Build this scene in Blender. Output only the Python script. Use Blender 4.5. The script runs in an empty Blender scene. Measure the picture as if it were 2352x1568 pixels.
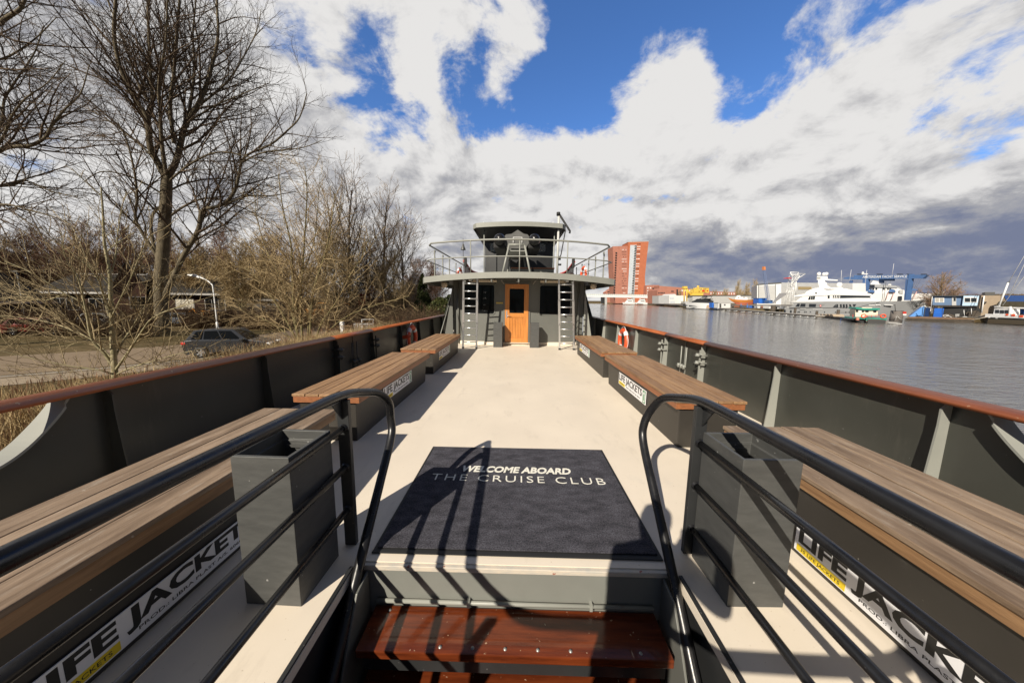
import bpy, bmesh, math, random
from mathutils import Vector, Matrix, Quaternion
R = math.radians
sc = bpy.context.scene
COL = sc.collection
PI = math.pi

# ------------------------------------------------------------------ camera
CAMP = Vector((0.0, 0.0, 1.45))
FOC = 718.7                       # focal length measured on a 2352 px wide picture (11 mm full frame)
pt, yw, rl = R(7.6), R(1.05), R(0.68)
fw = Vector((-math.sin(yw) * math.cos(pt), math.cos(yw) * math.cos(pt), -math.sin(pt)))
r0 = fw.cross(Vector((0, 0, 1))).normalized(); u0 = r0.cross(fw)
cr = r0 * math.cos(rl) + u0 * math.sin(rl); cu = -r0 * math.sin(rl) + u0 * math.cos(rl)
cam = bpy.data.cameras.new("camera"); camo = bpy.data.objects.new("camera", cam); COL.objects.link(camo)
cam.sensor_width = 36.0; cam.lens = FOC / 2352 * 36.0; cam.clip_start = 0.02; cam.clip_end = 9000
camo.matrix_world = Matrix(((cr.x, cu.x, -fw.x, CAMP.x), (cr.y, cu.y, -fw.y, CAMP.y), (cr.z, cu.z, -fw.z, CAMP.z), (0, 0, 0, 1)))
sc.camera = camo

def ray(u, v): return cr * ((u - 1176) / FOC) - cu * ((v - 784) / FOC) + fw
def PY(u, v, y): d = ray(u, v); return CAMP + d * (y / d.y)
def GZ(u, v, z): d = ray(u, v); return CAMP + d * ((z - CAMP.z) / d.z)

# ------------------------------------------------------------------ sun, sky, exposure
SUN_EL, SUN_AZ = R(34.0), R(31.0)          # light travels forward (+Y) and to the right (+X)
sdir = Vector((math.sin(SUN_AZ) * math.cos(SUN_EL), math.cos(SUN_AZ) * math.cos(SUN_EL), -math.sin(SUN_EL)))
sl = bpy.data.lights.new("sun", 'SUN'); sl.energy = 5.0; sl.angle = R(0.5); sl.color = (1.0, 0.91, 0.77)
so = bpy.data.objects.new("sun", sl); COL.objects.link(so); so.rotation_euler = sdir.to_track_quat('-Z', 'Y').to_euler()
so.location = (-30, -50, 40)
sc.view_settings.view_transform = 'Standard'; sc.view_settings.look = 'None'
sc.view_settings.exposure = 0.50; sc.view_settings.gamma = 1.0

w = bpy.data.worlds.new("World"); sc.world = w; w.use_nodes = True
nt = w.node_tree; nt.nodes.clear()
def N(t, **kw):
    n = nt.nodes.new(t)
    for k, v in kw.items(): setattr(n, k, v)
    return n
def L(a, b): nt.links.new(a, b)
def Mth(op, a, b=None, c=None, clamp=False):
    n = N('ShaderNodeMath', operation=op); n.use_clamp = clamp
    for i, x in enumerate((a, b, c)):
        if x is None: continue
        if isinstance(x, (int, float)): n.inputs[i].default_value = x
        else: L(x, n.inputs[i])
    return n.outputs[0]
def Mix(f, a, b):
    n = N('ShaderNodeMix', data_type='RGBA')
    if isinstance(f, (int, float)): n.inputs[0].default_value = f
    else: L(f, n.inputs[0])
    for i, x in ((6, a), (7, b)):
        if isinstance(x, tuple): n.inputs[i].default_value = (*x, 1)
        else: L(x, n.inputs[i])
    return n.outputs[2]
def Ramp(x, a, b):
    n = N('ShaderNodeMapRange', interpolation_type='SMOOTHSTEP')
    L(x, n.inputs[0]); n.inputs[1].default_value = a; n.inputs[2].default_value = b
    return n.outputs[0]
sky = N('ShaderNodeTexSky', sky_type='NISHITA'); sky.sun_disc = False
sky.sun_elevation = SUN_EL; sky.sun_rotation = PI + SUN_AZ; sky.air_density = 1.0; sky.dust_density = 0.3; sky.ozone_density = 2.5
tc = N('ShaderNodeTexCoord'); D = tc.outputs['Generated']
sep = N('ShaderNodeSeparateXYZ'); L(D, sep.inputs[0])
def blobs(lst):
    """sum of soft round patches at fixed directions of the sky"""
    acc = None
    for (u, v, rad, wt) in lst:
        d = ray(u, v).normalized()
        vm = N('ShaderNodeVectorMath', operation='DOT_PRODUCT'); L(D, vm.inputs[0]); vm.inputs[1].default_value = d
        k = 1.0 / (1 - math.cos(rad / FOC))
        e = Mth('EXPONENT', Mth('MULTIPLY', Mth('SUBTRACT', vm.outputs['Value'], 1.0), k))
        e = Mth('MULTIPLY', e, wt)
        acc = e if acc is None else Mth('ADD', acc, e)
    return acc
# cloud layer seen in perspective
zz = Mth('ADD', Mth('MAXIMUM', sep.outputs[2], 0.0), 0.42)
cv = N('ShaderNodeCombineXYZ'); L(Mth('DIVIDE', sep.outputs[0], zz), cv.inputs[0]); L(Mth('DIVIDE', sep.outputs[1], zz), cv.inputs[1])
def cloudnoise(off, scale, det, dist, rough=0.56):
    ad = N('ShaderNodeVectorMath', operation='ADD'); L(cv.outputs[0], ad.inputs[0]); ad.inputs[1].default_value = off
    n = N('ShaderNodeTexNoise'); L(ad.outputs[0], n.inputs['Vector'])
    n.inputs['Scale'].default_value = scale; n.inputs['Detail'].default_value = det
    n.inputs['Roughness'].default_value = rough; n.inputs['Distortion'].default_value = dist
    return n.outputs['Fac']
n1 = cloudnoise((3.1, 7.7, 0.0), 3.6, 11, 0.30, 0.64)
n1b = cloudnoise((3.1 - 0.035, 7.7 - 0.06, 0.0), 3.6, 7, 0.20, 0.60)
n1c = Mth('ADD', Mth('MULTIPLY', Mth('SUBTRACT', n1, 0.5), 1.75), 0.5)
n2 = cloudnoise((9.4, 2.2, 1.7), 0.8, 4, 0.1)
blue = blobs([(960, 120, 110, .26), (880, 250, 70, .34), (1040, 230, 90, .34), (1180, 190, 110, .30), (1300, 230, 110, .34), (1400, 270, 70, .26), (1330, 110, 100, .30), (1450, 40, 110, .28),
              (1600, 20, 90, .28), (1680, 140, 50, .20), (1730, 245, 62, .34), (1960, -5, 120, .58), (2080, 25, 100, .56), (2290, 190, 75, .46), (1690, 120, 50, .26), (880, 110, 45, .22), (2180, 250, 50, .20), (660, 85, 45, .22), (730, 110, 40, .14),
              (1270, -120, 260, .26), (1700, -160, 260, .30), (2100, -120, 240, .34)])
white = blobs([(420, 250, 420, .30), (935, 165, 44, .50), (920, 60, 70, .26), (1060, 20, 70, .30), (1225, 80, 52, .46), (1240, 10, 60, .18), (1200, 430, 260, .26), (1560, 150, 62, .40), (1480, 200, 60, .34), (1600, 90, 40, .22),
               (1440, 80, 36, .18), (1380, 45, 36, .16), (1790, 75, 75, .46), (1900, 170, 140, .40), (2010, 110, 60, .26), (2120, 150, 90, .30), (2250, 60, 75, .30), (1750, 420, 320, .30), (2200, 400, 300, .30), (1150, 190, 40, .18), (960, 380, 70, .22), (1090, 385, 70, .24), (1220, 370, 70, .24), (1340, 370, 70, .24), (1450, 330, 60, .20), (1010, 235, 34, .22), (1140, 190, 34, .24), (1330, 130, 40, .18), (1390, 195, 40, .26), (1520, 40, 40, .20), (760, 220, 90, .16), (1280, 300, 40, .10)])
n3 = cloudnoise((5.5, 1.3, 2.0), 9.0, 8, 0.4, 0.6)
dens = Mth('ADD', Mth('SUBTRACT', Mth('ADD', Mth('ADD', n1c, Mth('MULTIPLY', Mth('SUBTRACT', n3, 0.5), 0.95)), Mth('MULTIPLY', n2, 0.12)), Mth('MULTIPLY', blue, 0.88)), white)
dens = Mth('ADD', dens, Mth('MULTIPLY', Mth('SUBTRACT', 1.0, Ramp(sep.outputs[2], 0.08, 0.36)), 0.16))
# unseen sky behind and overhead is cleared of cloud to cut the fill light
back = Mth('MULTIPLY', Ramp(Mth('MULTIPLY', sep.outputs[1], -1.0), -0.40, 0.05), 0.45)
top = Mth('MULTIPLY', Ramp(sep.outputs[2], 0.62, 0.78), 0.40)
dens = Mth('SUBTRACT', Mth('SUBTRACT', dens, back), top)
cov = Ramp(dens, 0.37, 0.70)
# light and dark inside the clouds: relief towards the sun plus the big dark bank over the far shore
rel = Mth('MULTIPLY', Mth('SUBTRACT', n1, n1b), 1.7)
azr = N('ShaderNodeMath', operation='ARCTAN2'); L(sep.outputs[0], azr.inputs[0]); L(sep.outputs[1], azr.inputs[1])   # 0 = straight ahead, + to the right
wob = cloudnoise((1.0, 4.0, 3.0), 2.9, 9, 0.3, 0.62)
el = Mth('ADD', sep.outputs[2], Mth('MULTIPLY', Mth('SUBTRACT', wob, 0.5), 0.40))
band = Mth('MULTIPLY', Ramp(azr.outputs[0], 0.22, 0.62), Mth('SUBTRACT', 1.0, Ramp(el, 0.09, 0.235)))
band = Mth('MULTIPLY', band, Mth('ADD', 0.60, Mth('MULTIPLY', Ramp(el, -0.02, 0.07), 0.40)))
grey = blobs([(1060, 540, 120, .34), (1800, 490, 150, .12), (2200, 460, 150, .14), (700, 430, 160, .10), (200, 200, 400, .06), (100, 480, 350, .16), (1500, 560, 90, .2)])
shade = Mth('ADD', Mth('MULTIPLY', band, 0.80), Mth('MULTIPLY', grey, Mth('ADD', 0.2, Mth('MULTIPLY', wob, 1.6))))
shade = Mth('ADD', Mth('SUBTRACT', shade, rel), Mth('ADD', Mth('MULTIPLY', Mth('SUBTRACT', n2, 0.5), 0.55), 0.0), clamp=True)
CK = 5.65
white_c = Mix(Ramp(shade, 0.0, 0.50), (CK * 1.0, CK * .985, CK * .97), (CK * .52, CK * .52, CK * .545))
cloud_c = Mix(Ramp(shade, 0.30, 1.0), white_c, (CK * .235, CK * .27, CK * .40))
skyblue = N('ShaderNodeMix', data_type='RGBA', blend_type='MULTIPLY'); skyblue.inputs[0].default_value = 1.0
L(sky.outputs[0], skyblue.inputs[6]); skyblue.inputs[7].default_value = (0.58, 0.86, 1.24, 1)
low = Ramp(sep.outputs[2], -0.08, -0.01)
final = Mix(cov, skyblue.outputs[2], cloud_c)
dim_fill = Mth('ADD', Ramp(Mth('MULTIPLY', sep.outputs[1], -1.0), -0.30, 0.10), Ramp(sep.outputs[2], 0.66, 0.84), clamp=True)
final = Mix(Mth('MULTIPLY', dim_fill, 0.88), final, (CK * .10, CK * .098, CK * .095))   # dim grey added over the unseen sky to lower the fill light
final = Mix(low, (CK * .3, CK * .31, CK * .33), final)
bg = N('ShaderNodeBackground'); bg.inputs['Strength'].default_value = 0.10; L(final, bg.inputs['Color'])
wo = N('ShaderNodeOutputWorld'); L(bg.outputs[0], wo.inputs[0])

# ------------------------------------------------------------------ helpers
INV = {}
def props(o, label=None, cat=None, group=None, kind=None):
    if label: o['label'] = label
    if cat: o['category'] = cat
    if group: o['group'] = group
    if kind: o['kind'] = kind
    return o
def thing(name, label, cat, loc=(0, 0, 0), rz=0.0, group=None):
    o = bpy.data.objects.new(name, None); COL.objects.link(o)
    o.location = loc; o.rotation_euler = (0, 0, rz); o.empty_display_size = 0.2
    INV[o] = (Matrix.Translation(loc) @ Matrix.Rotation(rz, 4, 'Z')).inverted()
    return props(o, label, cat, group)
def inv_of(p):
    while p is not None:
        if p in INV: return INV[p]
        p = p.parent
    return Matrix.Identity(4)
def copy_tree(o, loc=None, rz=None, label=None, parent=None, sc_=None):
    c = o.copy(); COL.objects.link(c)
    if parent is not None: c.parent = parent
    if loc is not None: c.location = loc
    if rz is not None: c.rotation_euler = (0, 0, rz)
    if sc_ is not None: c.scale = sc_ if isinstance(sc_, tuple) else (sc_, sc_, sc_)
    if label: c['label'] = label
    for ch in list(o.children): copy_tree(ch, parent=c)
    return c

class MB:
    """collects shapes, then links them as ONE mesh object"""
    def __init__(s): s.v = []; s.f = []; s.sm = []
    def add(s, vs, fs, smooth=False):
        b = len(s.v); s.v += [tuple(x) for x in vs]
        for f in fs: s.f.append(tuple(b + i for i in f)); s.sm.append(smooth)
        return s
    def box(s, x0, x1, y0, y1, z0, z1):
        return s.add([(x0, y0, z0), (x1, y0, z0), (x1, y1, z0), (x0, y1, z0), (x0, y0, z1), (x1, y0, z1), (x1, y1, z1), (x0, y1, z1)],
                     [(0, 3, 2, 1), (4, 5, 6, 7), (0, 1, 5, 4), (1, 2, 6, 5), (2, 3, 7, 6), (3, 0, 4, 7)])
    def hexa(s, lo, hi):       # two quads (bottom, top), both counter-clockwise from above
        return s.add(list(lo) + list(hi), [(0, 3, 2, 1), (4, 5, 6, 7), (0, 1, 5, 4), (1, 2, 6, 5), (2, 3, 7, 6), (3, 0, 4, 7)])
    def prism(s, pts, off):    # planar polygon pushed along off
        n = len(pts); off = Vector(off); a = [Vector(p) for p in pts]; b = [p + off for p in a]
        nrm = Vector((0, 0, 0))
        for i in range(n): nrm += a[i].cross(a[(i + 1) % n])
        fs = [tuple(range(n)), tuple(reversed(range(n, 2 * n)))]
        for i in range(n):
            j = (i + 1) % n; fs.append((i, n + i, n + j, j))
        if nrm.dot(off) > 0: fs = [tuple(reversed(f)) for f in fs]
        return s.add(a + b, fs)
    def tube(s, pts, rad, sides=8, smooth=True, caps=True):
        pts = [Vector(p) for p in pts]; n = len(pts)
        if not isinstance(rad, (list, tuple)): rad = [rad] * n
        t = (pts[1] - pts[0]).normalized()
        a = t.orthogonal().normalized(); vs = []; fs = []
        for i, p in enumerate(pts):
            if i == 0: tt = t
            elif i == n - 1: tt = (pts[i] - pts[i - 1]).normalized()
            else: tt = (pts[i + 1] - pts[i - 1]).normalized()
            a = (a - tt * a.dot(tt))
            a = a.normalized() if a.length > 1e-6 else tt.orthogonal().normalized()
            b = tt.cross(a)
            for k in range(sides):
                an = 2 * PI * k / sides
                vs.append(p + (a * math.cos(an) + b * math.sin(an)) * rad[i])
        for i in range(n - 1):
            for k in range(sides):
                k2 = (k + 1) % sides
                fs.append((i * sides + k, i * sides + k2, (i + 1) * sides + k2, (i + 1) * sides + k))
        s.add(vs, fs, smooth)
        if caps:
            b0 = len(s.v) - n * sides
            s.f.append(tuple(b0 + k for k in reversed(range(sides)))); s.sm.append(False)
            s.f.append(tuple(b0 + (n - 1) * sides + k for k in range(sides))); s.sm.append(False)
        return s
    def cyl(s, c, r, h, axis='Z', sides=16, r2=None):
        c = Vector(c); d = {'X': Vector((1, 0, 0)), 'Y': Vector((0, 1, 0)), 'Z': Vector((0, 0, 1))}[axis]
        return s.tube([c, c + d * h], [r, r if r2 is None else r2], sides)
    def lathe(s, prof, c=(0, 0, 0), axis=(0, 0, 1), sides=20):
        c = Vector(c); q = Vector((0, 0, 1)).rotation_difference(Vector(axis)); n = len(prof); vs = []; fs = []
        for (r_, z_) in prof:
            for k in range(sides):
                an = 2 * PI * k / sides
                vs.append(c + q @ Vector((r_ * math.cos(an), r_ * math.sin(an), z_)))
        for i in range(n - 1):
            for k in range(sides):
                k2 = (k + 1) % sides
                fs.append((i * sides + k, i * sides + k2, (i + 1) * sides + k2, (i + 1) * sides + k))
        return s.add(vs, fs, True)
    def grid(s, rows, smooth=True, close=False):
        m = len(rows[0]); vs = [p for r_ in rows for p in r_]; fs = []
        for i in range(len(rows) - 1):
            for k in range(m if close else m - 1):
                k2 = (k + 1) % m
                fs.append((i * m + k, i * m + k2, (i + 1) * m + k2, (i + 1) * m + k))
        return s.add(vs, fs, smooth)
    def build(s, name, mat, parent=None, bevel=0.0, seg=2, local=False, fix=False, kind=None, label=None, world_to=None):
        me = bpy.data.meshes.new(name)
        vs = s.v
        if parent is not None and not local:
            im = inv_of(parent); vs = [im @ Vector(p) for p in s.v]
        me.from_pydata([tuple(p) for p in vs], [], s.f); me.update()
        me.polygons.foreach_set('use_smooth', s.sm)
        if fix:
            bm = bmesh.new(); bm.from_mesh(me); bmesh.ops.recalc_face_normals(bm, faces=bm.faces[:]); bm.to_mesh(me); bm.free()
        if mat is not None: me.materials.append(mat)
        o = bpy.data.objects.new(name, me); COL.objects.link(o)
        if parent is not None: o.parent = parent
        if bevel > 0:
            b = o.modifiers.new('bevel', 'BEVEL'); b.width = bevel; b.segments = seg; b.limit_method = 'ANGLE'; b.angle_limit = R(40)
        if kind: o['kind'] = kind
        if label: o['label'] = label
        return o

FONTS = {}
def text_obj(txt, size, origin, xdir, ydir, name, mat, parent, depth=0.002, shear=0.0, bold=0.0, spacing=1.0, width=None, align='LEFT'):
    """lettering as a mesh: origin = left end of the base line, xdir reading direction, ydir up"""
    cu_ = bpy.data.curves.new('lettering', 'FONT'); cu_.body = txt; cu_.size = size; cu_.extrude = depth; cu_.shear = shear
    cu_.offset = bold; cu_.space_character = spacing; cu_.align_x = align; cu_.resolution_u = 3
    t = bpy.data.objects.new('lettering_curve', cu_); COL.objects.link(t)
    dg = bpy.context.evaluated_depsgraph_get(); dg.update()
    me = bpy.data.meshes.new_from_object(t.evaluated_get(dg))
    bpy.data.objects.remove(t); bpy.data.curves.remove(cu_)
    me.name = name
    xs = [v.co.x for v in me.vertices]
    k = 1.0
    if width: k = width / (max(xs) - min(xs))
    x_, y_ = Vector(xdir).normalized(), Vector(ydir).normalized(); z_ = x_.cross(y_); o_ = Vector(origin)
    im = inv_of(parent) if parent is not None else Matrix.Identity(4)
    x0 = min(xs) if align == 'LEFT' else 0
    for v in me.vertices: v.co = im @ (o_ + x_ * ((v.co.x - x0) * k) + y_ * v.co.y + z_ * v.co.z)
    me.materials.clear(); me.materials.append(mat); me.update()
    o = bpy.data.objects.new(name, me); COL.objects.link(o)
    if parent is not None: o.parent = parent
    return o

# ------------------------------------------------------------------ materials
MATS = {}
def pbr(name, col, rough=0.5, metal=0.0, var=0.0, vscale=4.0, stretch=(1, 1, 1), bump=0.0, bscale=40.0, col2=None, coat=0.0, spec=0.5, island=0.0, det=6.0, rvar=0.0, trans=0.0, speck=None, world=False):
    if name in MATS: return MATS[name]
    m = bpy.data.materials.new(name); m.use_nodes = True; t = m.node_tree; MATS[name] = m
    b = t.nodes['Principled BSDF']
    b.inputs['Roughness'].default_value = rough; b.inputs['Metallic'].default_value = metal
    b.inputs['Specular IOR Level'].default_value = spec; b.inputs['Coat Weight'].default_value = coat
    b.inputs['Transmission Weight'].default_value = trans
    b.inputs['Base Color'].default_value = (*col, 1)
    def nd(ty): return t.nodes.new(ty)
    tcn = nd('ShaderNodeTexCoord'); mp = nd('ShaderNodeMapping'); mp.inputs['Scale'].default_value = stretch
    if world:
        g_ = nd('ShaderNodeNewGeometry'); t.links.new(g_.outputs['Position'], mp.inputs[0])
    else: t.links.new(tcn.outputs['Object'], mp.inputs[0])
    if var > 0 or col2:
        n = nd('ShaderNodeTexNoise'); n.inputs['Scale'].default_value = vscale; n.inputs['Detail'].default_value = det; n.inputs['Roughness'].default_value = 0.62
        t.links.new(mp.outputs[0], n.inputs['Vector'])
        fac = n.outputs['Fac']
        mr = nd('ShaderNodeMapRange'); mr.inputs[1].default_value = 0.32; mr.inputs[2].default_value = 0.68; t.links.new(fac, mr.inputs[0]); fac = mr.outputs[0]
        if island > 0:
            g = nd('ShaderNodeNewGeometry'); ma = nd('ShaderNodeMath'); ma.operation = 'MULTIPLY_ADD'
            t.links.new(g.outputs['Random Per Island'], ma.inputs[0]); ma.inputs[1].default_value = island; t.links.new(fac, ma.inputs[2])
            m2 = nd('ShaderNodeMath'); m2.operation = 'SUBTRACT'; m2.use_clamp = True; t.links.new(ma.outputs[0], m2.inputs[0]); m2.inputs[1].default_value = island / 2; fac = m2.outputs[0]
        mx = nd('ShaderNodeMix'); mx.data_type = 'RGBA'; t.links.new(fac, mx.inputs[0])
        c2 = col2 if col2 else tuple(c * (1 + var) for c in col); c1 = col if col2 else tuple(c * (1 - var) for c in col)
        mx.inputs[6].default_value = (*c1, 1); mx.inputs[7].default_value = (*c2, 1)
        outc = mx.outputs[2]
        if speck:
            n3 = nd('ShaderNodeTexNoise'); n3.inputs['Scale'].default_value = speck[1]; n3.inputs['Detail'].default_value = 3; t.links.new(tcn.outputs['Object'], n3.inputs['Vector'])
            m3 = nd('ShaderNodeMapRange'); m3.inputs[1].default_value = speck[2]; m3.inputs[2].default_value = speck[2] + .03; t.links.new(n3.outputs['Fac'], m3.inputs[0])
            mx3 = nd('ShaderNodeMix'); mx3.data_type = 'RGBA'; t.links.new(m3.outputs[0], mx3.inputs[0]); t.links.new(outc, mx3.inputs[6]); mx3.inputs[7].default_value = (*speck[0], 1); outc = mx3.outputs[2]
        t.links.new(outc, b.inputs['Base Color'])
        if rvar > 0:
            mr2 = nd('ShaderNodeMapRange'); t.links.new(fac, mr2.inputs[0]); mr2.inputs[3].default_value = max(0.02, rough - rvar); mr2.inputs[4].default_value = min(1, rough + rvar); t.links.new(mr2.outputs[0], b.inputs['Roughness'])
    if bump > 0:
        n2 = nd('ShaderNodeTexNoise'); n2.inputs['Scale'].default_value = bscale; n2.inputs['Detail'].default_value = 5
        t.links.new(mp.outputs[0], n2.inputs['Vector'])
        bp = nd('ShaderNodeBump'); bp.inputs['Strength'].default_value = bump; bp.inputs['Distance'].default_value = 0.02
        t.links.new(n2.outputs['Fac'], bp.inputs['Height']); t.links.new(bp.outputs[0], b.inputs['Normal'])
    return m
M = dict(
 deck=pbr('cream deck paint', (.65, .575, .475), .62, col2=(.70, .622, .515), vscale=1.7, bump=.035, bscale=220, speck=((.45, .36, .26), 60, .70), rvar=.08),
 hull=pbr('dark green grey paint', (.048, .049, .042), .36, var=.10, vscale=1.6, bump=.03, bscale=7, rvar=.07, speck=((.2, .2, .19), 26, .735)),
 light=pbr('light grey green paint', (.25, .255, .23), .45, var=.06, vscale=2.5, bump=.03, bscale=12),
 house=pbr('grey green wheelhouse paint', (.125, .127, .115), .45, var=.05, vscale=1.5, bump=.02, bscale=9),
 black=pbr('black gloss tube paint', (.011, .011, .012), .30, var=.25, vscale=9, bump=.05, bscale=30, rvar=.10, speck=((.18, .18, .18), 34, .745)),
 charcoal=pbr('charcoal paint', (.022, .023, .024), .45, var=.15, vscale=3, speck=((.13, .13, .13), 40, .72)),
 box=pbr('bronze grey box paint', (.033, .0295, .025), .48, var=.10, vscale=3, bump=.02, bscale=20, speck=((.22, .21, .19), 38, .735)),
 rail=pbr('varnished rail wood', (.36, .105, .034), .42, col2=(.20, .055, .018), vscale=3, stretch=(8, 0.6, 8), bump=.08, bscale=14, coat=.08, spec=.35, speck=((.42, .25, .14), 30, .69)),
 teak=pbr('oiled hardwood planks', (.175, .094, .043), .6, col2=(.34, .20, .098), vscale=3.0, stretch=(9, .8, 9), bump=.16, bscale=9, island=.9, det=10),
 grey_teak=pbr('weathered hardwood planks', (.13, .086, .053), .66, col2=(.31, .225, .155), vscale=2.6, stretch=(8, .9, 8), bump=.18, bscale=10, island=.7, det=10, speck=((.34, .28, .22), 26, .71)),
 teak_red=pbr('fresh hardwood edge', (.31, .112, .042), .5, col2=(.18, .072, .030), vscale=4, stretch=(6, .8, 14), bump=.10, bscale=12),
 mahogany=pbr('varnished mahogany treads', (.17, .036, .010), .20, col2=(.070, .014, .005), vscale=4, stretch=(.8, 8, 8), bump=.05, bscale=10, coat=.5, speck=((.42, .28, .18), 46, .70)),
 door=pbr('varnished oak door', (.62, .25, .055), .38, col2=(.42, .145, .028), vscale=3, stretch=(14, 14, .7), coat=.3),
 zinc=pbr('brushed zinc grey', (.062, .063, .061), .50, col2=(.082, .083, .080), vscale=6, stretch=(1.5, 1.5, 5), bump=.05, bscale=18, metal=.15, speck=((.3, .3, .29), 28, .73)),
 mat=pbr('navy pile carpet', (.042, .0415, .052), .95, col2=(.155, .152, .180), vscale=120, det=4, bump=1.0, bscale=330, spec=.1, speck=((.16, .15, .17), 520, .66)),
 rubber=pbr('black rubber', (.012, .012, .012), .7),
 white=pbr('white paint', (.78, .78, .77), .4),
 sign=pbr('white sign plate', (.74, .74, .76), .35, var=.03),
 ink=pbr('black ink', (.012, .012, .012), .5),
 yellow=pbr('yellow sign strip', (.75, .55, .02), .45),
 green=pbr('green pictogram', (.02, .22, .08), .45),
 cream_ink=pbr('cream carpet lettering', (.70, .68, .60), .95, var=.15, vscale=90),
 alu=pbr('brushed aluminium', (.62, .63, .64), .32, metal=.85, var=.06, vscale=20),
 orange=pbr('orange lifebuoy plastic', (.72, .095, .030), .45, var=.08, vscale=5),
 glass=pbr('dark window glass', (.006, .007, .008), .05, spec=.14),
 brass=pbr('brass', (.55, .38, .10), .3, metal=.8),
 tarp=pbr('grey tarpaulin', (.085, .085, .082), .6, var=.2, vscale=5, bump=.4, bscale=6),
 beige=pbr('cream lamp housing', (.62, .52, .38), .5),
 red=pbr('red paint', (.50, .035, .022), .4),
)

# worn nap of the welcome mat: broad lighter and darker patches
_t = M['mat'].node_tree; _b = _t.nodes['Principled BSDF']; _src = _b.inputs['Base Color'].links[0].from_socket
_tc = _t.nodes.new('ShaderNodeTexCoord'); _mp = _t.nodes.new('ShaderNodeMapping'); _mp.inputs['Scale'].default_value = (5, 11, 5); _t.links.new(_tc.outputs['Object'], _mp.inputs[0])
_n = _t.nodes.new('ShaderNodeTexNoise'); _n.inputs['Scale'].default_value = 1.6; _n.inputs['Detail'].default_value = 5; _t.links.new(_mp.outputs[0], _n.inputs['Vector'])
_r = _t.nodes.new('ShaderNodeMapRange'); _r.inputs[1].default_value = .32; _r.inputs[2].default_value = .68; _r.inputs[3].default_value = .68; _r.inputs[4].default_value = 1.28; _t.links.new(_n.outputs['Fac'], _r.inputs[0])
_m = _t.nodes.new('ShaderNodeMix'); _m.data_type = 'RGBA'; _m.blend_type = 'MULTIPLY'; _m.inputs[0].default_value = 1.0; _t.links.new(_src, _m.inputs[6]); _t.links.new(_r.outputs[0], _m.inputs[7]); _t.links.new(_m.outputs[2], _b.inputs['Base Color'])

def stain(mat, scale, stretch, lo, hi, col, amt):
    """wear that belongs to the surface: scuffs and runs mixed over the base colour"""
    t = mat.node_tree; b = t.nodes['Principled BSDF']; src = b.inputs['Base Color'].links[0].from_socket
    tc_ = t.nodes.new('ShaderNodeTexCoord'); mp_ = t.nodes.new('ShaderNodeMapping'); mp_.inputs['Scale'].default_value = stretch; t.links.new(tc_.outputs['Object'], mp_.inputs[0])
    n_ = t.nodes.new('ShaderNodeTexNoise'); n_.inputs['Scale'].default_value = scale; n_.inputs['Detail'].default_value = 12; n_.inputs['Roughness'].default_value = .7; t.links.new(mp_.outputs[0], n_.inputs['Vector'])
    r_ = t.nodes.new('ShaderNodeMapRange'); r_.inputs[1].default_value = lo; r_.inputs[2].default_value = hi; r_.inputs[4].default_value = amt; t.links.new(n_.outputs['Fac'], r_.inputs[0])
    m_ = t.nodes.new('ShaderNodeMix'); m_.data_type = 'RGBA'; t.links.new(r_.outputs[0], m_.inputs[0]); t.links.new(src, m_.inputs[6]); m_.inputs[7].default_value = (*col, 1); t.links.new(m_.outputs[2], b.inputs['Base Color'])
stain(M['deck'], 5.0, (1.0, .35, 1), .56, .74, (.36, .31, .25), .34)
stain(M['deck'], 1.3, (1, 1, 1), .60, .72, (.44, .42, .38), .30)
stain(M['hull'], 3.0, (2.5, 2.5, .35), .58, .74, (.10, .095, .08), .45)
stain(M['hull'], 9.0, (1, 1, .6), .66, .72, (.16, .075, .035), .55)
stain(M['light'], 7.0, (1.5, 1.5, .5), .64, .72, (.19, .13, .08), .5)
stain(M['box'], 6.0, (1, 1, 1), .62, .74, (.085, .078, .068), .5)
stain(M['teak'], 7.0, (3, 1, 3), .60, .74, (.10, .058, .03), .55)
stain(M['grey_teak'], 6.0, (4, .7, 4), .56, .72, (.42, .37, .31), .55)
stain(M['rail'], 5.0, (6, 1, 6), .60, .72, (.16, .05, .02), .5)

# ================================================================== THE SHIP
DW = 2.98                                   # half width of the deck
# deck sheet with the stair opening
mb = MB(); xs = [-DW - .03, -.87, .87, DW + .03]; ys = [-5.0, 0.05, 1.55, 17.0]
for i in range(3):
    for j in range(3):
        if i == 1 and j == 1: continue
        mb.add([(xs[i], ys[j], 0), (xs[i + 1], ys[j], 0), (xs[i + 1], ys[j + 1], 0), (xs[i], ys[j + 1], 0)], [(0, 1, 2, 3)])
mb.add([(-.87, .05, 0), (.87, .05, 0), (.87, 1.55, 0), (-.87, 1.55, 0), (-.87, .05, -.05), (.87, .05, -.05), (.87, 1.55, -.05), (-.87, 1.55, -.05)],
       [(0, 1, 5, 4), (1, 2, 6, 5), (2, 3, 7, 6), (3, 0, 4, 7)])
mb.build('deck', M['deck'], kind='structure')
# the well below the opening
mb = MB()
mb.add([(-.90, .02, -.05), (.90, .02, -.05), (.90, 1.58, -.05), (-.90, 1.58, -.05), (-.90, .02, -2.1), (.90, .02, -2.1), (.90, 1.58, -2.1), (-.90, 1.58, -2.1)],
       [(0, 1, 5, 4), (1, 2, 6, 5), (2, 3, 7, 6), (3, 0, 4, 7), (4, 5, 6, 7)])
mb.build('floor', M['charcoal'], kind='structure')

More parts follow.
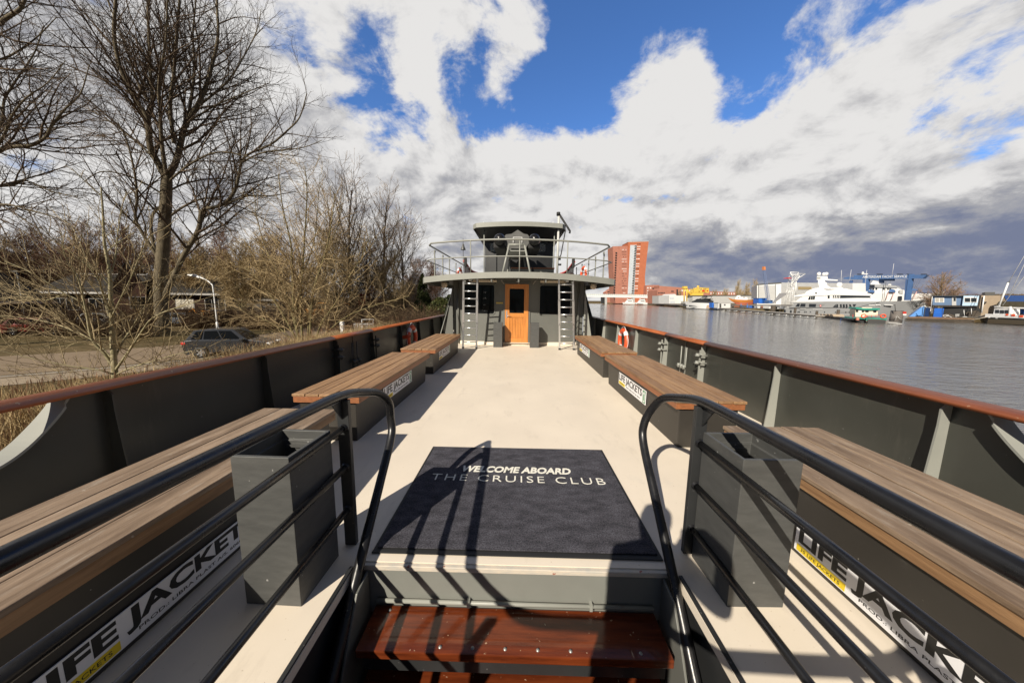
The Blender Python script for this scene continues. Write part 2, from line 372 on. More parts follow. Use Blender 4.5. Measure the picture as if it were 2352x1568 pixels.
def catmull(pts, n=6):
    P_ = [Vector(p) for p in pts]; P_ = [P_[0] * 2 - P_[1]] + P_ + [P_[-1] * 2 - P_[-2]]; out = []
    for i in range(1, len(P_) - 2):
        a, b, c, d = P_[i - 1:i + 3]
        for k in range(n):
            t = k / n
            out.append(0.5 * ((2 * b) + (c - a) * t + (2 * a - 5 * b + 4 * c - d) * t * t + (3 * b - a - 3 * c + d) * t ** 3))
    out.append(P_[-2]); return out

# bulwarks -----------------------------------------------------------
STAN = [2.12, 3.52, 4.95, 6.2, 7.75, 9.2, 10.7, 12.0]
def bulwark(s, label):
    t = thing('bulwark', label, 'bulwark', (s * DW, 5.0, 0))
    # plate profile with the curved mooring cut-out at its aft end
    prof = [(14.0, -.02), (-4.0, -.02), (-4.0, .42), (1.33, .43), (1.50, .445), (1.62, .475), (1.72, .535), (1.81, .62), (1.88, .70), (1.94, .785), (14.0, .785)]
    m_ = MB(); pts = [(s * DW, y, z) for y, z in prof]; m_.prism(pts, (s * .012, 0, 0)); m_.build('plate', M['hull'], t, fix=True)
    fl = [(p_.y, p_.z) for p_ in catmull([(0, y, z) for y, z in prof[3:10]], 4)]; m_ = MB(); rows = []
    for k, (y, z) in enumerate(fl):
        wd = .072 if k < 22 else .05
        rows.append([(s * (DW - wd), y - .006, z - .0), (s * (DW + .06), y - .006, z - .0), (s * (DW + .06), y - .012, z + .014), (s * (DW - wd), y - .012, z + .014)])
    m_.grid(rows, smooth=False, close=True); m_.build('flange', M['light'], t, fix=True)
    m_ = MB()                               # cap rail, rounded, in three lengths
    for (ya, yb) in ((-4.0, 4.86), (4.872, 6.16), (6.172, 14.0)):
        rows = []
        nn = 9
        for y in (ya, yb):
            ring = []
            for k in range(nn):
                a = PI * k / (nn - 1); ring.append((s * DW - s * .02 + math.cos(a) * .085, y, .788 + math.sin(a) * .052))
            rows.append(ring)
        b0 = len(m_.v); m_.grid(rows, smooth=True, close=True)
        m_.f.append(tuple(range(b0, b0 + nn))); m_.sm.append(False); m_.f.append(tuple(range(b0 + nn, b0 + 2 * nn))); m_.sm.append(False)
    m_.build('cap_rail', M['rail'], t, fix=True)
    for y in STAN:                          # tapered stanchion: web plus flat face bar
        m_ = MB()
        d0, d1 = (.115, .07)
        m_.prism([(s * DW, y, 0.002), (s * (DW - d0), y, 0.002), (s * (DW - d0 + .02), y, .25), (s * (DW - d1), y, .62), (s * (DW - d1), y, .74), (s * (DW - .03), y, .784), (s * DW, y, .784)], (0, .012, 0))
        m_.build('stanchion', M['light'] if s > 0 else M['hull'], t, fix=True)  # lighter paint where sunlit, darker where shaded: light put into the colour
    # gate between two stanchions: seam, hinges and drop bolts
    for y in (4.905, 6.225):
        m_ = MB(); m_.box(s * (DW - .11) - .012, s * (DW - .11) + .012, y - .008, y + .008, .05, .7)
        for z in (.62, .50):
            m_.tube([(s * (DW - .03), y - .05, z), (s * (DW - .20), y - .03, z)], .014, 8); m_.tube([(s * (DW - .15), y - .11, z + .03), (s * (DW - .15), y + .09, z - .01)], .012, 8)
            m_.cyl((s * (DW - .15), y, z - .03), .026, .06)
        m_.build('gate_hinge', M['light'] if s > 0 else M['hull'], t)  # hinges too: sunlit side coloured lighter than the shaded one
    m_ = MB()
    for y in (5.45, 5.62):
        m_.tube([(s * (DW - .03), y, .12), (s * (DW - .03), y, .66)], .010, 8)
    m_.tube([(s * (DW - .06), 5.40, .33), (s * (DW - .06), 5.70, .31)], .015, 8)
    for k in range(3): m_.cyl((s * (DW - .06), 5.44 + .09 * k, .28), .026, .07)
    m_.box(s * (DW - .002) - .006, s * (DW - .002) + .006, 5.535, 5.545, .0, .78)
    m_.build('drop_bolt', M['light'] if s > 0 else M['hull'], t)  # bolts follow the same sunlit and shaded colours
    m_ = MB()                               # outer hull side
    m_.box(min(s * (DW + .03), s * (DW + .09)), max(s * (DW + .03), s * (DW + .09)), -5, 17, -4.2, -.02); m_.build('hull_side', M['hull'], t)
bulwark(-1, 'dark grey steel bulwark with reddish brown cap rail facing the wooded bank')
bulwark(1, 'sunlit grey green steel bulwark with varnished cap rail facing the open water')

# storage benches ------------------------------------------------------
def life_sign(t, s, x, y0, y1, z0, z1, big):
    xd = Vector((0, 1, 0)) if s < 0 else Vector((0, -1, 0)); ya = y0 if s < 0 else y1
    nrm = Vector((-s, 0, 0)); W_ = y1 - y0; Hh = z1 - z0
    def pt_(a, b, off): return Vector((x, ya, z0)) + xd * a + Vector((0, 0, b)) + nrm * off
    m_ = MB(); q = [pt_(0, 0, 0), pt_(W_, 0, 0), pt_(W_, Hh, 0), pt_(0, Hh, 0)]; m_.prism(q, nrm * .004); sg = m_.build('life_jacket_sign', M['sign'], t, fix=True)
    m_ = MB(); q = [pt_(.015 * W_, .04 * Hh, .0042), pt_(.27 * W_, .04 * Hh, .0042), pt_(.27 * W_, .30 * Hh, .0042), pt_(.015 * W_, .30 * Hh, .0042)]; m_.prism(q, nrm * .001); m_.build('yellow_strip', M['yellow'], sg, fix=True)
    text_obj('LIFE JACKETS', Hh * .72, pt_(.02 * W_, .42 * Hh, .0042), xd, (0, 0, 1), 'lettering', M['ink'], sg, depth=.0008, bold=.004 if big else .003, width=W_ * .86)
    text_obj('35 LIFE JACKETS', Hh * .17, pt_(.04 * W_, .11 * Hh, .0055), xd, (0, 0, 1), 'strip_lettering', M['ink'], sg, depth=.0006, width=W_ * .205)
    text_obj('PROD.: LIBRA PLAST A/S. 6060 H', Hh * .15, pt_(.33 * W_, .14 * Hh, .0042), xd, (0, 0, 1), 'small_lettering', M['ink'], sg, depth=.0008, width=W_ * .50)
    m_ = MB(); q = [pt_(.905 * W_, .06 * Hh, .0042), pt_(.985 * W_, .06 * Hh, .0042), pt_(.985 * W_, .94 * Hh, .0042), pt_(.905 * W_, .94 * Hh, .0042)]; m_.prism(q, nrm * .001); pg = m_.build('pictogram', M['green'], sg, fix=True)
    m_ = MB()                               # white life jacket outline
    def pl(a0, a1, b0, b1): m_.prism([pt_(a0 * W_, b0 * Hh, .0053), pt_(a1 * W_, b0 * Hh, .0053), pt_(a1 * W_, b1 * Hh, .0053), pt_(a0 * W_, b1 * Hh, .0053)], nrm * .0006)
    pl(.918, .93, .14, .70); pl(.96, .972, .14, .70); pl(.93, .96, .14, .22); pl(.925, .965, .70, .80); pl(.935, .955, .80, .88)
    m_.build('pictogram_mark', M['sign'], pg, fix=True)
def bench(s, label, y0, y1, xin, wood, trim, sign, zt=.50, wd=.68, nplank=5, body=M['box'], inset=.055):
    t = thing('storage_bench', label, 'bench', (s * (xin + wd / 2), (y0 + y1) / 2, 0), group='wooden topped storage benches along the deck')
    a, b = xin + inset, xin + wd - .05
    lo = [(a + .015, y0 + .05), (b - .0, y0 + .05), (b - .0, y1 - .10), (a + .015, y1 - .10)]; hi = [(a, y0 + .035), (b, y0 + .035), (b, y1 - .06), (a, y1 - .06)]
    if s < 0: lo = [(-x, y) for x, y in (lo[1], lo[0], lo[3], lo[2])]; hi = [(-x, y) for x, y in (hi[1], hi[0], hi[3], hi[2])]
    else: pass
    m_ = MB(); m_.hexa([(x, y, .0) for x, y in lo], [(x, y, zt - .03) for x, y in hi]); m_.build('box', body, t, bevel=.006, fix=True)
    m_ = MB(); g = .009; pw = (wd - g * (nplank - 1)) / nplank
    rng_ = random.Random(label)
    for k in range(nplank):
        x0 = xin + k * (pw + g); x1 = x0 + pw; dz = rng_.uniform(-.0015, .0015)
        dy = rng_.uniform(-.004, .004)
        m_.box(min(s * x0, s * x1), max(s * x0, s * x1), y0 + dy, y1 + dy, zt - .026, zt + dz)
    m_.build('seat_planks', wood, t, bevel=.004)
    m_ = MB(); i = .008; h = .062; th = .022
    for (xa, xb, ya, yb) in ((xin + i, xin + i + th, y0 + i + th, y1 - i - th), (xin + wd - i - th, xin + wd - i, y0 + i + th, y1 - i - th), (xin + i, xin + wd - i, y0 + i, y0 + i + th), (xin + i, xin + wd - i, y1 - i - th, y1 - i)):
        m_.box(min(s * xa, s * xb), max(s * xa, s * xb), ya, yb, zt - .027 - h, zt - .027)
    m_.build('edge_trim', trim, t, bevel=.003)
    life_sign(t, s, s * (a - .001), *sign)
    return t
bench(-1, 'weathered bench on the wooded bank side behind the left railing and grey planter', -0.9, 2.56, 1.55, M['grey_teak'], M['teak'], (0.765, 1.815, .04, .19, True), .50, .63, 4, inset=.025)
bench(1, 'weathered bench on the water side behind the right railing and grey planter', -0.9, 2.36, 1.605, M['grey_teak'], M['teak'], (0.63, 1.68, .04, .19, True), .50, .73, 5, inset=.025)
bench(-1, 'long brown bench between the curled left handrail and the farther bank side bench', 2.96, 5.46, 1.555, M['teak'], M['teak_red'], (3.62, 4.62, .20, .375, False))
bench(1, 'long brown bench on the water side right beyond the curled right handrail', 2.96, 5.52, 1.545, M['teak'], M['teak_red'], (3.78, 4.82, .17, .35, False))
bench(-1, 'farther brown bench on the bank side next to the left ladder', 5.86, 8.50, 1.56, M['teak'], M['teak_red'], (6.30, 7.34, .20, .37, False))
bench(1, 'farther brown bench on the water side next to the right ladder', 5.80, 8.55, 1.56, M['teak'], M['teak_red'], (6.95, 8.05, .18, .36, False))

# planters -----------------------------------------------------------------
def make_planter(label, loc):
    t = thing('planter', label, 'planter', loc, 0, 'square grey zinc planters on the deck')
    w_, d_, h_, k = .135, .15, .75, .017; m_ = MB()
    def ring(x, y, z): return [(-x, -y, z), (x, -y, z), (x, y, z), (-x, y, z)]
    rr = [ring(w_, d_, 0), ring(w_, d_, h_), ring(w_ - k, d_ - k, h_), ring(w_ - k, d_ - k, h_ - .05), ring(w_ - k - .010, d_ - k - .010, h_ - .05), ring(w_ - k - .010, d_ - k - .010, h_ - .36)]
    m_.grid(rr, smooth=False, close=True)
    n0 = len(m_.v) - 4; m_.f.append((n0, n0 + 1, n0 + 2, n0 + 3)); m_.sm.append(False); m_.f.append((3, 2, 1, 0)); m_.sm.append(False)
    m_.build('box', M['zinc'], t, bevel=.003, local=True)
    m_ = MB(); m_.box(-w_ + .05, w_ - .05, d_ - k - .024, d_ - k - .0105, h_ - .085, h_ - .072); m_.build('inner_lip', M['zinc'], t, local=True)
    return t
pl0 = make_planter('tall grey planter beside the left stair railing, in front of the weathered bench', (-1.136, 1.435, 0)); pl0.scale.z = 0.995; pl0.rotation_euler.z = R(-1.5)
for p_, a_, l_ in (((1.155, 1.495, 0), 1.0, 'tall grey planter beside the right stair railing with bar shadows across it'), ((-.61, 9.62, 0), 0, 'grey planter standing left of the orange wooden door'), ((.51, 9.62, 0), 0, 'grey planter standing right of the orange wooden door')):
    c_ = copy_tree(pl0, p_, R(a_), l_); c_.scale.z = 1.0

# welcome mat -----------------------------------------------------------------
t = thing('door_mat', 'navy carpet mat with pale welcome lettering at the top of the stairs', 'mat', (.01, 2.25, 0))
m_ = MB(); m_.box(-.82, .84, 1.60, 2.91, .002, .008); m_.build('rubber_border', M['rubber'], t, bevel=.003)
m_ = MB(); m_.box(-.80, .82, 1.635, 2.895, .0085, .015); m_.build('carpet', M['mat'], t, bevel=.003)
text_obj('WELCOME ABOARD', .125, (-.455, 2.46, .0152), (1, -.012, 0), (0.0, 1, 0), 'brush_lettering', M['cream_ink'], t, depth=.0012, shear=.22, bold=.0045, width=.92)
text_obj('THE CRUISE CLUB', .130, (-.685, 2.325, .0152), (1, -.012, 0), (0, 1, 0), 'club_lettering', M['cream_ink'], t, depth=.0012, bold=-.0012, spacing=1.25, width=1.40)

# companion stairs ---------------------------------------------------------------
t = thing('stairs', 'steep stairs with varnished red brown treads going down below the mat', 'stairs', (0, 1.55, 0))
for s in (-1, 1):
    m_ = MB(); x = s * .80
    m_.prism([(x, 1.52, -.03), (x, 1.40, -.05), (x, 1.30, -.20), (x, .30, -2.0), (x, .62, -2.09), (x, 1.52, -.45)], (s * .012, 0, 0)); m_.build('stringer', M['house'], t, bevel=.003, fix=True)
for k in range(7):
    z = -.245 - .262 * k; y1 = 1.525 - .165 * k
    m_ = MB(); m_.box(-.77, .77, y1 - .235, y1 + (.10 if k else 0), z - .045, z); tr = m_.build('tread', M['mahogany'], t, bevel=.006)
    if k < 2:
        for x in (-.68, -.36, -.20, -.04, .12, .28, .62):
            m_ = MB(); m_.lathe([(.0, .006), (.006, .005), (.009, .0)], (x, y1 - .205 if x != -.68 else y1 - .03, z), sides=10); m_.build('bolt', pbr('dull bolt steel', (.30, .30, .29), .45, metal=.5), tr)
m_ = MB(); m_.box(-.87, .87, 1.532, 1.546, -.30, -.034); m_.build('riser', pbr('riser paint', (.185, .19, .172), .45, var=.06, vscale=3), t)
m_ = MB(); m_.box(-.86, .86, 1.525, 1.575, -.034, -.0045); m_.build('nosing', pbr('chipped edge paint', (.58, .50, .40), .6, col2=(.42, .40, .36), vscale=14, stretch=(1, 1, 5), speck=((.30, .10, .07), 30, .70)), t, bevel=.004)
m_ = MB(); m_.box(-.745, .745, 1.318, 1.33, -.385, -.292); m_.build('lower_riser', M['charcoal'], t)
m_ = MB(); m_.tube([(-.76, 1.515, -.208), (.76, 1.515, -.208)], .011, 10)
for x in (-.25, .42): m_.box(x - .008, x + .008, 1.50, 1.531, -.225, -.188)
m_.build('pipe', M['light'], t)

# stair railings --------------------------------------------------------------------
def stair_rail(s, label):
    rx = .970 if s < 0 else 1.01
    t = thing('stair_railing', label, 'railing', (s * rx, 1.67, 0), group='black tube railings around the stair opening')
    zr = .952 if s < 0 else .925
    path = catmull([(0, -.07, .935), (s * (rx - .45), -.07, zr), (s * (rx - .20), -.06, zr), (s * (rx - .06), -.01, zr), (s * (rx - .01), .12, zr), (s * rx, .35, zr), (s * rx, 1.40, .928 if s < 0 else .92), (s * (rx - .005), 1.68, .910), (s * (rx - .018), 1.85, .872), (s * (rx - .05), 1.99, .825), (s * (rx - .085), 2.07, .735), (s * .885, 2.09, .62), (s * .868, 2.05, .50),
                    (s * .855, 1.82, .295), (s * .842, 1.56, .07), (s * .832, 1.22, -.275), (s * .83, .75, -.80)], 8)
    m_ = MB(); m_.tube(path, .0265, 16); m_.build('handrail', M['black'], t)
    m_ = MB(); m_.box(s * rx - .033, s * rx + .033, 1.655, 1.685, .003, .885); m_.build('post', M['charcoal'], t, bevel=.003)
    m_ = MB(); m_.prism([(s * rx, 1.652, .885), (s * rx, 1.57, .885), (s * rx, 1.652, .78)], (s * .008, 0, 0)); m_.build('gusset', M['charcoal'], t, fix=True)
    for z in ((.727, .495, .235) if s < 0 else (.68, .43, .167)):
        m_ = MB(); m_.tube([(s * rx, 1.652, z), (s * rx, .06, z)], .0185, 12); m_.lathe([(.026, 0), (.019, .012)], (s * rx, 1.653, z), (0, -1, 0), 12); m_.build('bar', M['black'], t)
    m_ = MB(); m_.box(s * rx - .03, s * rx + .03, .03, .06, .003, .87); m_.build('post', M['charcoal'], t)
    m_ = MB(); m_.box(min(s * .872, s * .89), max(s * .872, s * .89), .06, 1.50, .002, .012); m_.build('edge_plate', M['charcoal'], t)
stair_rail(-1, 'black tube railing with a curled end on the bank side of the stairs')
stair_rail(1, 'black tube railing with a curled end on the water side of the stairs')

# ================================================================== WHEELHOUSE
def wy(x): return 9.95 + .26 * (x / 2.1) ** 2
wh = thing('wheelhouse', 'grey green wheelhouse with curved front, orange wooden door and overhanging upper deck', 'wheelhouse', (0, 10, 0))
m_ = MB(); n = 28
front = [(-2.1 + 4.2 * k / n, wy(-2.1 + 4.2 * k / n)) for k in range(n + 1)]
outl = front + [(2.1, 16.5), (-2.1, 16.5)]
m_.grid([[(x, y, .0) for x, y in outl], [(x, y, 2.12) for x, y in outl]], smooth=False, close=True); m_.build('wall', M['house'], wh, fix=True)
m_ = MB(); m_.grid([[(x, y - .02, z) for x, y in front] for z in (0, .095)] + [[(x, y + .01, .11) for x, y in front]], smooth=False); m_.build('plinth', M['deck'], wh, fix=True)
def curved_panel(x0, x1, z0, z1, off, rad=.06, n=14):
    """rounded rectangle following the wall, off metres in front of it"""
    pts = []
    for (cx, cz, a0) in ((x1 - rad, z1 - rad, 0), (x0 + rad, z1 - rad, 90), (x0 + rad, z0 + rad, 180), (x1 - rad, z0 + rad, 270)):
        for k in range(5): a = R(a0 + 22.5 * k); pts.append((cx + rad * math.cos(a), cz + rad * math.sin(a)))
    return pts
def window_on(x0, x1, z0, z1, parent, yfun, frame_m, glass_m, name='window', rad=.06, fwid=.03):
    outer = curved_panel(x0 - fwid, x1 + fwid, z0 - fwid, z1 + fwid, 0, rad + fwid * .6); inner = curved_panel(x0, x1, z0, z1, 0, rad)
    m_ = MB(); m_.grid([[(x, yfun(x) + .002, z) for x, z in outer], [(x, yfun(x) - .016, z) for x, z in outer], [(x, yfun(x) - .016, z) for x, z in inner], [(x, yfun(x) + .002, z) for x, z in inner]], smooth=False, close=True)
    f_ = m_.build(name, frame_m, parent, fix=True)
    m_ = MB(); nn = 26; rows = [[], []]
    for k in range(nn + 1):
        x = x0 + (x1 - x0) * (.5 - .5 * math.cos(PI * k / nn)); d_ = min(x - x0, x1 - x, rad); dz = rad - math.sqrt(max(0, rad * rad - (rad - d_) ** 2))
        rows[0].append((x, yfun(x) - .008, z0 + dz)); rows[1].append((x, yfun(x) - .008, z1 - dz))
    m_.grid(rows, True); m_.build('pane', glass_m, f_)
    return f_
window_on(-1.74, -.76, 1.0, 1.90, wh, wy, M['house'], M['glass'])
window_on(.68, 1.66, 1.0, 1.90, wh, wy, M['house'], M['glass'])
# door
dx0, dx1, dy = -.415, .325, 9.935
m_ = MB()
m_.box(dx0, dx0 + .14, dy - .03, dy + .03, .10, 1.93); m_.box(dx1 - .14, dx1, dy - .03, dy + .03, .10, 1.93)
m_.box(dx0 + .14, dx1 - .14, dy - .03, dy + .03, 1.79, 1.93); m_.box(dx0 + .14, dx1 - .14, dy - .03, dy + .03, .90, 1.03); m_.box(dx0 + .14, dx1 - .14, dy - .03, dy + .03, .10, .24)
for k in range(9):
    wd = (dx1 - dx0 - .28) / 9; m_.box(dx0 + .14 + wd * k + .002, dx0 + .14 + wd * (k + 1) - .002, dy - .015, dy + .02, .24, .90)
door = m_.build('door', M['door'], wh, bevel=.004)
window_on(dx0 + .142, dx1 - .142, 1.032, 1.788, door, lambda x: dy - .012, M['rubber'], M['glass'], 'door_window', .07, .0)
m_ = MB(); m_.box(dx0 + .04, dx0 + .075, dy - .038, dy - .030, .88, 1.10); m_.tube([(dx0 + .058, dy - .036, .955), (dx0 + .058, dy - .085, .955), (dx0 + .17, dy - .085, .95)], .010, 8); m_.build('handle', M['alu'], door)
m_ = MB(); m_.box(dx0 - .05, dx0 - .002, dy - .012, dy + .05, .10, 1.99); m_.box(dx1 + .002, dx1 + .05, dy - .012, dy + .05, .10, 1.99); m_.box(dx0 - .002, dx1 + .002, dy - .012, dy + .05, 1.932, 1.99); m_.build('door_frame', M['house'], wh)
m_ = MB(); m_.box(dx0 - .03, dx1 + .03, dy - .09, dy - .01, .085, .099); m_.build('sill', M['deck'], wh, bevel=.004)
m_ = MB(); m_.box(-.70, -.48, 9.945, 9.955, 1.32, 1.365); m_.build('name_plate', M['brass'], wh)
m_ = MB(); m_.cyl((-.055, 9.93, 2.0), .018, .03, 'Y'); m_.cyl((-.02, 9.93, 2.0), .018, .03, 'Y'); m_.build('lamp_sockets', M['sign'], wh)
# side brackets holding the overhang
for s in (-1, 1):
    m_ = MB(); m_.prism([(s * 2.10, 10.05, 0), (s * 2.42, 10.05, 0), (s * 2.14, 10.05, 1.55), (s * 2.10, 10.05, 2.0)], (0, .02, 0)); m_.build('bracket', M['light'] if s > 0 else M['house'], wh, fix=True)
    m_ = MB(); m_.tube([(s * 1.93, 10.12, .02), (s * 1.93, 10.12, 1.98)], .028, 10); m_.build('drain_pipe', M['house'], wh)
    if s < 0:
        m_ = MB(); m_.tube([(-2.34, 8.9, .05), (-2.16, 9.75, 1.25)], .012, 8); m_.build('stay', M['light'], wh)
    m_ = MB(); m_.prism([(s * 2.88, 12.2, .75), (s * 2.88, 16.5, .75), (s * 2.88, 16.5, 1.95), (s * 2.88, 14.0, 1.95)], (s * .03, 0, 0)); m_.build('wing_plate', M['hull'], wh, fix=True)
# upper deck plate
def zt_(x): return 2.205 - .15 * (x / 2.9) ** 2
def fy(x):
    a = abs(x) / 2.9; return 8.70 + .55 * a ** 2 + (.35 * max(0, (a - .94) / .06) ** 2)
n = 40; xs_ = [-2.9 + 5.8 * k / n for k in range(n + 1)]
def rail_edge(inset, z0):
    return [(x * (1 - inset / 2.9), fy(x) + inset, zt_(x) + z0) for x in xs_]
m_ = MB(); back = 16.6
top = [(x, fy(x), zt_(x)) for x in xs_]; bot = [(x, fy(x) + .0, zt_(x) - .165) for x in xs_]
btop = [(x, back, zt_(x)) for x in xs_]; bbot = [(x, back, zt_(x) - .165) for x in xs_]
in_ = [(x, fy(x) + .03, zt_(x) - .165) for x in xs_]; inu = [(x, fy(x) + .03, zt_(x) - .02) for x in xs_]; inb = [(x, back, zt_(x) - .02) for x in xs_]
m_.grid([btop, top, bot, in_, inu, inb], smooth=False)
for row in (0, n): m_.add([top[row], bot[row], bbot[row], btop[row]], [(0, 1, 2, 3)])
m_.build('upper_deck', M['light'], wh)
m_ = MB()
for k in range(-3, 4): m_.box(k * .75 - .02, k * .75 + .02, fy(k * .75) + .04, wy(min(2.0, abs(k * .75))) - .01, 1.93, zt_(k * .75) - .025)
m_.build('deck_beams', M['house'], wh)
for s in (-1, 1):
    m_ = MB(); xc = s * .98; m_.box(xc - .36, xc + .36, 8.98, 9.10, 1.94, 2.0); lm = m_.build('tube_lamp', M['beige'], wh, bevel=.01)
    m_ = MB(); m_.box(xc + s * .37 - .06, xc + s * .37 + .06, 8.98, 9.10, 1.955, 2.0); m_.build('lamp_end', M['white'], lm)
    m_ = MB(); m_.lathe([(.0, -.02), (.075, -.02), (.085, .0), (.085, .10), (.03, .16)], (s * 2.22, 9.42, 1.86), (0, 1, 0.1)); m_.build('round_lamp', M['beige'], wh)
    m_ = MB(); m_.tube([(s * .5, 9.0, 2.02), (s * .42, 9.25, 1.9)], .02, 8); m_.build('lamp_arm', M['house'], wh)
# upper guard rail
def gr_path(h):
    p = [(x * .965, fy(x) + .07, 2.205 - .06 * (x / 2.9) ** 2 + h) for x in xs_[1:-1]]
    return p
for h, r_, nm in ((.865, .025, 'top_rail'), (.42, .016, 'mid_rail')):
    p = gr_path(h); a, b = p[0], p[-1]
    k = 1.0 if h > .6 else 1.03
    path = [(a[0] * k + .12, 16.2, a[2]), (a[0] * k - .0, a[1] + .25, a[2])] + p[1:-1] + [(b[0] * k, b[1] + .25, b[2]), (b[0] * k - .12, 16.2, b[2])]
    m_ = MB(); m_.tube(path, r_, 10); m_.build(nm, M['light'], wh)
for x in (-1.34, 0.02, 1.34):
    m_ = MB(); m_.tube([(x, fy(x) + .075, zt_(x)), (x, fy(x) + .075, 2.205 - .06 * (x / 2.9) ** 2 + .86)], .016, 8); m_.build('rail_post', M['light'], wh)
for s in (-1, 1):
    for y in (10.4, 11.5, 12.6, 13.9, 15.2):
        x = s * 2.74; m_ = MB(); m_.box(x - .012, x + .012, y - .04, y + .04, zt_(x), 3.01); m_.prism([(x - .012, y + .04, 3.01), (x - .012, y + .12, 3.01), (x - .012, y + .04, 2.90)], (.024, 0, 0)); m_.build('rail_post', M['light'], wh)

# steering cabin on the upper deck ------------------------------------------------
cb = thing('steering_cabin', 'dark steering cabin with wide flared roof on the upper deck', 'cabin', (0, 13.2, 2.2))
m_ = MB(); n = 16
def cy(x): return 13.2 + .22 * (x / 1.42) ** 2
fr = [(-1.42 + 2.84 * k / n, cy(-1.42 + 2.84 * k / n)) for k in range(n + 1)]
ol = fr + [(1.42, 16.0), (-1.42, 16.0)]
zs_ = (2.18, 3.40, 3.76, 4.22)
m_.grid([[(x, y, z) for x, y in ol] for z in (2.18, 3.40)], False, True); m_.grid([[(x, y, z) for x, y in ol] for z in (3.76, 4.22)], False, True)
def wallpiece(xa, xb):
    k = [-1.42 + 2.84 * i / n for i in range(n + 1)]
    q = [xa] + [x for x in k if xa < x < xb] + [xb]
    m_.grid([[(x, cy(x), 3.40) for x in q], [(x, cy(x), 3.76) for x in q]], False)
wallpiece(-1.42, -1.22); wallpiece(-.52, .44); wallpiece(1.12, 1.42)
for s in (-1, 1): m_.add([(s * 1.42, cy(1.42), 3.40), (s * 1.42, 13.9, 3.40), (s * 1.42, 13.9, 3.76), (s * 1.42, cy(1.42), 3.76)], [(0, 1, 2, 3)]); m_.add([(s * 1.42, 15.4, 3.40), (s * 1.42, 16., 3.40), (s * 1.42, 16., 3.76), (s * 1.42, 15.4, 3.76)], [(0, 1, 2, 3)])
for xa, xb in ((-1.42, -1.25), (-.1, .1), (1.25, 1.42)): m_.add([(xa, 16, 3.40), (xb, 16, 3.40), (xb, 16, 3.76), (xa, 16, 3.76)], [(0, 1, 2, 3)])
m_.build('wall', M['charcoal'], cb)
clear = pbr('clear pane', (.75, .78, .78), .02, trans=.0)
gt = clear.node_tree; gb = gt.nodes['Principled BSDF']; tr_ = gt.nodes.new('ShaderNodeBsdfTransparent'); mxs = gt.nodes.new('ShaderNodeMixShader'); mxs.inputs[0].default_value = .25
gt.links.new(tr_.outputs[0], mxs.inputs[1]); gt.links.new(gb.outputs[0], mxs.inputs[2]); gt.links.new(mxs.outputs[0], gt.nodes['Material Output'].inputs[0])
window_on(-1.20, -.54, 3.42, 3.74, cb, cy, M['charcoal'], clear, 'window', .05, .03)
window_on(.46, 1.10, 3.42, 3.74, cb, cy, M['charcoal'], clear, 'window', .05, .03)
m_ = MB()
def ry(x): a = abs(x) / 1.78; return 12.15 + .14 * a * a + .22 * max(0, (a - .9) / .1) ** 2
rx = [-1.78 + 3.56 * k / 24 for k in range(25)]
def rz(x): return 4.34 - .05 * (x / 1.78) ** 2
m_.grid([[(x, 16.2, rz(x)) for x in rx], [(x, ry(x), rz(x)) for x in rx], [(x, ry(x), rz(x) - .165) for x in rx], [(x * .98, ry(x) + .02, rz(x) - .165) for x in rx]], False)
for k in (0, 24): m_.add([(rx[k], ry(rx[k]), rz(rx[k])), (rx[k], 16.2, rz(rx[k])), (rx[k], 16.2, rz(rx[k]) - .165), (rx[k], ry(rx[k]), rz(rx[k]) - .165)], [(0, 1, 2, 3)])
m_.build('roof', M['light'], cb)
m_ = MB(); m_.grid([[(x * .98, ry(x) + .02, rz(x) - .155) for x in rx], [(x * .80, cy(x * .8) + .005, 3.78 + .08 * (1 - abs(x) / 1.78)) for x in rx]], False)
for s in (-1, 1): m_.add([(s * 1.74, ry(1.74) + .02, rz(1.74) - .155), (s * 1.43, 13.4, 3.8), (s * 1.43, 16, 3.8), (s * 1.74, 16, rz(1.74) - .155)], [(0, 1, 2, 3)])
m_.build('soffit', M['charcoal'], cb)
m_ = MB(); m_.prism([(-.95, 13, 4.36), (.25, 13, 4.36), (-.95, 13, 4.50)], (0, 1.2, 0)); m_.build('skylight', M['white'], cb, fix=True)
for x, h in ((-1.45, .28), (1.36, .3)): m_ = MB(); m_.tube([(x, 13.2, 4.28), (x, 13.2, 4.28 + h)], .012, 6); m_.build('antenna', M['white'], cb)
for s in (-1, 1): m_ = MB(); m_.tube([(s * 1.30, 11.3, zt_(1.3)), (s * 1.30, 12.6, 4.15)] if False else [(s * 1.36, 12.55, zt_(1.36)), (s * 1.36, 12.55, 4.14)], .022, 8); m_.build('roof_post', M['light'], cb)

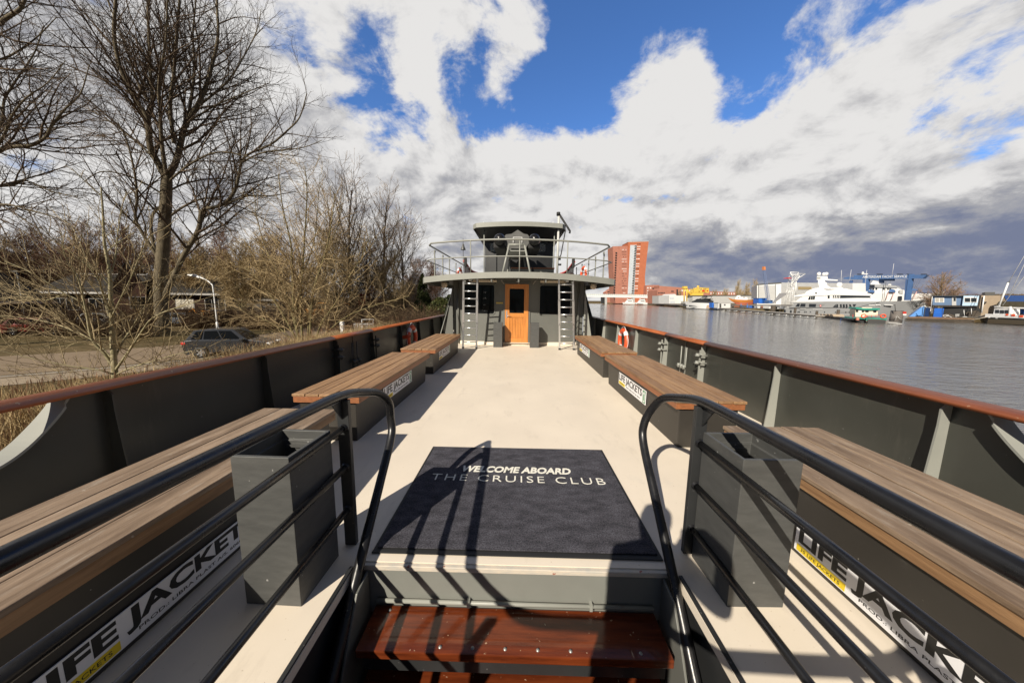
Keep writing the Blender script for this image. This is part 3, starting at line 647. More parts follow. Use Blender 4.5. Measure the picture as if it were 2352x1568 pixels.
# covered dinghy and its rack ---------------------------------------------------------
dg_ = thing('dinghy', 'inflatable dinghy under a grey tarpaulin parked on the upper deck', 'dinghy', (-.07, 11.5, 3.2))
for s in (-1, 1):
    c = -.07 + s * .565; m_ = MB(); m_.lathe([(.0, -.22), (.10, -.20), (.17, -.10), (.195, .02), (.20, .2), (.20, 1.9), (.05, 2.3)], (c, 10.5, 3.38), (0, 1, 0), 20); m_.build('tube', M['black'], dg_)
    m_ = MB(); m_.box(c - .205, c + .205, 10.55, 12.4, 3.10, 3.34); m_.build('tube_skirt', M['rubber'], dg_, bevel=.05)
prof = [(-.52, 3.40), (-.40, 3.55), (-.22, 3.57), (-.02, 3.70), (.18, 3.575), (.30, 3.555), (.42, 3.41), (.30, 3.2), (.2, 3.02), (-.3, 3.02), (-.42, 3.2)]
m_ = MB(); m_.grid([[(x - .03, 10.55, z) for x, z in prof], [(x - .03, 11.3, z + .03) for x, z in prof], [((x - .03) * .9, 12.6, z - .02) for x, z in prof]], True, True); m_.f.append(tuple(range(len(prof)))); m_.sm.append(False); m_.build('tarpaulin', M['tarp'], dg_, fix=True)
m_ = MB(); 
for (xa, xb, za_, zb_) in ((-.20, -.185, 3.28, 3.46), (.085, .10, 3.28, 3.46), (-.185, .085, 3.445, 3.46)): m_.box(xa, xb, 10.50, 10.53, za_, zb_)
m_.build('bracket', M['white'], dg_)
rk = thing('boat_rack', 'pale tubular rack with splayed legs carrying the covered dinghy', 'rack', (-.07, 10.3, 2.2))
for s in (-1, 1):
    m_ = MB(); m_.tube([(-.07 + s * .46, 10.15, 2.19), (-.07 + s * .25, 10.38, 3.19)], .032, 10); m_.build('leg', M['light'], rk)
    m_ = MB(); m_.tube([(-.07 + s * .40, 12.0, 2.18), (-.07 + s * .25, 12.0, 3.05)], .032, 10); m_.build('leg', M['light'], rk)
m_ = MB(); m_.tube([(-.34, 10.38, 3.2), (.2, 10.38, 3.2)], .034, 10); m_.box(-.34, .2, 10.4, 12.0, 3.0, 3.03); m_.build('crossbar', M['light'], rk)
for x0, lab in ((-.28, 'short red brown bench on the upper deck between the rack legs'), (.52, 'short red brown bench on the upper deck right of the rack')):
    t = thing('deck_bench', lab, 'bench', (x0 + .35, 11.6, 2.2), group='small benches on the upper deck')
    m_ = MB()
    for k in range(3): m_.box(x0, x0 + .76, 11.4 + k * .12, 11.51 + k * .12, 2.555, 2.59)
    m_.build('seat', M['teak_red'], t, bevel=.004)
    m_ = MB(); m_.box(x0 + .02, x0 + .74, 11.43, 11.72, 2.19, 2.54); m_.build('base', M['house'], t)
dv = thing('davit_crane', 'white davit mast with black boom beside the steering cabin', 'davit', (1.5, 12.4, 2.18))
m_ = MB(); m_.tube([(1.49, 12.4, 2.15), (1.49, 12.4, 4.68)], .042, 14); m_.build('mast', pbr('off white mast', (.50, .50, .48), .45), dv)
m_ = MB(); m_.tube([(1.47, 12.4, 4.72), (1.93, 12.4, 4.06), (1.92, 12.4, 3.98)], .04, 10); m_.build('boom', M['rubber'], dv)
m_ = MB(); m_.cyl((1.47, 12.4, 4.62), .07, .12); m_.cyl((1.56, 12.36, 2.98), .05, .14); m_.cyl((1.58, 12.38, 2.78), .06, .06); m_.build('winch', M['rubber'], dv)
m_ = MB(); m_.tube([(1.76, 12.4, 4.1), (1.62, 12.4, 3.2), (1.56, 12.38, 3.0)], .02, 6); m_.build('rope', M['rubber'], dv)
bl = thing('ship_bell', 'small grey bell lamp on a thin post by the upper rail', 'bell', (-2.05, 12.0, 2.15))
m_ = MB(); m_.lathe([(.095, 0), (.09, .03), (.05, .12), (.035, .2), (.01, .24)], (-2.12, 12.2, 3.30)); m_.tube([(-2.12, 12.2, 3.5), (-2.12, 12.2, 3.72)], .01, 6); m_.build('bell', M['zinc'], bl)
m_ = MB(); m_.tube([(-2.12, 12.2, 2.1), (-2.12, 12.2, 3.32)], .012, 6); m_.build('post', M['zinc'], bl)
for x, z0, lab in ((-2.02, 2.66, 'black upright horn speaker by the bell on the bank side'), (2.05, 2.66, 'black upright horn speaker beside the davit on the water side')):
    t = thing('horn_speaker', lab, 'speaker', (x, 12.1, 2.15))
    m_ = MB(); m_.box(x - .055, x + .055, 12.05, 12.15, z0, z0 + .34); m_.build('housing', M['rubber'], t, bevel=.03)
    m_ = MB(); m_.tube([(x, 12.1, 2.1), (x, 12.1, z0)], .012, 6); m_.build('post', M['rubber'], t)
# bow bulwark beyond the cabin
bb = thing('bow_bulwark', 'raised bow bulwark with red cap rail beyond the steering cabin', 'bulwark', (0, 20, 2))
bow = catmull([(-2.85, 16.6, 0), (-2.75, 18.5, 0), (-2.3, 20.8, 0), (-1.3, 23.2, 0), (0, 24.6, 0), (1.3, 23.2, 0), (2.3, 20.8, 0), (2.75, 18.5, 0), (2.85, 16.6, 0)], 5)
def bz(p): return 3.55 + .35 * max(0, (18.6 - p.y) / 2.0) if p.y < 18.6 else 3.55 - .02 * (p.y - 18.6)
m_ = MB(); m_.grid([[(p.x, p.y, -4.2) for p in bow], [(p.x, p.y, 1.6) for p in bow], [(p.x, p.y, bz(p) - .5) for p in bow]], False); m_.build('plating', M['hull'], bb)
m_ = MB(); m_.tube([(p.x, p.y, bz(p) - .48) for p in bow], .07, 8); m_.build('cap_rail', M['red'], bb)

# lifebuoys -------------------------------------------------------------------------------
def make_buoy(label, loc, rz, tilt=0.0):
    t = thing('lifebuoy', label, 'lifebuoy', loc, rz, 'orange lifebuoys')
    m_ = MB(); rows = []
    for k in range(29):
        a = 2 * PI * k / 28; rows.append([(math.cos(b) * .055, (.285 + .068 * math.sin(b)) * math.cos(a), (.285 + .068 * math.sin(b)) * math.sin(a)) for b in [2 * PI * j / 12 for j in range(12)]])
    m_.grid(rows, True, True); m_.build('ring', M['orange'], t, local=True, fix=True)
    for q in range(4):
        m_ = MB(); rows = []
        for k in range(5):
            a = R(45 + 90 * q - 11 + 5.5 * k); rows.append([(math.cos(b) * .058, (.285 + .071 * math.sin(b)) * math.cos(a), (.285 + .071 * math.sin(b)) * math.sin(a)) for b in [2 * PI * j / 12 for j in range(12)]])
        m_.grid(rows, True, True); m_.build('reflective_band', M['sign'], t, local=True, fix=True)
    m_ = MB(); m_.tube([(0, (.37 + .03 * math.cos(4 * a)) * math.cos(a), (.37 + .03 * math.cos(4 * a)) * math.sin(a)) for a in [2 * PI * k / 32 for k in range(33)]], .007, 6); m_.build('grab_line', M['sign'], t, local=True)
    return t
b0 = make_buoy('orange lifebuoy hung inside the sunlit bulwark by the farther water side bench', (2.90, 8.6, .36), 0)
copy_tree(b0, (-2.86, 8.35, .40), PI, 'orange lifebuoy hung inside the shaded bulwark by the farther bank side bench')
copy_tree(b0, (-2.70, 14.6, 2.52), R(-8), 'orange lifebuoy hung on the upper deck rail, bank side')
copy_tree(b0, (2.68, 13.2, 2.50), R(8), 'orange lifebuoy hung upright on the upper deck rail, water side')
copy_tree(b0, (2.55, 15.6, 2.42), R(40), 'orange lifebuoy lying low behind the upright one, water side')
t = thing('buoy_light', 'small red light clipped beside the bank side lifebuoy', 'lamp', (-2.86, 7.8, .35))
m_ = MB(); m_.lathe([(.02, -.1), (.05, -.05), (.045, .05), (.06, .08), (.02, .14)], (-2.86, 7.85, .48), (1, 0, .2)); m_.build('housing', M['orange'], t)
m_ = MB(); m_.box(-2.975, -2.86, 7.83, 7.87, .46, .50); m_.build('bracket', M['rubber'], t)

# ladders -----------------------------------------------------------------------------------
def ladder(x0, x1, xt0, xt1, label):
    t = thing('ladder', label, 'ladder', ((x0 + x1) / 2, 9.14, 0), group='aluminium ladders to the upper deck')
    A, B = Vector((x0, 9.16, .01)), Vector((xt0, 8.95, 2.03)); C_, D_ = Vector((x1, 9.16, .01)), Vector((xt1, 8.95, 2.03))
    for a, b in ((A, B), (C_, D_)):
        m_ = MB()
        for f0, f1, r_ in ((0, .38, .024), (.36, .72, .030), (.70, 1.0, .024)):
            p, q = a.lerp(b, f0), a.lerp(b, f1); m_.add([(p.x - r_, p.y - .02, p.z), (p.x + r_, p.y - .02, p.z), (p.x + r_, p.y + .02, p.z), (p.x - r_, p.y + .02, p.z), (q.x - r_, q.y - .02, q.z), (q.x + r_, q.y - .02, q.z), (q.x + r_, q.y + .02, q.z), (q.x - r_, q.y + .02, q.z)],
                   [(0, 3, 2, 1), (4, 5, 6, 7), (0, 1, 5, 4), (1, 2, 6, 5), (2, 3, 7, 6), (3, 0, 4, 7)])
        m_.build('side_rail', M['alu'], t)
    for k in range(9):
        f = .09 + k * .105; p, q = A.lerp(B, f), C_.lerp(D_, f)
        m_ = MB(); m_.tube([p, q], .018, 8); m_.build('rung', M['alu'], t)
    for p in (A, C_): m_ = MB(); m_.box(p.x - .03, p.x + .03, 9.13, 9.19, .001, .05); m_.build('foot', M['rubber'], t)
ladder(-1.62, -1.22, -1.55, -1.16, 'aluminium ladder leaning to the upper deck left of the door')
ladder(1.24, 1.66, 1.13, 1.52, 'aluminium ladder leaning to the upper deck right of the door')

# ================================================================== GROUND AND WATER
WZ, BZ = -3.15, -2.10
shore_l = [(-9.4, -200), (-9.2, 0), (-9.6, 15), (-10.6, 40), (-12, 120), (-25, 330), (-40, 500)]
shore_far = [(60, 560), (175, 480)]
shore_r = [(170, 405), (128, 232), (126, 180), (158, 160), (166, 126), (121, 88), (121, -200)]
line = shore_l + shore_far + shore_r
def gz(p): return BZ if p[0] < 0 else -1.9
vs = [(x, y, gz((x, y))) for x, y in line]; n = len(vs)
ring = vs + [(6000, -200, -1.9), (6000, 6000, -1.9), (-6000, 6000, BZ), (-6000, -200, BZ)]
bm = bmesh.new(); bv = [bm.verts.new(p) for p in ring]
ed = [bm.edges.new((bv[i], bv[(i + 1) % len(bv)])) for i in range(len(bv))]
bmesh.ops.triangle_fill(bm, use_beauty=True, edges=ed)
low = []
for (x, y, z) in vs: low.append(bm.verts.new((x + (2.6 if x < 0 else 0), y, -4.6)))
for i in range(n - 1): bm.faces.new((bv[i], bv[i + 1], low[i + 1], low[i]))
bmesh.ops.recalc_face_normals(bm, faces=bm.faces[:])
me = bpy.data.meshes.new('ground'); bm.to_mesh(me); bm.free()
me.materials.append(pbr('rough grass ground', (.135, .098, .050), .95, col2=(.065, .052, .024), vscale=.35, bump=.6, bscale=3, det=10, spec=.1, world=True))
o = bpy.data.objects.new('ground', me); COL.objects.link(o); o['kind'] = 'structure'

mw = bpy.data.materials.new('canal water'); mw.use_nodes = True; t_ = mw.node_tree; b_ = t_.nodes['Principled BSDF']
b_.inputs['Base Color'].default_value = (.125, .124, .120, 1); b_.inputs['Roughness'].default_value = .07; b_.inputs['IOR'].default_value = 1.33
g_ = t_.nodes.new('ShaderNodeNewGeometry'); prev = None
hs = None
for (sx, sy, rot, sc_, amp) in ((.55, 1.5, 20, 1.0, .30), (1.3, 2.8, -12, 1.4, .20), (.12, .3, 10, 1.0, .25)):
    mp = t_.nodes.new('ShaderNodeMapping'); mp.inputs['Scale'].default_value = (sx, sy, 1); mp.inputs['Rotation'].default_value = (0, 0, R(rot)); t_.links.new(g_.outputs['Position'], mp.inputs[0])
    nz = t_.nodes.new('ShaderNodeTexNoise'); nz.inputs['Scale'].default_value = sc_; nz.inputs['Detail'].default_value = 3; t_.links.new(mp.outputs[0], nz.inputs['Vector'])
    mu = t_.nodes.new('ShaderNodeMath'); mu.operation = 'MULTIPLY'; mu.inputs[1].default_value = amp; t_.links.new(nz.outputs['Fac'], mu.inputs[0])
    if hs is None: hs = mu.outputs[0]
    else:
        ad = t_.nodes.new('ShaderNodeMath'); t_.links.new(hs, ad.inputs[0]); t_.links.new(mu.outputs[0], ad.inputs[1]); hs = ad.outputs[0]
mp = t_.nodes.new('ShaderNodeMapping'); mp.inputs['Scale'].default_value = (.05, .016, 1); mp.inputs['Rotation'].default_value = (0, 0, R(-14)); t_.links.new(g_.outputs['Position'], mp.inputs[0])
nz = t_.nodes.new('ShaderNodeTexNoise'); nz.inputs['Scale'].default_value = 1.0; nz.inputs['Detail'].default_value = 4; t_.links.new(mp.outputs[0], nz.inputs['Vector'])
mr_ = t_.nodes.new('ShaderNodeMapRange'); mr_.inputs[1].default_value = .35; mr_.inputs[2].default_value = .65; mr_.inputs[3].default_value = .45; mr_.inputs[4].default_value = 1.15; t_.links.new(nz.outputs['Fac'], mr_.inputs[0])
mu = t_.nodes.new('ShaderNodeMath'); mu.operation = 'MULTIPLY'; t_.links.new(hs, mu.inputs[0]); t_.links.new(mr_.outputs[0], mu.inputs[1]); hs = mu.outputs[0]
bp = t_.nodes.new('ShaderNodeBump'); bp.inputs['Strength'].default_value = .80; bp.inputs['Distance'].default_value = .55; t_.links.new(hs, bp.inputs['Height']); t_.links.new(bp.outputs[0], b_.inputs['Normal'])
MB().add([(-60, -200, WZ), (420, -200, WZ), (420, 1200, WZ), (-60, 1200, WZ)], [(0, 1, 2, 3)]).build('water', mw, kind='structure')

# road, pavement, paths on the left bank ----------------------------------------------
def strip(name, cen, wid, z, mat, n=8):
    p = catmull([(x, y, 0) for x, y in cen], n); rows = []
    for i, q in enumerate(p):
        d = (p[min(i + 1, len(p) - 1)] - p[max(i - 1, 0)]).normalized(); nn = Vector((-d.y, d.x, 0))
        rows.append([q + nn * wid / 2 + Vector((0, 0, z)), q - nn * wid / 2 + Vector((0, 0, z))])
    MB().grid(rows, False).build(name, mat, kind='structure')
asph = pbr('worn asphalt', (.16, .115, .072), .95, col2=(.215, .158, .10), vscale=1.2, bump=.2, bscale=40, det=10, world=True)
pav = pbr('sandy pavement', (.23, .18, .125), .9, col2=(.30, .24, .17), vscale=1.5, bump=.2, bscale=30, det=10, world=True)
rc = [(-70, -9), (-45, 4), (-31, 11.3), (-24.5, 16.2), (-21.0, 21), (-20.2, 28), (-21.5, 40), (-24.5, 58), (-30, 85)]
strip('road', rc, 7.6, BZ + .012, asph)
pc = [(-70, -14.5), (-46, -2.2), (-31, 5.9), (-22.0, 11.2), (-17.6, 16.0), (-15.6, 21), (-15.3, 28), (-16.6, 40), (-19.5, 58), (-25, 85)]
strip('pavement', pc, 2.4, BZ + .02, pav)
strip('kerb', [(x + .95, y - .75) for x, y in [(-70, -12.2), (-45.8, .2), (-31, 8.2), (-23.0, 13.0), (-18.9, 17.4), (-16.9, 22)]] + [(-16.3, 28), (-17.6, 40), (-20.5, 58)], .16, BZ + .09, pbr('kerb stone', (.30, .28, .25), .8))
strip('path', [(-38, 47), (-30, 50), (-24, 54), (-10.7, 62)], 2.2, BZ + .016, asph)
strip('grass_verge', [(-52, 22), (-34, 24), (-29, 29), (-27.5, 40), (-29, 60)], 8, BZ + .008, pbr('green verge grass', (.055, .045, .018), .95, col2=(.115, .082, .038), vscale=.6, bump=.8, bscale=5, det=10, spec=.1, world=True))

# reeds: nobody could count them ---------------------------------------------------------
rng = random.Random(5)
mb = MB(); pm = MB()
def reed(x, y, h, mbx, pmx, plume):
    z0 = BZ - .1 if x < -10.4 else -3.3 + (max(-10.4, min(-7.6, x)) + 7.6) / -2.8 * 1.0
    a = rng.uniform(0, 6.28); ln = rng.uniform(.02, .30) * h; dx, dy = math.cos(a) * ln, math.sin(a) * ln; w = rng.uniform(.005, .009)
    b = rng.uniform(0, 3.14); wx, wy_ = math.cos(b) * w, math.sin(b) * w
    top = (x + dx, y + dy, z0 + h)
    mid = (x + dx * .35, y + dy * .35, z0 + h * .6)
    mbx.add([(x - wx, y - wy_, z0), (x + wx, y + wy_, z0), (mid[0] + wx, mid[1] + wy_, mid[2]), (mid[0] - wx, mid[1] - wy_, mid[2]), top], [(0, 1, 2, 3), (3, 2, 4)])
    for _ in range(2):
        f = rng.uniform(.3, .85); a2 = rng.uniform(0, 6.28); l2 = rng.uniform(.2, .5); px, py, pz = x + dx * f, y + dy * f, z0 + h * f
        ex, ey = px + math.cos(a2) * l2 * .6, py + math.sin(a2) * l2 * .6
        mbx.add([(px, py, pz - .006), (px, py, pz + .006), (ex, ey, pz + l2 * rng.uniform(.4, .9))], [(0, 1, 2)])
    if plume:
        for _ in range(6):
            a2 = rng.uniform(0, 6.28); q = rng.uniform(.008, .02); l2 = rng.uniform(.08, .20)
            pmx.add([(top[0], top[1], top[2] - .05), (top[0] + dx * .05 + math.cos(a2) * q, top[1] + dy * .05 + math.sin(a2) * q, top[2] + l2 * .5), (top[0] + dx * .1 + math.cos(a2) * q * 1.2, top[1] + dy * .1 + math.sin(a2) * q * 1.2, top[2] + l2)], [(0, 1, 2)])
for _ in range(26000):
    y = rng.uniform(-2, 27) if rng.random() < .75 else rng.uniform(1, 10)
    edge = -12.4 if y < 13 else -13.3 - (y - 13) * .02
    x = rng.uniform(edge, -7.6)
    h = rng.uniform(1.25, 2.15) * (1.0 if x > -10.0 else .60 + .30 * max(0, (x - edge) / 2.4))
    if 8 < y < 13 and x < -9.5: h *= .82
    reed(x, y, h, mb, pm, rng.random() < .24)
for _ in range(9000):                       # shorter tussocks on the bank
    y = rng.uniform(3, 40); x = rng.uniform(-16.2 + (0 if y > 13 else (y - 13) * .35), -11)
    reed(x, y, rng.uniform(.25, .8) * (1.7 if 13 < y < 24 and x < -13 and rng.random() < .5 else 1), mb, pm, rng.random() < .06)
mb.build('reeds', pbr('dry reed stems', (.52, .40, .22), .8, col2=(.30, .21, .10), vscale=.9, island=.8, spec=.2), kind='stuff', label='dry tan reeds along the water edge on the wooded bank')
pm.build('reed_plumes', pbr('reed plumes', (.26, .15, .085), .9, col2=(.17, .09, .05), vscale=2, island=.6, spec=.1), kind='stuff', label='brown feathery reed heads above the dry stems')

# ================================================================== TREES
class Tree:
    def __init__(s, seed): s.r = random.Random(seed); s.tr = MB(); s.cr = MB(); s.n = 0
    def rot(s, d, ang, az):
        a = d.orthogonal().normalized(); b = d.cross(a)
        return (d * math.cos(ang) + (a * math.cos(az) + b * math.sin(az)) * math.sin(ang)).normalized()
    def line(s, p, d, ln, r0_, r1_, seg, wob, up):
        pts = [Vector(p)]; d = d.normalized(); rr = [r0_]
        for i in range(seg):
            d = (d + Vector((s.r.gauss(0, wob), s.r.gauss(0, wob), s.r.gauss(0, wob) + up))).normalized()
            pts.append(pts[-1] + d * (ln / seg)); rr.append(r0_ + (r1_ - r0_) * ((i + 1) / seg))
        return pts, rr
    def put(s, pts, rr, lvl):
        s.n += 1
        if lvl <= 1: s.tr.tube(pts, rr, 9 if lvl == 0 else 6, caps=False)
        else: s.cr.tube(pts, rr, 4 if lvl == 2 else 3, caps=False, smooth=lvl < 3)
    def kids(s, pts, rr, lvl, P):
        """side shoots along a branch; P[lvl] = (count per metre, length ratio, angle, up, wobble, start, min length)"""
        if lvl not in P: return
        per, ratio, ang, up, wob, st, mx, minr = P[lvl]
        L_ = sum((pts[i + 1] - pts[i]).length for i in range(len(pts) - 1))
        cnt = max(1, int(per * L_ * (1 - st) + s.r.random())); az = s.r.uniform(0, 6.28)
        for k in range(cnt):
            f = st + (1 - st) * (k + s.r.random()) / cnt; x = f * (len(pts) - 1); i = min(int(x), len(pts) - 2); q = pts[i].lerp(pts[i + 1], x - i)
            d = (pts[i + 1] - pts[i]).normalized(); az += 2.4 + s.r.uniform(-.5, .5)
            dd = s.rot(d, R(ang) * s.r.uniform(.6, 1.35), az); ln = min(mx, L_ * ratio) * (1.15 - .75 * f) * s.r.uniform(.6, 1.3)
            rb = max(minr, min(rr[i] * .6, ln * .0125))
            p2, r2 = s.line(q, dd, ln, rb, max(minr * .6, rb * .3), 5 if lvl < 2 else (4 if lvl == 2 else 3), wob, up)
            s.put(p2, r2, lvl + 1); s.kids(p2, r2, lvl + 1, P)
def tree_obj(name, label, T, bark, twig, loc, group=None, cat='tree', local=True):
    t = thing(name, label, cat, loc, 0, group)
    T.tr.build('trunk', bark, t, local=local); T.cr.build('crown', twig, t, local=local)
    return t
bark_d = pbr('dark furrowed bark', (.085, .070, .050), .9, col2=(.165, .138, .092), vscale=2.5, stretch=(3, 3, .7), bump=.8, bscale=9, spec=.15)
twig_d = pbr('dark twigs', (.075, .055, .040), .9, col2=(.125, .092, .064), vscale=.8, spec=.1)
bark_l = pbr('pale mossy bark', (.36, .31, .20), .85, col2=(.22, .20, .11), vscale=4, bump=.4, bscale=16, spec=.15)
twig_l = pbr('pale young twigs', (.36, .29, .17), .85, col2=(.22, .165, .095), vscale=1.2, spec=.15)
bark_y = pbr('lichen covered bark', (.20, .17, .085), .9, col2=(.10, .085, .045), vscale=3, bump=.5, bscale=12, spec=.1)
twig_y = pbr('lichen covered twigs', (.44, .34, .19), .9, col2=(.25, .185, .105), vscale=.9, spec=.1)
bark_b = pbr('brown bark', (.22, .17, .12), .9, col2=(.13, .10, .07), vscale=2, bump=.4, bscale=8, spec=.1)
twig_b = pbr('brown twigs', (.46, .345, .23), .9, col2=(.27, .20, .135), vscale=.5, spec=.1)
twig_r = pbr('reddish brown twigs', (.20, .115, .078), .9, col2=(.12, .072, .05), vscale=.5, spec=.1)

def skel(T, paths, Y0, base, P, rs=1.0):
    """limbs given as picture outlines at their own distance, with depth spread"""
    for (pp, ra, rb, lvl, dy0, dy1) in paths:
        n_ = len(pp); pts = []; ra *= rs; rb *= rs
        for i, (u, v) in enumerate(pp):
            y = Y0 + dy0 + (dy1 - dy0) * i / max(1, n_ - 1); pts.append(PY(u, v, y) - base)
        pts = catmull(pts, 4); rr = [ra + (rb - ra) * i / (len(pts) - 1) for i in range(len(pts))]
        T.put(pts, rr, 0 if lvl == 0 else 1); T.kids(pts, rr, 1 if lvl else 0, P)
# the big tree ------------------------------------------------------------------------------
base = GZ(375, 764, BZ); Y0 = base.y; T = Tree(11)
PB = {1: (1.6, .58, 42, .06, .085, .12, 7.0, .014), 2: (2.1, .52, 40, .06, .11, .08, 3.2, .0085), 3: (3.2, .55, 36, .05, .13, .05, 1.6, .0046), 0: (.25, .30, 70, .03, .15, .45, 5.0, .03)}
skel(T, [([(375, 770), (371, 715), (368, 650), (374, 575), (379, 500), (382, 430), (383, 408)], .72, .50, 0, 0, 0),
         ([(382, 412), (362, 372), (345, 338), (339, 275), (318, 240), (299, 205), (276, 155), (262, 80), (266, 0), (270, -90)], .34, .10, 1, 0, -3),
         ([(339, 282), (350, 235), (346, 170), (342, 90), (339, 20), (336, -90)], .20, .07, 1, -.5, 1.5),
         ([(345, 240), (320, 200), (290, 110), (262, 40), (230, -40)], .13, .05, 1, 0, 3),
         ([(382, 412), (404, 372), (416, 325), (427, 285), (455, 240), (474, 195), (487, 150), (501, 80), (498, 0), (505, -80)], .34, .09, 1, 0, 3),
         ([(400, 330), (391, 245), (399, 172), (404, 107), (410, 30), (420, -70)], .20, .07, 1, 0, -2),
         ([(430, 282), (441, 215), (447, 150), (443, 80), (450, 0), (455, -80)], .17, .05, 1, 1, 5),
         ([(383, 410), (372, 330), (368, 260), (365, 190), (380, 100), (385, 0)], .20, .06, 1, 0, -4),
         ([(455, 245), (520, 190), (560, 130), (590, 70), (600, 20)], .13, .03, 1, 2, 4),
         ([(440, 275), (500, 240), (560, 215), (620, 190)], .11, .03, 1, 1, 0),
         ([(373, 690), (397, 640), (421, 588), (447, 545), (458, 520), (462, 490), (472, 480), (512, 470), (538, 440), (549, 400), (556, 370), (575, 352), (622, 332), (660, 300), (688, 270), (705, 215)], .30, .05, 1, 0, -2),
         ([(556, 372), (600, 352), (650, 345), (700, 338), (740, 322)], .09, .03, 1, -1.6, -2),
         ([(515, 470), (570, 450), (620, 450), (680, 440)], .12, .03, 1, -1, 0),
         ([(385, 500), (430, 470), (480, 455), (540, 470), (600, 500), (650, 530)], .14, .03, 1, 0, 2),
         ([(370, 620), (352, 560), (347, 520), (352, 490), (372, 470)], .20, .12, 1, 0, 1),
         ([(368, 600), (330, 540), (311, 500), (315, 455), (308, 390), (290, 320), (270, 280)], .19, .05, 1, 0, -2),
         ([(380, 450), (330, 420), (280, 400), (230, 395), (190, 420)], .13, .03, 1, 0, -3),
         ([(380, 400), (340, 350), (280, 300), (220, 260), (160, 230)], .14, .03, 1, 0, 2),
         ([(383, 420), (440, 375), (500, 350), (570, 360), (640, 385)], .14, .03, 1, 0, -3),
         ([(385, 440), (430, 420), (500, 410), (560, 420), (630, 430)], .12, .03, 1, 0, 4)], Y0, base, PB, .74)
tree_obj('bare_tree', 'tallest dark bare tree with a wide spreading crown on the wooded bank', T, bark_d, twig_d, base)
# the tree at the left edge --------------------------------------------------------------------
base = GZ(-150, 800, BZ); Y0 = base.y; T = Tree(23)
PB2 = {1: (2.0, .55, 46, .03, .12, .12, 4.8, .010), 2: (2.8, .52, 44, .03, .15, .06, 2.2, .0065), 3: (3.2, .55, 42, .03, .17, .05, .9, .0045), 0: (.3, .3, 70, .03, .15, .5, 4.0, .03)}
skel(T, [([(-150, 805), (-150, 650), (-145, 500), (-130, 420)], .50, .40, 0, 0, 0),
         ([(-130, 430), (-70, 380), (-20, 355), (20, 338), (70, 334), (105, 315), (118, 290), (150, 250), (185, 215), (205, 150)], .22, .03, 1, 0, 0),
         ([(-135, 440), (-120, 300), (-90, 180), (-40, 90), (10, 45), (45, 22), (60, -10), (70, -60)], .24, .06, 1, 0, 0),
         ([(-60, 380), (-20, 320), (5, 280), (10, 230), (40, 180), (80, 120), (100, 60)], .13, .03, 1, 0, 2),
         ([(-20, 355), (10, 310), (25, 270), (60, 225), (110, 190), (150, 140)], .11, .02, 1, 0, -1.5),
         ([(-145, 500), (-80, 450), (-20, 430), (30, 425), (60, 415), (120, 440), (190, 455)], .16, .03, 1, 0, 1),
         ([(-150, 560), (-80, 500), (0, 470), (60, 480), (130, 500)], .12, .03, 1, 0, -2),
         ([(-100, 200), (-40, 150), (20, 130), (80, 90), (130, 40)], .12, .03, 1, 0, 1)], Y0, base, PB2, .70)
tree_obj('bare_tree', 'dark bare tree at the left picture edge with limbs reaching in over the road', T, bark_d, twig_d, base)
# small pale tree by the road ---------------------------------------------------------------------
base = GZ(265, 890, BZ); base.z = BZ - .02; Y0 = base.y; T = Tree(31)
PS = {1: (3.4, .58, 42, .14, .15, .12, 2.8, .0105), 2: (3.6, .52, 42, .16, .17, .10, 1.3, .0065), 3: (3.2, .6, 40, .12, .12, .1, .55, .005), 0: (1.2, .35, 60, .04, .12, .5, 2.4, .02)}
skel(T, [([(266, 895), (264, 860), (260, 800), (256, 740), (254, 680), (251, 620), (240, 560), (236, 480), (232, 430)], .165, .03, 0, 0, 0),
         ([(263, 845), (240, 812), (215, 785), (205, 755), (198, 715), (180, 690), (150, 675), (110, 650), (60, 620), (10, 600)], .085, .015, 1, 0, -1.2),
         ([(262, 830), (235, 800), (212, 780), (180, 765), (130, 745), (60, 730), (0, 725)], .06, .012, 1, 0, 1.2),
         ([(265, 850), (290, 815), (310, 785), (330, 755), (345, 735), (380, 715), (430, 700), (460, 690)], .075, .013, 1, 0, -1),
         ([(262, 825), (285, 780), (305, 750), (335, 700), (370, 650), (420, 600)], .055, .012, 1, 0, 1.4),
         ([(266, 862), (230, 850), (170, 842), (110, 830), (40, 815), (-20, 800)], .055, .012, 1, 0, -1.5),
         ([(266, 860), (300, 845), (350, 830), (400, 815), (440, 805)], .05, .012, 1, 0, -1.2),
         ([(257, 745), (243, 700), (230, 650), (205, 610), (185, 560), (160, 510)], .055, .012, 1, 0, 1),
         ([(255, 720), (235, 670), (225, 640), (190, 600), (130, 555), (90, 520)], .05, .012, 1, 0, -1.5),
         ([(256, 730), (275, 690), (300, 640), (320, 590), (345, 540)], .05, .012, 1, 0, -1),
         ([(252, 640), (265, 590), (270, 540), (280, 480), (290, 440)], .04, .01, 1, 0, .8),
         ([(198, 715), (180, 640), (150, 590), (140, 530)], .04, .01, 1, -1, -2),
         ([(150, 675), (100, 690), (50, 680), (0, 690)], .035, .01, 1, -.5, .8),
         ([(266, 870), (250, 880), (210, 885), (150, 880), (90, 875)], .035, .01, 1, 0, 1.5)], Y0, base, PS, .62)
tree_obj('young_tree', 'young pale barked bare tree with low spreading branches beside the road', T, bark_l, twig_l, base)
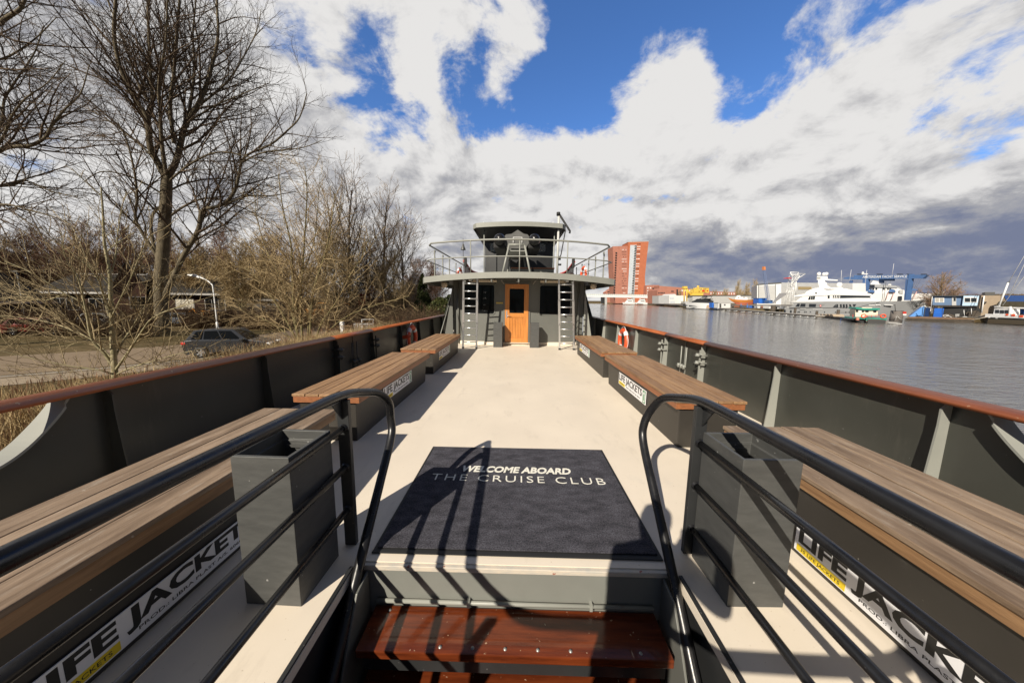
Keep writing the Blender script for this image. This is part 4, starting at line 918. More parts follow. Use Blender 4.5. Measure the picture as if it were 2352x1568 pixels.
# lichen covered many stemmed tree ------------------------------------------------------------------
base = GZ(705, 790, BZ); Y0 = base.y; T = Tree(47)
PL = {1: (2.3, .5, 42, .06, .15, .10, 3.8, .013), 2: (3.0, .52, 45, .05, .17, .06, 1.8, .008), 3: (4.6, .55, 45, .04, .2, .05, .75, .006)}
skel(T, [([(690, 795), (676, 720), (672, 640), (668, 560), (650, 480), (640, 400)], .17, .03, 1, 0, 0),
         ([(696, 795), (690, 700), (695, 620), (700, 540), (705, 440), (700, 380)], .15, .03, 1, 0, 1),
         ([(712, 795), (714, 730), (722, 660), (745, 590), (760, 520), (770, 440)], .14, .03, 1, 0, -1),
         ([(720, 795), (740, 740), (775, 690), (800, 640), (830, 590), (850, 540)], .12, .03, 1, 0, -2),
         ([(725, 795), (760, 755), (800, 725), (850, 705), (900, 690), (940, 680)], .10, .02, 1, 0, -2),
         ([(686, 790), (660, 740), (630, 690), (600, 650), (570, 620), (540, 610)], .12, .02, 1, 0, -1),
         ([(688, 785), (665, 700), (640, 630), (610, 570), (590, 500), (585, 450)], .13, .02, 1, 0, 2),
         ([(684, 795), (650, 760), (610, 735), (560, 715), (520, 705)], .08, .02, 1, 0, 1.5),
         ([(705, 795), (715, 690), (740, 600), (775, 520), (790, 450)], .12, .02, 1, 0, 3),
         ([(680, 720), (690, 650), (720, 560), (730, 470), (735, 400)], .09, .02, 1, 0, 2)], Y0, base, PL, .62)
tree_obj('lichen_tree', 'yellowish many stemmed bare tree rising behind the reeds right of the parked car', T, bark_y, twig_y, base)

# background trees: four kinds built once, then copied --------------------------------------------------
def bare_kind(seed, h, spread, bark, twig, name, label, loc, dens=1.0, forks=7, group='bare trees in the wood behind the road', trunk_r=.24, low=.28, tw=1.0):
    T = Tree(seed); rg = T.r
    pts, rr = T.line(Vector((0, 0, -.1)), Vector((0, 0, 1)), h * .78, trunk_r, trunk_r * .3, 10, .05, .05); T.put(pts, rr, 0)
    k_ = h / 15; Pk = {1: (1.5 * dens / k_, .5, 40, .07, .12, .15, 4.0 * k_, .014 * tw), 2: (2.6 * dens / k_, .5, 40, .06, .15, .08, 2.0 * k_, .0105 * tw), 3: (3.4 * dens / k_, .55, 38, .05, .17, .05, 1.0 * k_, .008 * tw)}
    for k in range(forks * 2):
        f = low + (1 - low) * (k + rg.random()) / (forks * 2); x = f * 10; i = min(int(x), 9); q = pts[i].lerp(pts[i + 1], x - i)
        d = T.rot(Vector((0, 0, 1)), R(rg.uniform(22, 50)) * spread, 2.4 * k + rg.uniform(-.4, .4))
        ln = h * (.52 - .30 * f) * rg.uniform(.8, 1.2); rb = rr[i] * .5
        p2, r2 = T.line(q, d, ln, rb, rb * .25, 7, .09, .07); T.put(p2, r2, 1); T.kids(p2, r2, 1, Pk)
    return tree_obj(name, label, T, bark, twig, loc, group)
kA = bare_kind(101, 24.0, .85, bark_b, twig_b, 'wood_tree', 'tall bare tree whose bushy top stands highest left of the wheelhouse', PY(812, 735, 46), 1.05, 10, low=.18, tw=1.3)
kB = bare_kind(102, 22.0, .95, bark_b, twig_b, 'wood_tree', 'tall bare tree with a forked trunk just left of the wheelhouse conifer', PY(878, 733, 48), 1.05, 10, low=.18, tw=1.3)
kC = bare_kind(103, 12.5, 1.05, bark_b, twig_r, 'wood_tree', 'low reddish brown bare tree behind the dark brick house', PY(60, 735, 44), 1.8, 11, tw=1.6, trunk_r=.16, low=.12)
kD = bare_kind(104, 11.0, 1.15, bark_y, twig_y, 'wood_tree', 'low yellowish bare tree behind the street lamp', PY(560, 740, 40), 1.8, 11, tw=1.5, trunk_r=.15, low=.1)
for o_ in (kA, kB, kC, kD): o_.location.z = BZ
def bk(k, u, v, y, s, rz, label):
    p = PY(u, v, y); p.z = BZ; copy_tree(k, p, rz, label, sc_=s)
bk(kB, 745, 735, 50, 1.04, 1.1, 'slender bare tree behind the many stemmed lichen tree')
bk(kA, 925, 732, 52, .80, 2.2, 'bare tree with a rounded top nearest the wheelhouse railing')
bk(kC, 960, 730, 60, .95, .7, 'small reddish tree tucked behind the dark conifer')
bk(kC, 1000, 728, 80, 1.1, 2.0, 'reddish tree far off just left of the upper railing')
for i, (k, u, y, s, lab) in enumerate([
    (kC, -30, 42, 1.15, 'reddish bare tree at the far left behind the tiled roof'), (kD, 20, 50, 1.3, 'yellowish bare tree behind the tiled roof gable'), (kC, 130, 50, 1.2, 'reddish bare tree above the long low roof, its left one'),
    (kB, 190, 62, .75, 'thin tall bare tree far behind the low roof'), (kC, 215, 48, 1.25, 'reddish bare tree above the middle of the long low roof'), (kC, 290, 46, 1.2, 'reddish bare tree just left of the big trunk'),
    (kD, 330, 52, 1.3, 'yellowish bare tree half hidden by the big trunk'), (kC, 420, 46, 1.1, 'reddish bare tree just right of the big trunk'), (kD, 470, 44, 1.15, 'yellowish bare tree above the lamp arm'),
    (kC, 520, 52, 1.25, 'reddish bare tree behind the bar fence'), (kD, 610, 46, 1.2, 'yellowish bare tree between bar fence and lichen tree'), (kC, 640, 58, 1.3, 'reddish bare tree far behind the lichen tree on its left'),
    (kD, 780, 44, 1.2, 'low yellowish tree under the tall trunks'), (kC, 850, 48, 1.05, 'low reddish tree under the tall trunks'), (kD, 905, 46, .95, 'low yellowish tree beside the conifer'), (kB, 690, 66, .8, 'faint thin tree farthest behind the lichen tree'),
    (kA, 560, 75, .62, 'faint thin tree far behind the lamp'), (kB, 80, 70, .72, 'faint thin tree far behind the tiled roof')]):
    bk(k, u, 735, y, s, i * 1.3, lab)
# unseen trees added left of the picture to throw shadows on road and houses
for (x, y, k, s, lab) in ((-52, 8, kD, 1.3, 'bushy unseen tree added left of the view to shade the tiled house'), (-62, 12, kC, 1.4, 'reddish unseen tree added for shade left of the view behind the road bend')):
    c = copy_tree(k, (x, y, BZ), x * .2, lab, sc_=s)
# brushwood mass under the trees
mb = MB(); rng = random.Random(77)
for _ in range(12000):
    u = rng.uniform(-60, 1010); y = rng.uniform(33, 66)
    if u < 640 and y < 42 and rng.random() < .25: continue
    p = PY(u, 735, y); p.z = BZ; h = rng.uniform(.7, 4.4) * (1.5 if y > 45 else .7)
    d = Vector((rng.gauss(0, .35), rng.gauss(0, .35), 1)).normalized(); q = p + d * h * .5
    q2 = q + Vector((rng.gauss(0, .3), rng.gauss(0, .3), .8)).normalized() * h * .5
    mb.tube([p, q, q2], [.022, .016, .006], 3, False, False)
    for k in range(5):
        f = rng.uniform(.2, .95); b = p.lerp(q2, f); e = b + Vector((rng.gauss(0, .6), rng.gauss(0, .6), rng.uniform(.2, .9))).normalized() * h * rng.uniform(.2, .4)
        mb.tube([b, e], [.012, .005], 3, False, False)
for _ in range(4200):                       # ragged hedge along the garden line
    u = rng.uniform(-80, 345) if rng.random() < .6 else rng.uniform(420, 640)
    p = PY(u, 745, rng.uniform(25.5, 29) if u < 345 else rng.uniform(33, 37)); p.z = BZ; h = rng.uniform(.5, 2.3)
    q = p + Vector((rng.gauss(0, .3), rng.gauss(0, .3), h)); mb.tube([p, q], [.014, .006], 3, False, False)
    for k in range(4):
        b = p.lerp(q, rng.uniform(.2, .95)); e = b + Vector((rng.gauss(0, .5), rng.gauss(0, .5), rng.uniform(.1, .7))) * .6; mb.tube([b, e], [.009, .004], 3, False, False)
mb.build('brushwood', pbr('brown brushwood', (.17, .115, .070), .9, col2=(.09, .060, .038), vscale=.12, spec=.1, world=True), kind='stuff', label='tangled brown brushwood under the bare trees of the wood')
# leafy evergreens by the wheelhouse
def evergreen(name, label, loc, h, w_, n, mat, seed, conic=True, group=None):
    rg = random.Random(seed); t = thing(name, label, 'tree' if conic else 'shrub', loc, 0, group)
    m_ = MB(); m_.tube([(0, 0, 0), (0, 0, h * .8)], [.12, .02], 6); m_.build('trunk', bark_b, t, local=True)
    m_ = MB()
    lobes = [(rg.uniform(0, 6.28), rg.random()) for _ in range(40)]
    for i in range(n):
        la, lh = rg.choice(lobes); f = min(.99, max(.01, lh + rg.gauss(0, .05))); a = la + rg.gauss(0, .28)
        r_ = w_ * ((1 - f) ** .8 if conic else math.sqrt(max(0, 1 - (2 * f - 1) ** 2))) * (.55 + .5 * rg.random() ** .5)
        c = Vector((math.cos(a) * r_, math.sin(a) * r_, .2 + f * h * (1 if conic else .9) - (r_ * .15 if conic else 0))); s_ = rg.uniform(.08, .20)
        q = Vector((rg.gauss(0, 1), rg.gauss(0, 1), rg.gauss(0, 1))).normalized(); e1 = q.orthogonal().normalized() * s_; e2 = q.cross(e1).normalized() * s_ * .5
        m_.add([c - e1, c - e2, c + e1, c + e2], [(0, 1, 2, 3)])
    m_.build('crown', mat, t, local=True)
    return t
ever = pbr('dark evergreen needles', (.022, .034, .012), .8, col2=(.055, .062, .018), vscale=.8, island=.7, spec=.2)
shr = pbr('glossy evergreen leaves', (.035, .05, .014), .6, col2=(.085, .085, .022), vscale=.9, island=.7, spec=.3)
p = PY(973, 733, 44); p.z = BZ; evergreen('conifer', 'dark green conifer standing left of the wheelhouse', p, 6.8, 1.75, 7500, ever, 3)
p = PY(1010, 733, 42); p.z = BZ; evergreen('evergreen_shrub', 'rounded dark green shrub between conifer and wheelhouse', p, 3.9, 1.7, 5200, shr, 4, False)
p = PY(1036, 733, 46); p.z = BZ; evergreen('evergreen_shrub', 'dark green shrub touching the wheelhouse wall in the picture', p, 4.4, 1.5, 4200, ever, 6, False)

# ================================================================== LEFT BANK: HOUSES, CARS, LAMP, FENCES
class Pl:
    """upright plane through two ground points; q() turns a picture point into (along, up) on it"""
    def __init__(s, A, B): s.A = Vector((A[0], A[1], 0)); d = Vector((B[0] - A[0], B[1] - A[1], 0)); s.L = d.length; s.d = d.normalized(); s.n = Vector((-s.d.y, s.d.x, 0)); s.rz = math.atan2(s.d.y, s.d.x)
    def q(s, u, v):
        r_ = ray(u, v); k = (s.A - CAMP).dot(s.n) / r_.dot(s.n); p = CAMP + r_ * k
        return ((p - s.A).dot(s.d), p.z)
    def w(s, a, b, z): p = s.A + s.d * a + s.n * b; return Vector((p.x, p.y, z))
    def prism(s, m_, pts, y0, y1): m_.prism([s.w(a, y0, z) for a, z in pts], s.n * (y1 - y0)); return m_
    def box(s, m_, a0, a1, y0, y1, z0, z1): return s.prism(m_, [(a0, z0), (a1, z0), (a1, z1), (a0, z1)], y0, y1)
    def rect(s, m_, u0, v0, u1, v1, y0, y1):
        a0, z1 = s.q(u0, v0); a1, z0 = s.q(u1, v1); return s.box(m_, a0, a1, y0, y1, z0, z1)
brick_d = pbr('dark brown brick', (.055, .032, .024), .9, col2=(.035, .021, .017), vscale=6, stretch=(1, 1, 4), bump=.3, bscale=20, spec=.1)
tile = pbr('grey roof tiles', (.026, .024, .022), .95, spec=.1, col2=(.045, .042, .040), vscale=7, stretch=(3, 3, 3), bump=.5, bscale=9)
fascia = pbr('white fascia board', (.40, .385, .36), .5)
plast = pbr('grey plaster', (.17, .165, .16), .8, var=.1, vscale=2)
def house(label, A, B, dep, eave, ridge, winds=(), over=.5, gable=False, wall=brick_d, roofm=tile, door=None):
    P_ = Pl(A, B); L_ = P_.L; t = thing('house', label, 'house', (A[0], A[1], BZ), P_.rz)
    m_ = MB(); P_.box(m_, 0, L_, 0, dep, BZ, eave)
    if gable: m_.prism([P_.w(0, 0.001, eave), P_.w(L_, .001, eave), P_.w(L_ / 2, .001, ridge)], P_.n * (dep - .002))
    else:
        for a in (0.001, L_ - .2): m_.prism([P_.w(a, 0, eave), P_.w(a, dep, eave), P_.w(a, dep / 2, ridge)], P_.d * .199)
    m_.build('wall', wall, t, fix=True)
    m_ = MB(); o_ = over; th = .16
    if gable:
        for a0, a1 in ((-o_, L_ / 2), (L_ + o_, L_ / 2)):
            sl_ = (ridge - eave) / (L_ / 2); z0 = eave - o_ * sl_
            m_.prism([P_.w(a0, -o_, z0 + .01), P_.w(a1, -o_, ridge + .01), P_.w(a1, -o_, ridge + th), P_.w(a0, -o_, z0 + th)], P_.n * (dep + 2 * o_))
    else:
        for b0, b1 in ((-o_, dep / 2), (dep + o_, dep / 2)):
            sl_ = (ridge - eave) / (dep / 2); z0 = eave - o_ * sl_
            m_.prism([P_.w(-o_, b0, z0 + .01), P_.w(-o_, b1, ridge + .01), P_.w(-o_, b1, ridge + th), P_.w(-o_, b0, z0 + th)], P_.d * (L_ + 2 * o_))
    rf = m_.build('roof', roofm, t, fix=True)
    if not gable:
        m_ = MB(); sl_ = (ridge - eave) / (dep / 2); z0 = eave - o_ * sl_; P_.box(m_, -o_, L_ + o_, -o_ - .06, -o_ - .003, z0 - .05, z0 + th + .03); P_.box(m_, -o_, L_ + o_, dep / 2 - .06, dep / 2 + .06, ridge + th - .02, ridge + th + .08); m_.build('fascia', fascia, rf, fix=True)
    for (a0, a1, z0, z1, mt) in winds:
        m_ = MB(); P_.box(m_, a0, a1, -.03, .05, z0, z1); f_ = m_.build('window', fascia, t, fix=True)
        m_ = MB(); nn = max(1, round((a1 - a0) / .8)); w_ = (a1 - a0 - .08) / nn
        for k in range(nn): P_.box(m_, a0 + .04 + w_ * k + .03, a0 + .04 + w_ * (k + 1) - .03, -.04, -.031, z0 + .08, z1 - .08)
        m_.build('pane', mt, f_, fix=True)
    return t
curt = pbr('curtained pane', (.60, .56, .46), .4); gl = M['glass']
hA, hB = PY(-150, 740, 27), PY(112, 740, 36)
house('dark brown brick house with a grey tiled gable roof at the far left', hA, hB, 9, .95, 4.6, [(4, 7, -.9, .4, gl), (9, 12, -.9, .4, gl)], .6)
hA, hB = PY(112, 735, 40), PY(315, 735, 41)
house('long low house with white fascia lines and dark panes behind the young tree', hA, hB, 8, 2.0, 4.2, [(1, 4, -.6, 1.0, gl), (5.2, 8.5, -.6, 1.0, gl), (9.5, 11.5, -.6, 1.0, gl)], .7)
hA, hB = PY(268, 738, 37), PY(345, 738, 39)
house('red brown brick house end with a steep gable beside the big trunk', hA, hB, 6, 2.4, 5.3, [(1.2, 2.6, -.2, 1.3, gl)], .25, gable=True, wall=pbr('red brown brick', (.13, .060, .042), .9, col2=(.09, .042, .03), vscale=6))
hA, hB = PY(385, 735, 40), PY(505, 735, 42)
house('dark house with a bright curtained window behind the street lamp', hA, hB, 7, 1.9, 4.0, [(1.0, 2.9, -.3, 1.1, curt), (4.0, 6.2, -.5, 1.1, gl)], .5)
hA, hB = PY(498, 735, 43), PY(640, 735, 46)
house('low grey plastered shed behind the bar fence', hA, hB, 6, 1.0, 1.9, [(3, 4.2, -1.2, .4, gl)], .3, wall=plast)
# street lamp
p = GZ(501, 764, BZ); t = thing('street_lamp', 'white street lamp with a curved arm behind the parked grey car', 'street lamp', p)
m_ = MB(); m_.tube([(p.x, p.y, BZ), (p.x, p.y, BZ + 1.0), (p.x, p.y, BZ + 1.05)], [.10, .10, .062], 12)
q = PY(492, 655, p.y); hh = q.z
arm = catmull([(p.x, p.y, BZ + 1.0), (p.x, p.y, hh - .4), (p.x - .12, p.y, hh + .1), (p.x - .6, p.y, hh + .5), (p.x - 1.3, p.y + .1, hh + .75)], 6); m_.tube(arm, .052, 10); m_.build('pole', M['white'], t)
m_ = MB(); m_.prism([(p.x - 1.25, p.y, hh + .66), (p.x - 2.5, p.y + .1, hh + .92), (p.x - 2.5, p.y + .1, hh + 1.0), (p.x - 1.9, p.y + .1, hh + 1.02), (p.x - 1.25, p.y, hh + .82)], (0, .24, 0)); m_.build('lamp_head', M['white'], t, bevel=.03, fix=True)
for u, v0, y, lab in ((62, 745, 27, 'thin grey lamp post behind the young tree on the left'),):
    p = PY(u, v0, y); p.z = BZ; t = thing('lamp_post', lab, 'lamp post', p); m_ = MB(); m_.tube([p, p + Vector((0, 0, 5.4))], [.07, .045], 8); m_.build('pole', M['zinc'], t)
    m_ = MB(); m_.box(p.x - .4, p.x + .2, p.y - .1, p.y + .1, BZ + 5.4, BZ + 5.52); m_.build('lamp_head', M['zinc'], t, bevel=.03)
# bar fence behind the lamp
A, B = PY(548, 735, 38), PY(655, 735, 42); F_ = Pl(A, B); t = thing('bar_fence', 'grey bar fence in front of the plastered shed', 'fence', (A.x, A.y, BZ), F_.rz)
m_ = MB(); nb = 44
for k in range(nb): a = F_.L * (k + .5) / nb; F_.box(m_, a - .012, a + .012, 0, .024, BZ + .2, BZ + 2.3)
F_.box(m_, 0, F_.L, -.02, .04, BZ + .22, BZ + .27); F_.box(m_, 0, F_.L, -.02, .04, BZ + 2.1, BZ + 2.15); m_.build('bars', M['zinc'], t, fix=True)
for k in range(5): m_ = MB(); a = F_.L * k / 4; F_.box(m_, a - .04, a + .04, -.03, .05, BZ, BZ + 2.5); m_.build('post', M['zinc'], t, fix=True)
# white gate and post
p = GZ(787, 768, BZ); t = thing('gate_post', 'white square post behind the bank side cap rail', 'post', p); m_ = MB(); m_.box(p.x - .15, p.x + .15, p.y - .15, p.y + .15, BZ, BZ + 1.25); m_.build('post', M['white'], t, bevel=.02)
A, B = PY(812, 757, 32), PY(858, 752, 33); F_ = Pl(A, B); t = thing('garden_gate', 'low white picket gate with a taller frame near the bulwark', 'gate', (A.x, A.y, BZ), F_.rz)
m_ = MB(); L_ = F_.L
for k in range(12): a = L_ * (k + .5) / 12; F_.box(m_, a - .02, a + .02, 0, .03, BZ, BZ + .95)
F_.box(m_, 0, L_, -.02, .0, BZ + .25, BZ + .31); F_.box(m_, 0, L_, -.02, .0, BZ + .78, BZ + .84); m_.build('pickets', M['white'], t, fix=True)
m_ = MB()
for a in (L_ * .42, L_): F_.box(m_, a - .035, a + .035, -.05, .05, BZ, BZ + 1.32)
F_.box(m_, L_ * .42, L_, -.035, .035, BZ + 1.28, BZ + 1.34); m_.build('frame', M['white'], t, fix=True)
# cars -----------------------------------------------------------------------------------------------------
def make_car(label, loc, rz, paint, name='parked_car', Lc=4.45, Hc=1.63, Wc=1.84, cat='car', group=None):
    t = thing(name, label, cat, loc, rz, group); W2 = Wc / 2
    # lower body: side profile with wheel arches, lofted across the width
    def arch(cx, r_, n_=7): return [(cx + r_ * math.cos(PI - PI * k / n_), .34 + r_ * math.sin(PI - PI * k / n_)) for k in range(n_ + 1)]
    xr, xf = -Lc * .305, Lc * .315; belt = Hc * .60
    low_ = [(-Lc / 2 + .05, .32), (-Lc / 2 + .12, .22)] + arch(xr, .40) + arch(xf, .40) + [(Lc / 2 - .14, .22), (Lc / 2 - .03, .34)]
    up_ = [(Lc / 2, .55), (Lc / 2 - .06, .72), (Lc / 2 - .35, .85), (Lc * .22, belt), (-Lc * .40, belt + .06), (-Lc / 2 + .06, belt + .02), (-Lc / 2, .75)]
    prof_ = low_ + up_
    secs = [(-W2, .93, 0), (-W2 + .02, .985, 0), (-W2 + .16, 1.0, 1), (W2 - .16, 1.0, 1), (W2 - .02, .985, 0), (W2, .93, 0)]
    m_ = MB(); rows = []
    for y, k, _ in secs: rows.append([(x * k, y, .62 + (z - .62) * (k if z > .62 else 1)) for x, z in prof_])
    m_.grid(rows, False, True); n_ = len(prof_); m_.f.append(tuple(range(n_))); m_.sm.append(False); m_.f.append(tuple(range(len(m_.v) - n_, len(m_.v)))); m_.sm.append(False)
    body = m_.build('body', paint, t, bevel=.025, local=True, fix=True)
    # greenhouse
    gb_ = [(Lc * .235, belt - .02), (-Lc * .455, belt + .04)]; gt_ = [(Lc * .06, Hc - .03), (-Lc * .17, Hc), (-Lc * .37, Hc - .07)]
    m_ = MB(); lo = [(Lc * .235, belt - .02), (-Lc * .15, belt + .01), (-Lc * .46, belt + .04)]
    rows = []
    for s_, ins in ((-1, 0), (1, 0)): pass
    rl_ = [[(x, -W2 + .06, z) for x, z in lo], [(x, -W2 + .20, z) for x, z in gt_], [(x, W2 - .20, z) for x, z in gt_], [(x, W2 - .06, z) for x, z in lo]]
    m_.grid(rl_, False); m_.f += [(0, 3, 6, 9), (2, 11, 8, 5)]; m_.sm += [False, False]
    cab = m_.build('cabin', paint, t, bevel=.03, local=True, fix=True)
    def side_pt(fx, fz, s_):   # fx along, fz height fraction on the cabin side
        xb = lo[0][0] + (lo[2][0] - lo[0][0]) * fx; xt = gt_[0][0] + (gt_[2][0] - gt_[0][0]) * fx
        zb = lo[0][1] + (lo[2][1] - lo[0][1]) * fx; zt2 = gt_[0][1] + (gt_[2][1] - gt_[0][1]) * fx + (.03 if .2 < fx < .8 else 0)
        return (xb + (xt - xb) * fz, s_ * (W2 - .06 - .14 * fz + .012), zb + (zt2 - zb) * fz)
    for s_ in (-1, 1):
        for f0, f1 in ((.10, .40), (.43, .72), (.75, .92)):
            m_ = MB(); m_.prism([side_pt(f0, .12, s_), side_pt(f1, .12, s_), side_pt(f1, .86, s_), side_pt(f0, .86, s_)], (0, -s_ * .01, 0)); m_.build('side_window', gl, t, local=True, fix=True)
    for (i_, sx) in ((0, 1), (2, -1)):
        xb, zb = lo[i_]; xt, zt2 = gt_[i_]; m_ = MB(); m_.prism([(xb - sx * .02 + (xt - xb) * .12 + sx * .03, -W2 + .2, zb + (zt2 - zb) * .12), (xb - sx * .02 + (xt - xb) * .12 + sx * .03, W2 - .2, zb + (zt2 - zb) * .12), (xb - sx * .02 + (xt - xb) * .9 + sx * .03, W2 - .28, zb + (zt2 - zb) * .9), (xb - sx * .02 + (xt - xb) * .9 + sx * .03, -W2 + .28, zb + (zt2 - zb) * .9)], (-sx * .012, 0, .0)); m_.build('windscreen' if sx > 0 else 'rear_window', gl, t, local=True, fix=True)
    for x in (xr, xf):
        for s_ in (-1, 1):
            y = s_ * (W2 - .10); m_ = MB(); m_.lathe([(.20, -.10), (.325, -.10), (.34, -.07), (.34, .07), (.325, .10), (.20, .10)], (x, y, .34), (0, s_, 0), 24); wh_ = m_.build('wheel', M['rubber'], t, local=True)
            m_ = MB(); m_.lathe([(.23, .085), (.215, .06), (.19, .06)], (x, y, .34), (0, s_, 0), 24)
            for k in range(5):
                a = 2 * PI * k / 5; ca, sa = math.cos(a), math.sin(a)
                m_.prism([(x + ca * .04 - sa * .03, y + s_ * .075, .34 + sa * .04 + ca * .03), (x + ca * .04 + sa * .03, y + s_ * .075, .34 + sa * .04 - ca * .03), (x + ca * .21 + sa * .045, y + s_ * .085, .34 + sa * .21 - ca * .045), (x + ca * .21 - sa * .045, y + s_ * .085, .34 + sa * .21 + ca * .045)], (0, s_ * .012, 0))
            m_.build('rim', M['alu'], wh_, local=True, fix=True)
    for s_ in (-1, 1):
        m_ = MB(); m_.box(Lc / 2 - .34, Lc / 2 - .02, min(s_ * (W2 - .40), s_ * (W2 - .02)), max(s_ * (W2 - .40), s_ * (W2 - .02)), .66, .79); m_.build('headlight', M['white'], t, bevel=.03, local=True)
        m_ = MB(); m_.box(-Lc / 2 - .005, -Lc / 2 + .22, min(s_ * (W2 - .26), s_ * (W2 + .003)), max(s_ * (W2 - .26), s_ * (W2 + .003)), .80, .96); m_.build('tail_light', M['red'], t, bevel=.03, local=True)
        m_ = MB(); m_.box(Lc * .15, Lc * .20, min(s_ * W2, s_ * (W2 + .18)), max(s_ * W2, s_ * (W2 + .18)), belt - .02, belt + .12); m_.build('mirror', paint, t, bevel=.03, local=True)
    return t
suv = pbr('dark grey car paint', (.045, .048, .055), .22, metal=.4, coat=.6)
cp = GZ(492, 819, BZ); make_car('dark grey parked car with silver wheels half hidden by reeds', (-17.15, 18.5, BZ + .02), R(20), suv, Lc=4.2, Hc=1.66)
make_car('red parked car in front of the dark brick house', (*PY(105, 757, 27)[:2], BZ), R(14), pbr('red car paint', (.20, .022, .016), .35, coat=.3), Hc=1.5)
make_car('blue grey parked car in front of the curtained window house', (*PY(432, 735, 37)[:2], BZ), R(5), pbr('blue grey car paint', (.13, .16, .20), .25, coat=.6), Hc=1.55)
make_car('silver parked car seen between the big trunk and the low house', (*PY(250, 745, 33)[:2], BZ), R(8), pbr('silver car paint', (.40, .42, .43), .25, metal=.4, coat=.5))
make_car('white parked van seen through the trees near the orange digger', (*PY(770, 735, 50)[:2], BZ), R(70), M['white'], 'parked_van', 5.2, 2.3, 1.95, 'van')
make_car('small dark parked car by the conifer', (*PY(960, 738, 46)[:2], BZ), R(80), suv)
# orange diggers
def digger(label, p, rz):
    t = thing('digger', label, 'digger', p, rz); og = pbr('orange machine paint', (.62, .24, .02), .45)
    m_ = MB(); m_.box(-1.5, 1.5, -1.1, -.6, .05, .8); m_.box(-1.5, 1.5, .6, 1.1, .05, .8); m_.build('track', M['rubber'], t, bevel=.2, local=True)
    m_ = MB(); m_.box(-1.6, 1.0, -1.0, 1.0, .85, 1.9); m_.build('body', og, t, bevel=.12, local=True)
    m_ = MB(); m_.box(-.1, 1.2, -1.0, .1, 1.2, 2.8); cb_ = m_.build('cab', og, t, bevel=.08, local=True)
    m_ = MB(); m_.box(.0, 1.1, -1.01, .11, 1.9, 2.65); m_.box(-.11, 1.21, -.9, 0, 1.9, 2.65); m_.build('pane', gl, cb_, local=True)
    m_ = MB(); m_.tube([(1.0, .5, 1.5), (2.6, .5, 3.2), (4.2, .5, 2.4), (4.4, .5, .8)], .16, 6); m_.build('arm', og, t, local=True)
    m_ = MB(); m_.prism([(4.1, .1, .9), (4.9, .1, .8), (4.7, .1, .2), (4.2, .1, .3)], (0, .8, 0)); m_.build('bucket', M['rubber'], t, local=True, fix=True)
p = PY(735, 735, 46); p.z = BZ; digger('orange digger glimpsed through the lichen tree', p, R(20))
p = PY(470, 735, 39); p.z = BZ; digger('orange digger glimpsed behind the street lamp', p, R(160)); bpy.data.objects['digger.001'].scale = (.6, .6, .6)
# red and white board among the trees
p = PY(832, 715, 47); t = thing('site_board', 'red board on a post glimpsed among the tall bare trees', 'sign', (p.x, p.y, BZ)); m_ = MB(); m_.box(p.x - .5, p.x + .5, p.y, p.y + .06, .35, 2.0); m_.build('board', M['red'], t)
m_ = MB(); m_.tube([(p.x, p.y + .1, BZ), (p.x, p.y + .1, 1.9)], .05, 6); m_.build('post', M['zinc'], t)
